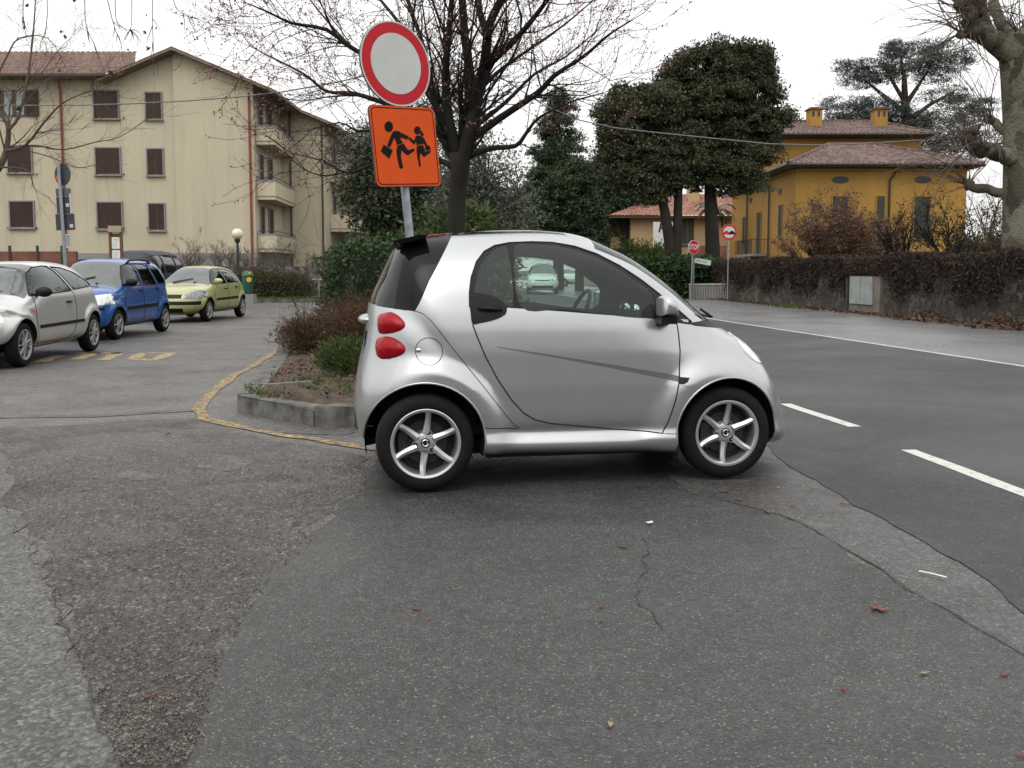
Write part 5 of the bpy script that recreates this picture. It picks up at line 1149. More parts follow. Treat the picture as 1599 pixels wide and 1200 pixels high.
a, b = G(1435, 897), G(1478, 907); mb = MB(); mb.tube([(a.x, a.y, .014), ((a.x+b.x)/2, (a.y+b.y)/2+.004, .015), (b.x, b.y, .014)], .0035, 6); tag(mb.build('white_stick', M['white']), 'thin white stick lying on the edge strip at the right', 'stick')
# loose grit
def grit(name, polyx, n, s0, s1, seed, mat):
    g = np.random.default_rng(seed); P = polyx(g, n); n = len(P); s = g.uniform(s0, s1, n)[:, None]
    t4 = np.array([[1,1,1],[-1,-1,1],[-1,1,-1],[1,-1,-1]])*.6; V = P[:, None, :]+ (t4[None]+g.normal(size=(n,4,3))*.35)*s[:, :, None]*np.array([1,1,.7])
    f = np.array([[0,1,2],[0,3,1],[0,2,3],[1,3,2]]); F_ = (np.arange(n)[:, None, None]*4+f[None]).reshape(-1, 3)
    tag(bulk(name, V.reshape(-1, 3), F_, mat), kind='stuff')
M['grit'] = leafmat('grit', [(.05,.045,.038), (.12,.11,.095), (.24,.22,.19)], .8, 5, .3, 0)
def rough_pts(g, n):
    y = 2.35*np.exp(g.uniform(0, 1, n)*math.log(6.4/2.35)); xl_ = np.interp(y, [2.35,2.99,3.66,4.82,6.4], [-1.03,-1.42,-1.86,-2.6,-4.2]); xr_ = np.interp(y, [2.35,3.04,3.73,4.47,5.38,6.4], [-.86,-.99,-1.05,-1.0,-.9,-1.05])
    return np.stack([xl_+(xr_-xl_)*g.uniform(-.03, 1.03, n), y, np.full(n, .010)], 1)
grit('grit', rough_pts, 9000, .002, .0062, 1, M['grit'])
# ------------------------------------------------------------------ cars
def paint(name, c, metal=.0, rough=.28, coat=.6, flake=0):
    t = NT(name); n = t.noise(3, 4); t.col(t.rmp(n, [(.3, tuple(x*.96 for x in c)), (.7, tuple(x*1.04 for x in c))])); t.set(Metallic=metal)
    t.set(Roughness=rough); t.b.inputs['Coat Weight'].default_value = coat; t.b.inputs['Coat Roughness'].default_value = .05
    if flake: t.bump(t.noise(900, 2), flake, .0004)
    return t.m
M['silver'] = paint('silver metallic paint', (.465,.475,.478), .76, .29, .45)
M['silver_warm'] = paint('warm silver paint', (.60,.60,.58), .55, .34, .4)
M['blue'] = paint('blue metallic paint', (.027,.105,.345), .25, .3, .7)
M['lime'] = paint('pale yellow green paint', (.375,.385,.165), .2, .35, .5)
M['navy'] = paint('dark navy paint', (.012,.015,.030), 0, .5, .0)
M['car_white'] = paint('white car paint', (.66,.72,.70), 0, .3, .6)
M['tyre'] = plain('tyre rubber', (.008,.008,.008), .8, var=.25, scale=20, spec=.2)
M['alloy'] = plain('silver alloy', (.56,.57,.58), .32, .85, var=.05)
M['hubcap'] = plain('grey plastic wheel trim', (.36,.365,.36), .45, .4, var=.1)
M['blackp'] = plain('black plastic', (.009,.009,.010), .45, var=.15, scale=10, spec=.22)
M['gloss_black'] = plain('gloss black panel', (.005,.005,.006), .10, spec=.2)
M['seam'] = plain('panel gap', (.008,.008,.008), .8)
M['cabin'] = plain('cabin trim', (.009,.0095,.010), .85, spec=.15)
M['lamp_red'] = plain('red lamp lens', (.30,.004,.010), .14, var=.25, scale=30, spec=.22)
M['lamp_core'] = plain('bright red reflector', (.42,.02,.03), .2, spec=.4)
M['lamp_clear'] = plain('clear headlamp', (.70,.72,.72), .10, .45, var=.3, scale=14, spec=.8, coat=.8)
M['lamp_grey'] = plain('smoked headlamp', (.17,.18,.185), .12, .3, var=.4, scale=12, spec=.8, coat=.8)
M['lamp_amber'] = plain('amber lens', (.62,.16,.05), .2)
M['chrome'] = plain('chrome', (.62,.63,.64), .12, .95)
M['disc'] = plain('brake disc', (.03,.03,.03), .5, .5)
t = NT('car glass'); fr = t.n('ShaderNodeFresnel'); fr.inputs[0].default_value = 1.5; tp = t.n('ShaderNodeBsdfTransparent'); tp.inputs[0].default_value = (.66,.78,.72,1)
gl = t.n('ShaderNodeBsdfGlossy'); gl.inputs['Roughness'].default_value = .015; gl.inputs[0].default_value = (.95,1,.98,1); mx = t.n('ShaderNodeMixShader'); t.l(t.math('MULTIPLY', fr.outputs[0], 1.0), mx.inputs[0]); t.l(tp.outputs[0], mx.inputs[1]); t.l(gl.outputs[0], mx.inputs[2]); t.l(mx.outputs[0], t.out.inputs[0]); M['glass'] = t.m
t = NT('dark car glass'); t.col(t.rmp(t.noise(2, 3), [(.3, (.007,.010,.010)), (.7, (.014,.018,.017))])); t.set(Roughness=.03); t.b.inputs['IOR'].default_value = 1.38; M['glass_car'] = t.m
t = NT('windscreen glass'); t.col(t.rmp(t.noise(1.5, 4, .6, 1), [(.3, (.045,.055,.052)), (.7, (.10,.115,.11))])); t.set(Roughness=.06); t.b.inputs['IOR'].default_value = 1.8; M['screen'] = t.m

def smooth_loop(pts, N):
    P = np.array(pts, float); m = len(P); out = []
    for i in range(m):
        p0, p1, p2, p3 = P[i-1], P[i], P[(i+1) % m], P[(i+2) % m]
        d1 = np.linalg.norm(p2-p1)
        for k in range(12):
            t = k/12
            m1 = (p2-p0)*.5*min(1, 2*d1/(np.linalg.norm(p2-p0)+1e-9)); m2 = (p3-p1)*.5*min(1, 2*d1/(np.linalg.norm(p3-p1)+1e-9))
            out.append((2*t**3-3*t*t+1)*p1+(t**3-2*t*t+t)*m1+(-2*t**3+3*t*t)*p2+(t**3-t*t)*m2)
    out = np.array(out); seg = np.linalg.norm(np.roll(out, -1, 0)-out, axis=1); cs = np.concatenate([[0], np.cumsum(seg)]); q = np.linspace(0, cs[-1], N, endpoint=False)
    oo = np.vstack([out, out[:1]]); return np.stack([np.interp(q, cs, oo[:, 0]), np.interp(q, cs, oo[:, 1])], 1)
def sstep(a, b, x): t = max(0., min(1., (x-a)/(b-a))) if a != b else 0; return t*t*(3-2*t)
def shell(prof, W, nf, spine, N=150, K=11, Mx=24):
    """closed car body skin: profile loop in (s, z), half width W(s, z), section exponent nf(s, z)"""
    L = smooth_loop(prof, N); smin, smax = L[:, 0].min(), L[:, 0].max(); bm = bmesh.new(); cols = []; lay = bm.verts.layers.float_vector.new('nrm')
    for s, z in L:
        n = nf(s, z); rr = list(np.linspace(0, .9, K)); tau = [1-(1-r**n)**(1/n) for r in rr]
        t9 = tau[-1]; ext = [t9+(1-t9)*((i/Mx)**1.6) for i in range(1, Mx+1)]
        rr += [(1-max(0, 1-t)**n)**(1/n) for t in ext]; tau += ext
        ss = spine[0]+(spine[1]-spine[0])*(s-smin)/(smax-smin); zs = spine[2](ss) if callable(spine[2]) else spine[2]; col = []
        for r, t in zip(rr, tau):
            a, b = s+(ss-s)*t, z+(zs-z)*t; col.append((a, W(a, b)*r, b))
        row = [bm.verts.new((a, -y, b)) for a, y, b in reversed(col[1:])] + [bm.verts.new(c) for c in col]; cols.append(row)
    for i in range(N):
        c0, c1 = cols[i], cols[(i+1) % N]
        for j in range(len(c0)-1):
            try: bm.faces.new((c0[j], c0[j+1], c1[j+1], c1[j]))
            except ValueError: pass
    bm.normal_update()
    if sum((f.normal.y*f.calc_center_median().y) for f in bm.faces) < 0: bmesh.ops.reverse_faces(bm, faces=bm.faces[:]); bm.normal_update()
    h = .006
    for i in range(N):
        row = cols[i]; m = len(row)
        for j, v in enumerate(row):
            n = v.normal.copy(); e = min(j, m-1-j)
            if e < 6:
                a, y, b = v.co; g_s = (W(a+h, b)-W(a-h, b))/(2*h); g_z = (W(a, b+h)-W(a, b-h))/(2*h)
                an = Vector((-g_s, 1, -g_z)).normalized(); an.y *= (1 if y > 0 else -1); k = 1-e/6; n = (n*(1-k)+an*k).normalized()
            v[lay] = n
    return bm
def inside(poly, x, y):
    c = False; n = len(poly); j = n-1
    for i in range(n):
        xi, yi = poly[i]; xj, yj = poly[j]
        if (yi > y) != (yj > y) and x < (xj-xi)*(y-yi)/(yj-yi)+xi: c = not c
        j = i
    return c
AX = {'side': (0, 2), 'front': (1, 2), 'top': (0, 1)}
def carve(bm, poly, axes='side', pred=None, keep=False):
    """cut the skin along an outline seen from the side / front / top; returns the faces inside"""
    i, j = AX[axes]; pad = .002
    xs = [p[0] for p in poly]; ys = [p[1] for p in poly]; bb = (min(xs)-pad, max(xs)+pad, min(ys)-pad, max(ys)+pad)
    def over(f, x0, x1, y0, y1):
        a = [v.co[i] for v in f.verts]; b = [v.co[j] for v in f.verts]; return max(a) >= x0 and min(a) <= x1 and max(b) >= y0 and min(b) <= y1
    ok = lambda f: pred is None or pred(f.calc_center_median())
    for k in range(len(poly)):
        a, b = poly[k], poly[(k+1) % len(poly)]
        if math.hypot(b[0]-a[0], b[1]-a[1]) < 1e-6: continue
        fs = [f for f in bm.faces if over(f, min(a[0], b[0])-pad, max(a[0], b[0])+pad, min(a[1], b[1])-pad, max(a[1], b[1])+pad) and ok(f)]
        if not fs: continue
        no = [0, 0, 0]; no[i] = -(b[1]-a[1]); no[j] = b[0]-a[0]; co = [0, 0, 0]; co[i], co[j] = a
        vs = set(); es = set()
        for f in fs: vs.update(f.verts); es.update(f.edges)
        bmesh.ops.bisect_plane(bm, geom=list(vs)+list(es)+fs, dist=1e-5, plane_co=co, plane_no=no)
    out = []
    for f in bm.faces:
        if not over(f, *bb): continue
        c = f.calc_center_median()
        if (pred is None or pred(c)) and inside(poly, c[i], c[j]): out.append(f)
    return out
def split_off(bm, faces, sign=0):
    """moves faces (of one side only when sign is +1 / -1) into a bmesh of their own"""
    if sign: faces = [f for f in faces if f.is_valid and f.calc_center_median().y*sign > 0]
    lay = bm.verts.layers.float_vector['nrm']; nb = bmesh.new(); nl = nb.verts.layers.float_vector.new('nrm'); mp = {}
    for f in faces:
        vv = []
        for v in f.verts:
            if v not in mp: mp[v] = nb.verts.new(v.co); mp[v][nl] = v[lay]
            vv.append(mp[v])
        try: nb.faces.new(vv)
        except ValueError: pass
    bmesh.ops.delete(bm, geom=faces, context='FACES')
    return nb
def put(name, bm, mat, parent, off=0.0, thick=0.0, bulge=0.0):
    lay = bm.verts.layers.float_vector['nrm']
    if bulge:      # a lens domed outwards
        bmesh.ops.triangulate(bm, faces=bm.faces[:]); bmesh.ops.subdivide_edges(bm, edges=bm.edges[:], cuts=2, use_grid_fill=True)
        be = [v.co.copy() for v in bm.verts if v.is_boundary]; c = sum((v.co for v in bm.verts), Vector())/len(bm.verts); n0 = sum((v[lay] for v in bm.verts), Vector()).normalized()
        for v in bm.verts:
            d = min((v.co-e).length for e in be); v.co += n0*bulge*min(1, d/.05)**.6
        bm.normal_update()
        if sum(f.normal.dot(n0) for f in bm.faces) < 0: bmesh.ops.reverse_faces(bm, faces=bm.faces[:]); bm.normal_update()
        for v in bm.verts: v[lay] = v.normal
    bm.verts.index_update()
    nr = [v[lay].normalized() if v[lay].length > .1 else v.normal.copy() for v in bm.verts]
    if off:
        for v, n in zip(bm.verts, nr): v.co += n*off
    if thick:      # an edge skirt going inwards, so the raised piece has real sides
        be = [e for e in bm.edges if e.is_boundary]; mp = {}; bm.verts.ensure_lookup_table()
        for e in be:
            q = []
            for v in e.verts:
                if v not in mp:
                    w = bm.verts.new(v.co-v[lay].normalized()*thick); w[lay] = v[lay]; mp[v] = w
                q.append(v)
            f = e.link_faces[0]; a, b = q
            try: bm.faces.new((b, a, mp[a], mp[b]))
            except ValueError: pass
        bm.verts.index_update(); nr = [v[lay].normalized() for v in bm.verts]
    me = bpy.data.meshes.new(name); bm.to_mesh(me); bm.free()
    me.polygons.foreach_set('use_smooth', [True]*len(me.polygons)); me.normals_split_custom_set_from_vertices([tuple(n) for n in nr])
    a = me.attributes.get('nrm')
    if a: me.attributes.remove(a)
    me.materials.append(mat); o = bpy.data.objects.new(name, me); C.objects.link(o); o.parent = parent; ORG[o.name] = Vector((0,0,0)); return o
def wheel(parent, s, y, side, r, w, rr, mat, style='six', steer=0.0):
    """tyre, rim and spokes; side +1 faces +y"""
    fn = lambda a, b, h: (a, h*side, b)
    mb = MB(); hw = w/2
    mb.lathe([(rr*.98,-hw*.8),(rr+.01,-hw),(r-.045,-hw*1.02),(r-.012,-hw*.86),(r-.001,-hw*.6),(r,0),(r-.001,hw*.6),(r-.012,hw*.86),(r-.045,hw*1.02),(rr+.012,hw),(rr*.985,hw*.84)], fn, 56, closed=False)
    t = mb.build('wheel', M['tyre'], parent, smooth=60, local=True); t.location = (s, y, r); t.rotation_euler = (0, 0, steer)
    gv = MB()
    for h in (-hw*.35, hw*.35): gv.lathe([(r+.0004,h-.004),(r+.001,h),(r+.0004,h+.004)], fn, 48)
    mb = MB()
    mb.lathe([(rr*.99,-hw*.7),(rr*.99,hw*.80),(rr*1.03,hw*.95),(rr*1.045,hw*1.01),(rr*1.02,hw*1.03),(rr*.955,hw*.98),(rr*.925,hw*.86),(rr*.90,hw*.4),(rr*.88,-hw*.5)], fn, 64)
    if style == 'six':
        for k in range(6):
            a0 = R(90-4+60*k)
            pts = []
            for i in range(9):
                q = i/8; rad = .055+(rr*.945-.055)*q; a = a0-.05*math.sin(math.pi*q*.9); hgt = hw*(.62+.28*q*q); wd = .0155+.006*(1-q)**2+.0015*q
                pts.append((rad, a, hgt, wd))
            o = len(mb.v)
            for rad, a, hgt, wd in pts:
                c = (rad*math.cos(a), rad*math.sin(a)); t_ = (-math.sin(a), math.cos(a))
                for u, hh in ((-1, -.030), (-1, -.006), (-.10, .010), (.10, .010), (1, -.006), (1, -.030)): mb.v.append(fn(c[0]+t_[0]*wd*u, c[1]+t_[1]*wd*u, hgt+hh))
            for i in range(8):
                for k2 in range(5): mb.f.append((o+i*6+k2, o+i*6+k2+1, o+i*6+6+k2+1, o+i*6+6+k2))
        mb.lathe([(.001,hw*.60),(.042,hw*.60),(.060,hw*.52),(.072,hw*.30),(.075,-.02)], fn, 24)
        for k in range(3):
            a = R(100+120*k-30); mb.lathe([(.0205,hw*.36),(.0205,hw*.62),(.0165,hw*.62),(.0165,hw*.45)], lambda x, z, h: fn(.058*math.cos(a)+x, .058*math.sin(a)+z, h), 12)
            a = R(100+120*k+28)
    else:
        n = {'seven': 7, 'five': 5, 'nine': 9}.get(style, 8)
        for k in range(n):
            a0 = 2*math.pi*k/n; o = len(mb.v)
            for i in range(4):
                q = i/3; rad = .05+(rr*.95-.05)*q; wd = (.05+.055*q)*rr*5/n*.82; hgt = hw*(.98-.30*(1-q)*0-.10*q*q)
                c = (rad*math.cos(a0), rad*math.sin(a0)); t_ = (-math.sin(a0), math.cos(a0))
                for u, hh in ((-1, -.05), (-1, -.004), (0, .006), (1, -.004), (1, -.05)): mb.v.append(fn(c[0]+t_[0]*wd*u, c[1]+t_[1]*wd*u, hgt+hh))
            for i in range(3):
                for k2 in range(4): mb.f.append((o+i*5+k2, o+i*5+k2+1, o+i*5+5+k2+1, o+i*5+5+k2))
        mb.lathe([(.001,hw*1.02),(.06,hw*1.0),(.08,hw*.9)], fn, 20)
    rm = mb.build('rim', mat, t, smooth=35, local=True)
    mb = MB(); mb.lathe([(.001,-hw*.1),(rr*.86,-hw*.1)] if style == 'six' else [(.001,hw*.3),(rr*.93,hw*.3)], fn, 32); mb.build('hub_backing', M['seam'], t, local=True)
    if style == 'six':
        mb = MB(); mb.lathe([(.03,hw*.16),(rr*.66,hw*.16),(rr*.66,hw*.05)], fn, 40); mb.build('brake_disc', M['disc'], t, local=True)
        mb = MB(); 
        for zz in (.045, -.02, -.07): mb.box(fn(-.125, zz, hw*.25), (.05,.03,.04), ry=.3)
        mb.box(fn(-.135, -.01, hw*.17), (.045,.04,.14)); mb.build('brake_caliper', M['disc'], t, local=True)
        mb = MB(); mb.lathe([(.001,hw*.655),(.024,hw*.65),(.028,hw*.60)], fn, 24); cp = mb.build('hub_cap', M['blackp'], t, smooth=40, local=True)
        mb = MB(); pr = [(.0185*math.cos(R(a)), .0185*math.sin(R(a))) for a in range(40, 400, 20)][:17]; mb.tube([fn(x, z, hw*.66) for x, z in pr], .0035, 6); mb.add([fn(.006,.008,hw*.67), fn(.018,0,hw*.67), fn(.006,-.008,hw*.67)], [(0,1,2)]); mb.build('emblem', M['chrome'], cp, local=True, fix=False)
        for k in range(3):
            mb = MB(); a = R(100+120*k-30); mb.lathe([(.0001,hw*.60),(.012,hw*.60),(.013,hw*.4)], lambda x, z, h: fn(.058*math.cos(a)+x, .058*math.sin(a)+z, h), 6); mb.build('wheel_bolt', M['disc'], t, local=True)
    return t
def arch_liner(parent, s, zc, ra, W, side, depth=.30):
    mb = MB(); n = 30; o = 0; v = []; f = []
    for k in range(n+1):
        a = R(-16+212*k/n); x, z = s+ra*math.cos(a), zc+ra*math.sin(a); yo = W(x, z)-.004
        v += [(x, side*yo, z), (x, side*(yo-depth), z)]
        if k: f.append((2*k-2, 2*k-1, 2*k+1, 2*k))
    c = len(v); v.append((s, side*(W(s, zc)-depth), zc)); f += [(2*k+1, 2*k+3, c) for k in range(n)]
    mb.add(v, f); return mb.build('arch_liner', M['seam'], parent, local=True, fix=False)
def seam(bvh, lines, W, r=.0028, name='panel_gap', parent=None, mat=None, sides=(-1, 1), n=5):
    for ln in lines:
        P = [Vector((a, b)) for a, b in ln]; q = [P[0]]
        for a, b in zip(P, P[1:]):
            k = max(1, int((b-a).length/.03)); q += [a.lerp(b, i/k) for i in range(1, k+1)]
        for sd in sides:
            pts = []
            for p in q:
                h = bvh.ray_cast(Vector((p.x, sd*2.0, p.y)), Vector((0, -sd, 0)))
                if h[0] is not None and h[0].y*sd > .1: pts.append(h[0])
            if len(pts) > 1: mb = MB(); mb.tube(pts, r, n); mb.build(name, mat or M['seam'], parent, local=True, fix=False)
def inner_skin(bm, parent, off=.02):
    nb = bm.copy(); lay = nb.verts.layers.float_vector['nrm']
    for v in nb.verts: v.co -= v[lay].normalized()*off if v[lay].length > .1 else v.normal*off
    me = bpy.data.meshes.new('inner_trim'); nb.to_mesh(me); nb.free(); me.polygons.foreach_set('use_smooth', [True]*len(me.polygons)); me.materials.append(M['cabin'])
    a = me.attributes.get('nrm')
    if a: me.attributes.remove(a)
    o = bpy.data.objects.new('inner_trim', me); C.objects.link(o); o.parent = parent; return o

# ------------------------------------------------------------------ the silver two-seater
YAW = R(9.45); UF = Vector((math.cos(YAW), math.sin(YAW), 0)); NF = Vector((-math.sin(YAW), math.cos(YAW), 0))   # NF points away from the camera side
hub = G(665, 697, .287); RA = hub+NF*.765; RA.z = 0.012
PLANE = .735
skin = None
def SP(px, py, plane):
    d = _ray(px, py); o = Vector((0, 0, EYE)); p0 = RA-NF*plane; t = (p0-o).dot(NF)/d.dot(NF); p = o+d*t; return ((p-RA).dot(UF), p.z-RA.z)
def S(px, py):       # photo point -> (along, up) on the near flank of the car
    if skin is not None:
        o = Vector((0, 0, EYE))-RA; d = _ray(px, py); h = skin.ray_cast(Vector((o.dot(UF), o.dot(NF), o.z)), Vector((d.dot(UF), d.dot(NF), d.z)).normalized())[0]
        if h is not None: return (h.x, h.z)
    return SP(px, py, PLANE if skin is None else .5)
SS = lambda *a: [S(x, y) for x, y in a]
ct = thing('silver_two_seater', RA, 'small silver two-seater city car parked across the forecourt, seen from its right side', 'car', local=True); ct.rotation_euler = (0, 0, YAW)
prof = [SP(x, y, q) for q, pts in (
  (.55, ((566,698),(557,672),(553,650),(555,615),(561,578),(569,545),(574,510),(578,476))), (.42, ((592,440),(607,408),(624,380),(650,368.5))), (.33, ((690,363.5),(740,360),(790,358),(840,358),(880,361),(915,368))),
  (.38, ((950,381),(985,398),(1015,418),(1050,445),(1082,473),(1112,499))), (.42, ((1136,512),(1156,523),(1176,538),(1191,558))), (.42, ((1204,585),(1217,610),(1226,635),(1230,662),(1228,688))), (.55, ((1200,700),)), (.70, ((1100,708),(980,711),(860,713),(757,714),(660,708),(600,703)))) for x, y in pts]
RW, FW = (0.0, .287), (1.867, .287)
AR = .352; ARF = .345
def Wc(s, z):
    b = np.interp(z, [.10,.20,.27,.34,.45,.60,.80,.95,1.05,1.15,1.30,1.46,1.56], [.690,.715,.728,.706,.722,.736,.735,.722,.707,.684,.642,.588,.545])
    b -= .035*sstep(1.45, 1.95, s)*sstep(1.1, .7, z)
    b -= .025*sstep(.10, -.25, s)*sstep(.55, .8, z)
    dr = math.hypot(s-.0, z-.287); b += .052*sstep(.52, .405, dr)
    df = math.hypot(s-1.867, z-.287); b += .050*sstep(.54, .385, df)
    sill = sstep(.38, .60, s)*sstep(1.52, 1.22, s); b += sill*(.010*math.exp(-((z-.235)/.03)**2)-.020*math.exp(-((z-.32)/.04)**2))
    b -= .05*sstep(2.0, 2.36, s)**1.5
    return b
def nc(s, z):
    r_ = sstep(.25, -.1, s)*sstep(1.42, 1.2, z)
    k = sstep(1.2, 1.9, s); low = sstep(.85, .6, z)*sstep(1.9, 2.2, s)
    bt_ = sstep(.30, .22, z)*sstep(-.3, -.1, s)*sstep(2.2, 2.0, s)
    return ((4.6-1.0*k)*(1-r_)+3.4*r_+.9*low)*(1-bt_)+13*bt_
bm = shell(prof, Wc, nc, (.25, 1.55, .60), N=190, K=11, Mx=30)
skin = BVHTree.FromBMesh(bm)
def arc(c, r, n=40): return [(c[0]+r*math.cos(2*math.pi*k/n), c[1]+r*math.sin(2*math.pi*k/n)) for k in range(n)]
for c, r in ((RW, AR), (FW, ARF)):
    p = arc((c[0], c[1]+.005), r); fs = carve(bm, p, 'side', lambda q: abs(q.y) > .3); bmesh.ops.delete(bm, geom=fs, context='FACES')
near = lambda q: abs(q.y) > .25
both = {}
def part(name, px, mat, off=0, thick=0, pred=near, poly=None, split=True, bulge=0):
    P_ = poly or SS(*px)
    if name in ('tail_lamp', 'door_handle', 'headlamp', 'side_window'): P_ = [tuple(p) for p in smooth_loop(P_, 44)]
    fs = carve(bm, P_, 'side', pred); res = []
    if split:
        for sg in (-1, 1):
            ff = [f for f in fs if f.is_valid and f.calc_center_median().y*sg > 0]
            if ff: res.append(put(name, split_off(bm, ff), mat, ct, off, thick, bulge))
    else: res.append(put(name, split_off(bm, fs), mat, ct, off, thick))
    return res
# the black window frame with the mirror triangle, then the glass cut from it
fr_px = [(737,500),(733.5,480),(733,458),(736,433),(744,409),(756,393),(772,384),(795,379.5),(830,378),(862,379),(897,385),(932,397),(967,415),(1002,438),(1030,460),(1056,482),(1080,503),(1083,508),(1060,505),(1019,498),(880,487),(792,481),(789,492),(775,499),(757,504),(738,507)]
g1 = [(741,470),(741,455),(744,436),(751,414),(762,399),(776,389),(791,385.5),(801,478),(786,476)]
g2 = [(803,384.5),(830,382.5),(860,383.5),(894,389.5),(929,401.5),(962,419),(996,442),(1016,457),(1017.5,496.5),(880,483),(813,479)]
hd_px = [(733,458),(748,458.5),(762,461),(776,466.5),(786,473.5),(791.5,482),(789,491),(779,497.5),(765,502),(750,505),(738,506.5),(735,490),(733.2,474)]
part('door_handle', hd_px, M['blackp'], .006, .025)
def glass_parts():
    for pxs in (g1, g2): part('side_window', pxs, M['glass'])
glass_parts()
part('window_frame', fr_px, M['blackp'])
# rear black quarter panel and the rear glass
part('rear_quarter_panel', [(648,486),(655,474),(670,440),(690,401),(711,363),(700,352),(652,352),(647,372),(637,388),(630,410),(622,440),(617,470),(615.5,482)], M['gloss_black'])
part('rear_window', [(615.5,482),(617,470),(622,440),(630,410),(637,388),(647,372),(648,355),(600,352),(560,470),(579,474)], M['glass_car'], pred=lambda q: q.x < .35 and q.z > .95, split=False)
part('tail_lamp', [(593,493),(600,490),(612,489),(625,497),(632,508),(626,515),(611,520),(597,521),(592.5,519),(591,505)], M['lamp_red'], .004, .03, bulge=.028)
part('tail_lamp', [(590,530),(597,527),(608,527),(624,534),(632.5,545),(628,553),(612,559),(597,560),(590,556),(587.5,545)], M['lamp_red'], .004, .03, bulge=.028)
part('headlamp', [(1148,521),(1158,524),(1170,531),(1182,541),(1190,551),(1195,561),(1195,569),(1183,566),(1169,556),(1156,540)], M['lamp_clear'], .006, .02)
part('cowl', [(1079,504),(1100,500),(1112,497),(1118,498),(1138,512),(1135,514),(1112,512),(1083,509)], M['blackp'], pred=lambda q: q.x > 1.5, split=False)
ind = part('side_repeater', [(1060,589),(1077,590.5),(1074,597),(1068,600.5),(1059,600)], M['blackp'], .004, .01)
dr_px = [(738,507),(745,526),(759,559),(778,594),(799,625),(818,645.5),(836,656),(860,661.5),(900,665),(960,670.5),(1034,677),(1043,660),(1055,626),(1061,592),(1062,548),(1058.5,514),(1056.5,504.5),(1019,498),(880,487),(792,481),(789,492),(775,499),(757,504)]
tr_px = [(775,541.5),(850,553),(950,569),(1061,587.5),(1060.5,597),(950,574.5),(850,556),(776,543)]
M['trim_dark'] = plain('dark grey rub strip', (.115,.12,.122), .4)
trim = part('door_trim', tr_px, M['trim_dark'], -.001)
doors = part('door', dr_px, M['silver'])
# windscreen and roof glass
fs = carve(bm, [(1.08,-.47),(1.08,.47),(1.98,.56),(1.98,-.56)], 'top', lambda q: q.z > .98 and .9 < q.x and abs(q.y) < .6)
put('windscreen', split_off(bm, fs), M['glass'], ct)
fs = carve(bm, [(.12,-.36),(.12,.36),(.92,.36),(.92,-.36)], 'top', lambda q: q.z > 1.3)
put('roof_panel', split_off(bm, fs), M['gloss_black'], ct)
fs = carve(bm, [(-.34,.30),(-.34,.48),(.34,.48),(.34,.30)], 'front', lambda q: q.x > 2.1)
put('grille', split_off(bm, fs), M['blackp'], ct)
seam(skin, [SS(*dr_px, dr_px[0])[:16], SS((1061,590),(1062,548),(1058.5,514),(1056.5,504.5))], Wc, .0042, parent=ct)
seam(skin, [SS((579,475),(600,479.5),(615,482),(634,484.5),(650,486.5),(660,490),(672,500),(686,517),(702,538),(730,573),(759,609),(784,641),(803,664),(812,669)), SS((755,668.5),(780,669.5),(808,669.5)), SS((1055,678),(1034,677)), SS((583,666),(560,661))], Wc, .0026, parent=ct)
fc = S(670, 549); rr = .078
seam(skin, [[(fc[0]+rr*math.cos(2*math.pi*k/36), fc[1]+rr*math.sin(2*math.pi*k/36)) for k in range(37)]], Wc, .0026, name='fuel_flap', parent=ct, sides=(-1,))
seam(skin, [SS(*(fr_px[1:17]))], Wc, .0055, name='window_seal', parent=ct)
body = None
inner_skin(bm, ct)
put('body', bm, M['silver'], ct)
for pxy in ((601, 505.5), (599.5, 544.5)):
    d = _ray(*pxy); o = Vector((0, 0, EYE))-RA; h = skin.ray_cast(Vector((o.dot(UF), o.dot(NF), o.z)), Vector((d.dot(UF), d.dot(NF), d.z)).normalized())[0]
    for sg in (-1, 1): MB().ball((h.x, sg*(abs(h.y)+.016), h.z), (.026,.018,.026), 14, 10).build('lamp_reflector', M['lamp_core'], ct, smooth=True, local=True)
hp = S(654, 547.5); h = skin.ray_cast(Vector((hp[0], -2, hp[1])), Vector((0, 1, 0)))[0]
mb = MB(); mb.ball(h, (.02,.008,.013), 10, 8); mb.build('fuel_latch', M['chrome'], ct, smooth=True, local=True)
for c, r in ((RW, AR), (FW, ARF)):
    for sd in (-1, 1):
        pts = []
        for k in range(34):
            a = R(-22+224*k/33); x, z = c[0]+r*math.cos(a), c[1]+.005+r*math.sin(a)
            hh = skin.ray_cast(Vector((x, sd*2, z)), Vector((0, -sd, 0)))[0]
            if hh is not None and abs(hh.y) > .4: pts.append(hh)
        mb = MB(); mb.tube(pts, .007, 6); mb.build('arch_lip', M['silver'], ct, smooth=True, local=True, fix=False)
def ysurf(x, z):
    h = skin.ray_cast(Vector((x, 2, z)), Vector((0, -1, 0)))[0]; return abs(h.y) if h is not None else Wc(x, z)*.8
for sd in (-1, 1):
    arch_liner(ct, 0, .292, AR, ysurf, sd, .34); arch_liner(ct, 1.867, .292, ARF, ysurf, sd, .30)
    wheel(ct, 0, sd*.672, sd, .287, .186, .197, M['alloy'], 'six'); wheel(ct, 1.867, sd*.640, sd, .287, .150, .197, M['alloy'], 'six')
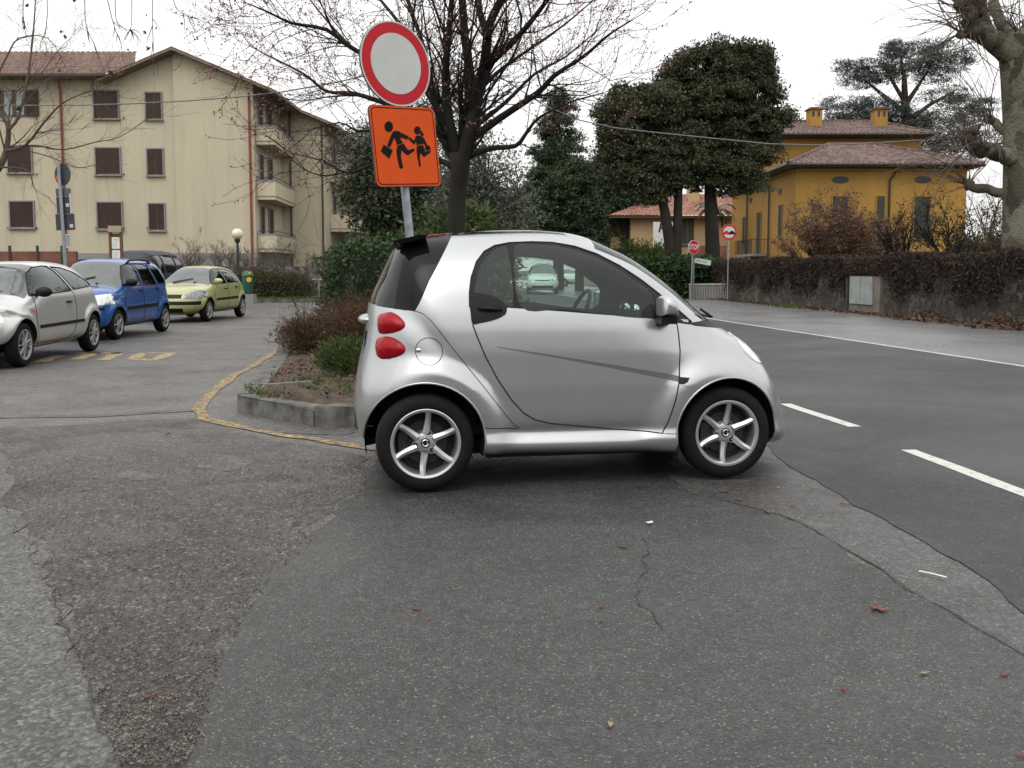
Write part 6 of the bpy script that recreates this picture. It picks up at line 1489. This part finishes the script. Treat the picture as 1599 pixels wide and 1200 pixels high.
# handle grip and mirror, spoiler, tailgate handle, plate, wiper
hb, he = S(747, 482), S(783, 484); yb = ysurf(*hb)
for sd in (-1, 1):
    mb = MB(); mb.tube([(hb[0], sd*(yb+.008), hb[1]), ((hb[0]+he[0])/2, sd*(yb+.026), (hb[1]+he[1])/2+.004), (he[0], sd*(yb+.012), he[1])], [.012,.014,.011], 8); mb.build('grip', M['blackp'], ct, smooth=True, local=True)
    m0, m1 = S(1020, 479), S(1049, 481)
    mx_, mz_ = (m0[0]+m1[0])/2-.012, (m0[1]+m1[1])/2; ym = ysurf(mx_, mz_)
    mb = MB(); prm = [(-.058,-.052),(-.058,.070),(-.03,.084),(.02,.076),(.048,.045),(.062,-.01),(.060,-.050)]
    o = len(mb.v); sec = [(-.0,.76),(.05,.88),(.12,.86),(.165,.70),(.18,.40)]
    for yy, k in sec: mb.v += [(mx_+u*k, sd*(ym+.035+yy), mz_+v*k) for u, v in prm]
    n = len(prm)
    for i in range(len(sec)-1):
        for k in range(n): mb.f.append((o+i*n+k, o+i*n+(k+1) % n, o+i*n+n+(k+1) % n, o+i*n+n+k))
    mb.f += [tuple(o+k for k in range(n)), tuple(o+(len(sec)-1)*n+k for k in range(n))]
    mo = mb.build('mirror', M['silver'], ct, smooth=50, local=True)
    mb = MB(); mb.box((mx_-.002, sd*(ym+.10), mz_-.072), (.10, .13, .045)); mb.box((mx_, sd*(ym+.02), mz_-.06), (.09, .07, .08)); mb.build('mirror_base', M['blackp'], mo, smooth=False, local=True)
sp0, sp1 = S(618, 378), S(652, 370)
sp0, sp1 = SP(616, 378, .5), SP(655, 368, .5); mb = MB(); prs = [(sp0[0], sp0[1]-.004), (sp0[0]+.003, sp0[1]+.008), (sp1[0], sp1[1]+.004), (sp1[0]+.05, sp1[1]+.002), (sp1[0]+.03, sp1[1]-.016), (sp0[0]+.05, sp0[1]-.010)]
mb.prism(prs, lambda u, v, d: (u, -.50+d, v), 1.0); mb.build('spoiler', M['gloss_black'], ct, local=True)
a, b = S(618, 376), S(628, 396); mb = MB(); mb.bar((a[0]-.01, -.40, a[1]), (b[0]-.02, -.40, b[1]+.02), .04, .012); mb.build('rear_wiper', M['blackp'], ct, local=True)
q = S(568, 505); mb = MB(); mb.ball((q[0]+.03, 0, q[1]), (.065,.16,.035), 14, 10); mb.build('tailgate_handle', M['silver'], ct, smooth=True, local=True)
q = S(571, 532); mb = MB(); mb.box((q[0]-.0, -.0, q[1]), (.012,.5,.12), ry=.12); mb.build('number_plate', M['blackp'], ct, local=True)
q = S(1085, 502.5); yq = ysurf(q[0]-.05, q[1]-.004); q2 = S(1068, 501)
mb = MB(); mb.box((q2[0], -ysurf(*q2)-.003, q2[1]), (.052,.006,.016), ry=.08); bd = mb.build('badge', M['white'], ct, local=True)
a = S(1094, 487); b = S(1114, 499); mb = MB(); mb.tube([(a[0], -.50, a[1]+.016), (b[0]+.02, -.42, b[1]+.012), (b[0]-.05, .35, b[1]+.05)], .008, 6); mb.build('wiper', M['blackp'], ct, local=True)
mb = MB(); pb = S(1197, 585); mb.box((2.24, 0, .30), (.06, .9, .10)); mb.build('lower_grille', M['blackp'], ct, local=True)
# cabin
mb = MB(); mb.box((.93, 0, .185), (1.1, 1.2, .05)); mb.box((.93, 0, .19), (2.3, .9, .06)); mb.build('underbody', M['seam'], ct, local=True)
mb = MB(); mb.box((.95, 0, .34), (1.7, 1.24, .06)); mb.box((.28, 0, .62), (.06, 1.22, .62)); mb.build('floor', M['cabin'], ct, local=True)
for yy in (-.33, .33):
    st = MB(); st.add(*[[(x, yy+w_, z) for w_ in (-.22, .22) for x, z in ((.42,.48),(.95,.46),(.97,.58),(.62,.60),(.50,.95),(.42,1.19),(.30,1.19),(.34,.9))], [tuple(range(8)), tuple(range(15, 7, -1))]+[(i, (i+1) % 8, 8+(i+1) % 8, 8+i) for i in range(8)]])
    so = st.build('seat', M['cabin'], ct, local=True)
    mb = MB(); mb.ball((.335, yy, 1.27), (.075,.145,.115), 14, 10); mb.build('headrest', M['cabin'], so, smooth=True, local=True)
mb = MB(); mb.add([(x, y, z) for y in (-.52, .52) for x, z in ((1.28,.62),(1.30,.88),(1.38,.965),(1.55,.97),(1.72,.92),(1.72,.6))], [tuple(range(6)), tuple(range(11, 5, -1))]+[(i, (i+1) % 6, 6+(i+1) % 6, 6+i) for i in range(6)])
mb.build('dashboard', M['cabin'], ct, local=True)
mb = MB(); wc = Vector((1.16, .33, .98)); ax = Vector((.9, 0, -.42)).normalized(); u = Vector((0,1,0)); v = ax.cross(u); mb.tube([wc+(u*math.cos(2*math.pi*k/28)+v*math.sin(2*math.pi*k/28))*.185 for k in range(29)], .015, 8); mb.tube([wc-u*.18, wc+ax*.04, wc+u*.18], .014, 6); mb.tube([wc+ax*.04, wc+ax*.25], .03, 8); mb.build('steering_wheel', M['blackp'], ct, local=True)
mb = MB(); mb.ball((1.42, -.2, 1.03), (.04,.05,.045), 10, 8); mb.ball((1.42, .02, 1.03), (.04,.05,.045), 10, 8); mb.build('dash_gauge', M['chrome'], ct, smooth=True, local=True)
mb = MB(); mb.box((1.30, 0, 1.30), (.03,.22,.07)); mb.build('rear_view_mirror', M['blackp'], ct, local=True)

# ------------------------------------------------------------------ the other cars
def hatchback(name, label, P, yaw, prof, wb, wbelt, wroof, zbelt, zroof, r, colour, wins, screen, lamp, lamp_mat, grille, style, hub_mat, scale=1.0, strip=None, handles=(), mir=(0,0), mir_mat='blackp', n_side=4.6, doors=(), lower=None, rep=None, N=110, flare=.03, screen_mat='screen', detail=True, nose=2.6, spz=.62, taper=.10, lampf=None, see=False):
    t = thing(name, P, label, 'car', local=True); t.rotation_euler = (0, 0, yaw); t.scale = (scale,)*3
    ra = r+.055
    def W(s, z):
        b = np.interp(z, [.1,.25,.45,.65,zbelt,zroof-.05,zroof+.05], [wbelt-.05,wbelt-.015,wbelt,wbelt,wbelt-.02,wroof,wroof-.04])
        for c in (0, wb): b += flare*sstep(ra+.14, ra+.03, math.hypot(s-c, z-r))
        smax = max(p[0] for p in prof); smin = min(p[0] for p in prof)
        b -= taper*sstep(smax-.55, smax, s)**1.4; b -= .05*sstep(smin+.35, smin, s)
        return b
    smax = max(p[0] for p in prof)
    def nf(s, z): return nose if s > smax-.35 else (3.6 if (s < -.1 and z < zroof-.2) else n_side)
    smin = min(p[0] for p in prof)
    b = shell(prof, W, nf, (smin+.7, smax-.75, spz), N=N, K=9, Mx=16); sk = BVHTree.FromBMesh(b); nr_ = lambda q: abs(q.y) > .25
    for c in (0, wb):
        fs = carve(b, arc((c, r), ra, 28), 'side', lambda q: abs(q.y) > .35); bmesh.ops.delete(b, geom=fs, context='FACES')
    def sides(nm, poly, mt, off=0, thick=0):
        fs = carve(b, poly, 'side', nr_); out = []
        for sg in (-1, 1):
            ff = [f for f in fs if f.is_valid and f.calc_center_median().y*sg > 0]
            if ff: out.append(put(nm, split_off(b, ff), mt, t, off, thick))
        return out
    for pl in lampf or ():
        for sg in (-1, 1):
            fs = carve(b, [(sg*u, v) for u, v in pl], 'front', lambda q: q.x > wb+.15); put('headlamp', split_off(b, fs), lamp_mat, t, .006, .02)
    if lamp: sides('headlamp', lamp, lamp_mat, .006, .02)
    if rep: sides('side_repeater', rep, M['lamp_amber'], .004, .01)
    for w in wins: seam(sk, [list(w)+[w[0]]], W, .011, name='window_seal', parent=t)
    for w in wins: sides('side_window', w, M['glass'] if see else M['glass_car'])
    sp = screen; fs = carve(b, [(sp[0],-sp[2]),(sp[0],sp[2]),(sp[1],sp[3]),(sp[1],-sp[3])], 'top', lambda q: q.z > zbelt-.06 and abs(q.y) < max(sp[2], sp[3]) and q.x > sp[0]-.02)
    put('windscreen', split_off(b, fs), M[screen_mat], t)
    if grille:
        for g in grille:
            fs = carve(b, g[0], 'front', lambda q: q.x > wb+.25); put(g[2] if len(g) > 2 else 'grille', split_off(b, fs), g[1], t)
    if lower: 
        fs = carve(b, lower, 'side', lambda q: True); put('bumper_lower', split_off(b, fs), M['blackp'], t)
    if strip: sides('rub_strip', strip, M['blackp'], .012, .02)
    if doors: seam(sk, doors, W, .006, parent=t)
    def ys(x, z):
        h = sk.ray_cast(Vector((x, 2, z)), Vector((0, -1, 0)))[0]; return abs(h.y) if h is not None else W(x, z)*.85
    for hx, hz in handles:
        for sg in (-1, 1):
            mb = MB(); mb.tube([(hx-.08, sg*(ys(hx, hz)+.0), hz), (hx-.03, sg*(ys(hx, hz)+.03), hz), (hx+.05, sg*(ys(hx, hz)+.03), hz), (hx+.09, sg*ys(hx, hz), hz)], .016, 6); mb.build('door_handle', M['blackp'], t, local=True)
    if see:
        inner_skin(b, t)
        for sx in (1.15, .25):
            for yy in (-.34, .34):
                mb = MB(); mb.box((sx, yy, .72), (.12, .46, .5), ry=-.2); mb.ball((sx-.08, yy, 1.10), (.06,.13,.10), 10, 8); mb.build('seat', M['cabin'], t, local=True)
        mb = MB(); mb.box((1.75, 0, .78), (.4, wbelt*1.5, .26)); mb.build('dashboard', M['cabin'], t, local=True)
    put('body', b, colour, t)
    for sg in (-1, 1):
        for c in (0, wb):
            arch_liner(t, c, r, ra, ys, sg, .3); yw = W(c, r*2)-.115
            wheel(t, c, sg*yw, sg, r, .175, r*.66, hub_mat, style)
        if mir[0]:
            ym = ys(*mir)
            mb = MB(); mb.ball((mir[0], sg*(ym+.13), mir[1]+.03), (.075,.12,.075), 12, 8); mb.bar((mir[0], sg*(ym-.03), mir[1]-.03), (mir[0], sg*(ym+.10), mir[1]), .07, .04); mb.build('mirror', M[mir_mat], t, smooth=40, local=True)
    z0 = min(p[1] for p in prof)
    if detail:
        a, b_ = screen[1], zbelt
        hx = screen[1]-.06
        for yy in (-.3, .25):
            h0 = sk.ray_cast(Vector((hx, yy, 3)), Vector((0, 0, -1)))[0]; h1 = sk.ray_cast(Vector((hx-.16, yy+.48, 3)), Vector((0, 0, -1)))[0]
            if h0 and h1: mb = MB(); mb.tube([h0+Vector((0,0,.015)), h1+Vector((0,0,.02))], .012, 5); mb.build('wiper', M['blackp'], t, local=True)
    return t, sk, ys, W
def heading(pf, pr):   # yaw from ground points of the two near-side wheels
    d = Vector(pf)-Vector(pr); return math.atan2(d.y, d.x)
# silver hatchback (front cut by the picture edge)
def place(pf, pr, wb, half):
    f = Vector((pf[0], pf[1])); r_ = Vector((pr[0], pr[1])); d = (f-r_).normalized(); left = Vector((-d.y, d.x)); ax = r_-left*half; return (ax.x, ax.y, 0.002), math.atan2(d.y, d.x)
pf, pr = G(33, 573), G(140, 548.5)
P, yw = place(pf, pr, 2.486, .74)
hatchback('silver_hatchback', 'silver three-door hatchback with black mirror, cut by the left edge of the photo', P, yw,
  [(-.58,.30),(-.63,.50),(-.62,.78),(-.56,.95),(-.46,1.14),(-.30,1.31),(-.08,1.40),(.35,1.435),(.85,1.435),(1.20,1.40),(1.48,1.31),(1.85,1.12),(2.20,.96),(2.55,.91),(2.88,.83),(3.12,.72),(3.24,.58),(3.28,.42),(3.25,.26),(3.1,.19),(2.6,.17),(1.3,.17),(.2,.18),(-.4,.22)],
  2.486, .815, .60, .94, 1.40, .300, M['silver_warm'],
  [[(2.02,.945),(1.78,1.10),(1.52,1.26),(1.28,1.345),(1.02,1.365),(.88,1.36),(.80,1.16),(.72,1.0),(.74,.99)], [(.62,1.005),(.70,1.17),(.78,1.355),(.45,1.34),(.18,1.28),(-.08,1.16),(-.22,1.07),(-.20,1.05)]],
  (1.22,2.16,.60,.68), [(2.90,.60),(2.82,.74),(2.70,.84),(2.95,.78),(3.12,.66),(3.16,.60)], M['lamp_clear'], [([(-.5,.36),(-.5,.50),(.5,.50),(.5,.36)], M['blackp'])], 'nine', M['hubcap'],
  strip=[(.40,.50),(.40,.545),(1.98,.535),(1.98,.49)], handles=((.92,.83),), mir=(1.90,.97), doors=[[(.70,1.0),(.66,.8),(.66,.6),(.74,.36),(.9,.28)], [(2.0,.94),(2.08,.75),(2.08,.45),(1.98,.28)], [(1.98,.28),(.9,.28)]],
  lower=[(2.75,.10),(2.75,.34),(3.5,.34),(3.5,.10)], rep=[(2.13,.725),(2.13,.765),(2.24,.775),(2.25,.735)], N=130, flare=.035, see=True)
# blue boxy car
pf, pr = G(193, 528.5), G(254, 518)
P, yw = place(pf, pr, 2.30, .70)
pa, sk, ys, Wp = hatchback('blue_car', 'tall boxy blue five-door car with roof bars between the silver and the yellow hatchbacks', P, yw,
  [(-.50,.30),(-.57,.48),(-.57,.80),(-.53,1.0),(-.47,1.22),(-.40,1.42),(-.25,1.50),(.1,1.53),(.6,1.54),(1.1,1.53),(1.42,1.48),(1.66,1.34),(1.95,1.14),(2.14,1.01),(2.45,.97),(2.72,.90),(2.86,.80),(2.92,.62),(2.95,.42),(2.92,.28),(2.8,.20),(2.3,.19),(1.2,.19),(.2,.19),(-.35,.23)],
  2.30, .765, .61, .98, 1.48, .285, M['blue'],
  [[(1.92,1.0),(1.72,1.20),(1.50,1.385),(1.34,1.42),(1.12,1.42),(1.12,1.0)], [(1.02,1.0),(1.02,1.425),(.55,1.42),(.45,1.35),(.36,1.0)], [(.26,1.02),(.34,1.30),(.42,1.41),(.10,1.38),(-.05,1.32),(-.16,1.06),(-.12,1.02)]],
  (1.44,2.14,.60,.67), None, M['lamp_clear'], [([(-.42,.30),(-.42,.42),(.42,.42),(.42,.30)], M['blackp']), ([(-.70,.56),(-.70,.62),(.70,.62),(.70,.56)], M['blackp'], 'bumper_strip')], 'five', M['hubcap'],
  strip=[(.38,.56),(.38,.63),(1.85,.60),(1.85,.535)], handles=((1.20,.90),(.36,.93)), mir=(1.80,1.04), doors=[[(1.07,1.0),(1.07,.75),(1.07,.3)], [(1.93,1.0),(1.97,.7),(1.92,.32)], [(.33,1.0),(.30,.8),(.42,.62)]], flare=.03, nose=4.6, n_side=5, taper=.04, see=True, lampf=[[(.40,.67),(.40,.80),(.55,.84),(.70,.86),(.80,.86),(.80,.68),(.60,.655)]])
mb = MB()
for sg in (-1, 1):
    zt = [sk.ray_cast(Vector((x, sg*.50, 3)), Vector((0,0,-1)))[0].z for x in (.15,.3,1.05,1.25)]
    mb.tube([(.10, sg*.50, zt[0]), (.25, sg*.50, zt[1]+.06), (.65, sg*.50, zt[1]+.075), (1.10, sg*.50, zt[2]+.06), (1.28, sg*.50, zt[3])], .022, 8)
mb.build('roof_bar', M['blackp'], pa, smooth=True, local=True)
MB().box((1.86, .33, 1.16), (.02,.14,.16), ry=R(-48)).build('paper_pass', M['white'], pa, local=True)
# yellow green hatchback
pf, pr = G(322, 502.5), G(368, 496)
P, yw = place(pf, (pr.x, pf.y+2.46), 2.472, .70)
hatchback('yellow_hatchback', 'pale yellow green five-door hatchback, farthest of the parked row', P, yw,
  [(-.48,.30),(-.55,.48),(-.54,.75),(-.48,.92),(-.36,1.10),(-.18,1.28),(.05,1.37),(.5,1.41),(1.0,1.415),(1.32,1.385),(1.58,1.28),(1.92,1.08),(2.18,.95),(2.55,.90),(2.90,.82),(3.12,.71),(3.20,.58),(3.23,.42),(3.2,.27),(3.05,.20),(2.5,.18),(1.3,.18),(.2,.18),(-.35,.22)],
  2.472, .795, .60, .94, 1.38, .288, M['lime'],
  [[(2.0,.95),(1.76,1.12),(1.52,1.27),(1.34,1.335),(1.16,1.345),(1.14,.96)], [(1.05,.965),(1.06,1.345),(.55,1.33),(.25,1.26),(.06,1.15),(-.02,1.02),(.22,.98)]],
  (1.36,2.16,.58,.66), None, M['lamp_grey'], [([(-.36,.60),(-.36,.70),(.36,.70),(.36,.60)], M['blackp']), ([(-.75,.44),(-.75,.53),(.75,.53),(.75,.44)], M['blackp'], 'bumper_strip'), ([(-.40,.25),(-.40,.36),(.40,.36),(.40,.25)], M['blackp'])], 'seven', M['hubcap'],
  strip=[(.36,.54),(.36,.60),(1.95,.58),(1.95,.52)], handles=((1.25,.82),(.45,.85)), mir=(1.86,.99), mir_mat='lime', doors=[[(1.09,.96),(1.07,.7),(1.07,.3)], [(2.0,.95),(2.05,.7),(1.98,.3)], [(.22,.98),(.20,.8),(.40,.5)]], flare=.03, nose=3.4, see=True, lampf=[[(.38,.60),(.40,.68),(.55,.76),(.68,.80),(.85,.82),(.85,.62),(.60,.585)]])
# dark navy people carrier behind
hatchback('navy_people_carrier', 'dark navy people carrier partly hidden behind the blue and the yellow cars', (-11.75, 29.2, 0.002), R(93),
  [(-.60,.35),(-.68,.6),(-.66,1.0),(-.58,1.5),(-.45,1.80),(-.2,1.90),(.6,1.93),(1.5,1.93),(2.1,1.90),(2.4,1.80),(2.75,1.50),(3.1,1.2),(3.4,1.06),(3.7,.92),(3.85,.7),(3.85,.4),(3.7,.28),(2.5,.24),(0,.24)],
  2.75, .86, .72, 1.15, 1.88, .32, M['navy'], [[(2.85,1.18),(2.45,1.68),(2.30,1.76),(1.5,1.78),(1.5,1.2)], [(1.38,1.2),(1.38,1.78),(.3,1.78),(.3,1.2)], [(.18,1.2),(.18,1.78),(-.38,1.74),(-.48,1.2)]],
  (2.44,3.12,.68,.74), None, None, None, 'five', M['hubcap'], N=90, screen_mat='screen', mir=(2.75,1.25))
# pale cars far down the road, seen through the windows of the two-seater
hatchback('pale_people_carrier', 'pale people carrier facing the camera, seen through the window of the silver two-seater', (A(850,440,50).x, 53.0, .02), R(-92),
  [(-.60,.35),(-.66,.6),(-.64,1.0),(-.55,1.4),(-.4,1.6),(0,1.66),(.9,1.68),(1.6,1.62),(2.1,1.35),(2.5,1.08),(2.9,.98),(3.2,.86),(3.32,.66),(3.35,.45),(3.3,.3),(3.1,.22),(1.3,.2),(-.3,.24)],
  2.6, .84, .66, 1.05, 1.6, .30, M['car_white'], [[(2.3,1.08),(1.75,1.45),(1.2,1.5),(1.2,1.08)], [(1.1,1.08),(1.1,1.5),(.2,1.48),(.1,1.08)]],
  (1.62,2.5,.66,.72), None, M['lamp_clear'], [([(-.55,.32),(-.60,.46),(.60,.46),(.55,.32)], M['blackp']), ([(-.4,.70),(-.4,.76),(.4,.76),(.4,.70)], M['blackp'])], 'five', M['hubcap'], N=80, detail=False, nose=3.2, lampf=[[(.48,.72),(.55,.88),(.85,.90),(.85,.74)]])
hatchback('pale_saloon', 'small pale car farther down the road beside the pale people carrier', (A(893,440,74).x-1.2, 76.0, .02), R(-60),
  [(-.7,.35),(-.8,.6),(-.75,.85),(-.3,.95),(.1,1.2),(.5,1.38),(1.0,1.42),(1.5,1.36),(2.2,1.0),(2.9,.88),(3.3,.7),(3.35,.45),(3.2,.25),(1.3,.2),(-.4,.25)],
  2.6, .80, .60, .95, 1.38, .30, M['car_white'], [[(2.0,.98),(1.55,1.27),(1.1,1.32),(1.1,.98)], [(1.0,.98),(1.0,1.32),(.55,1.28),(.25,1.0)]], (1.5,2.2,.58,.66), None, None, None, 'five', M['hubcap'], N=70, detail=False)
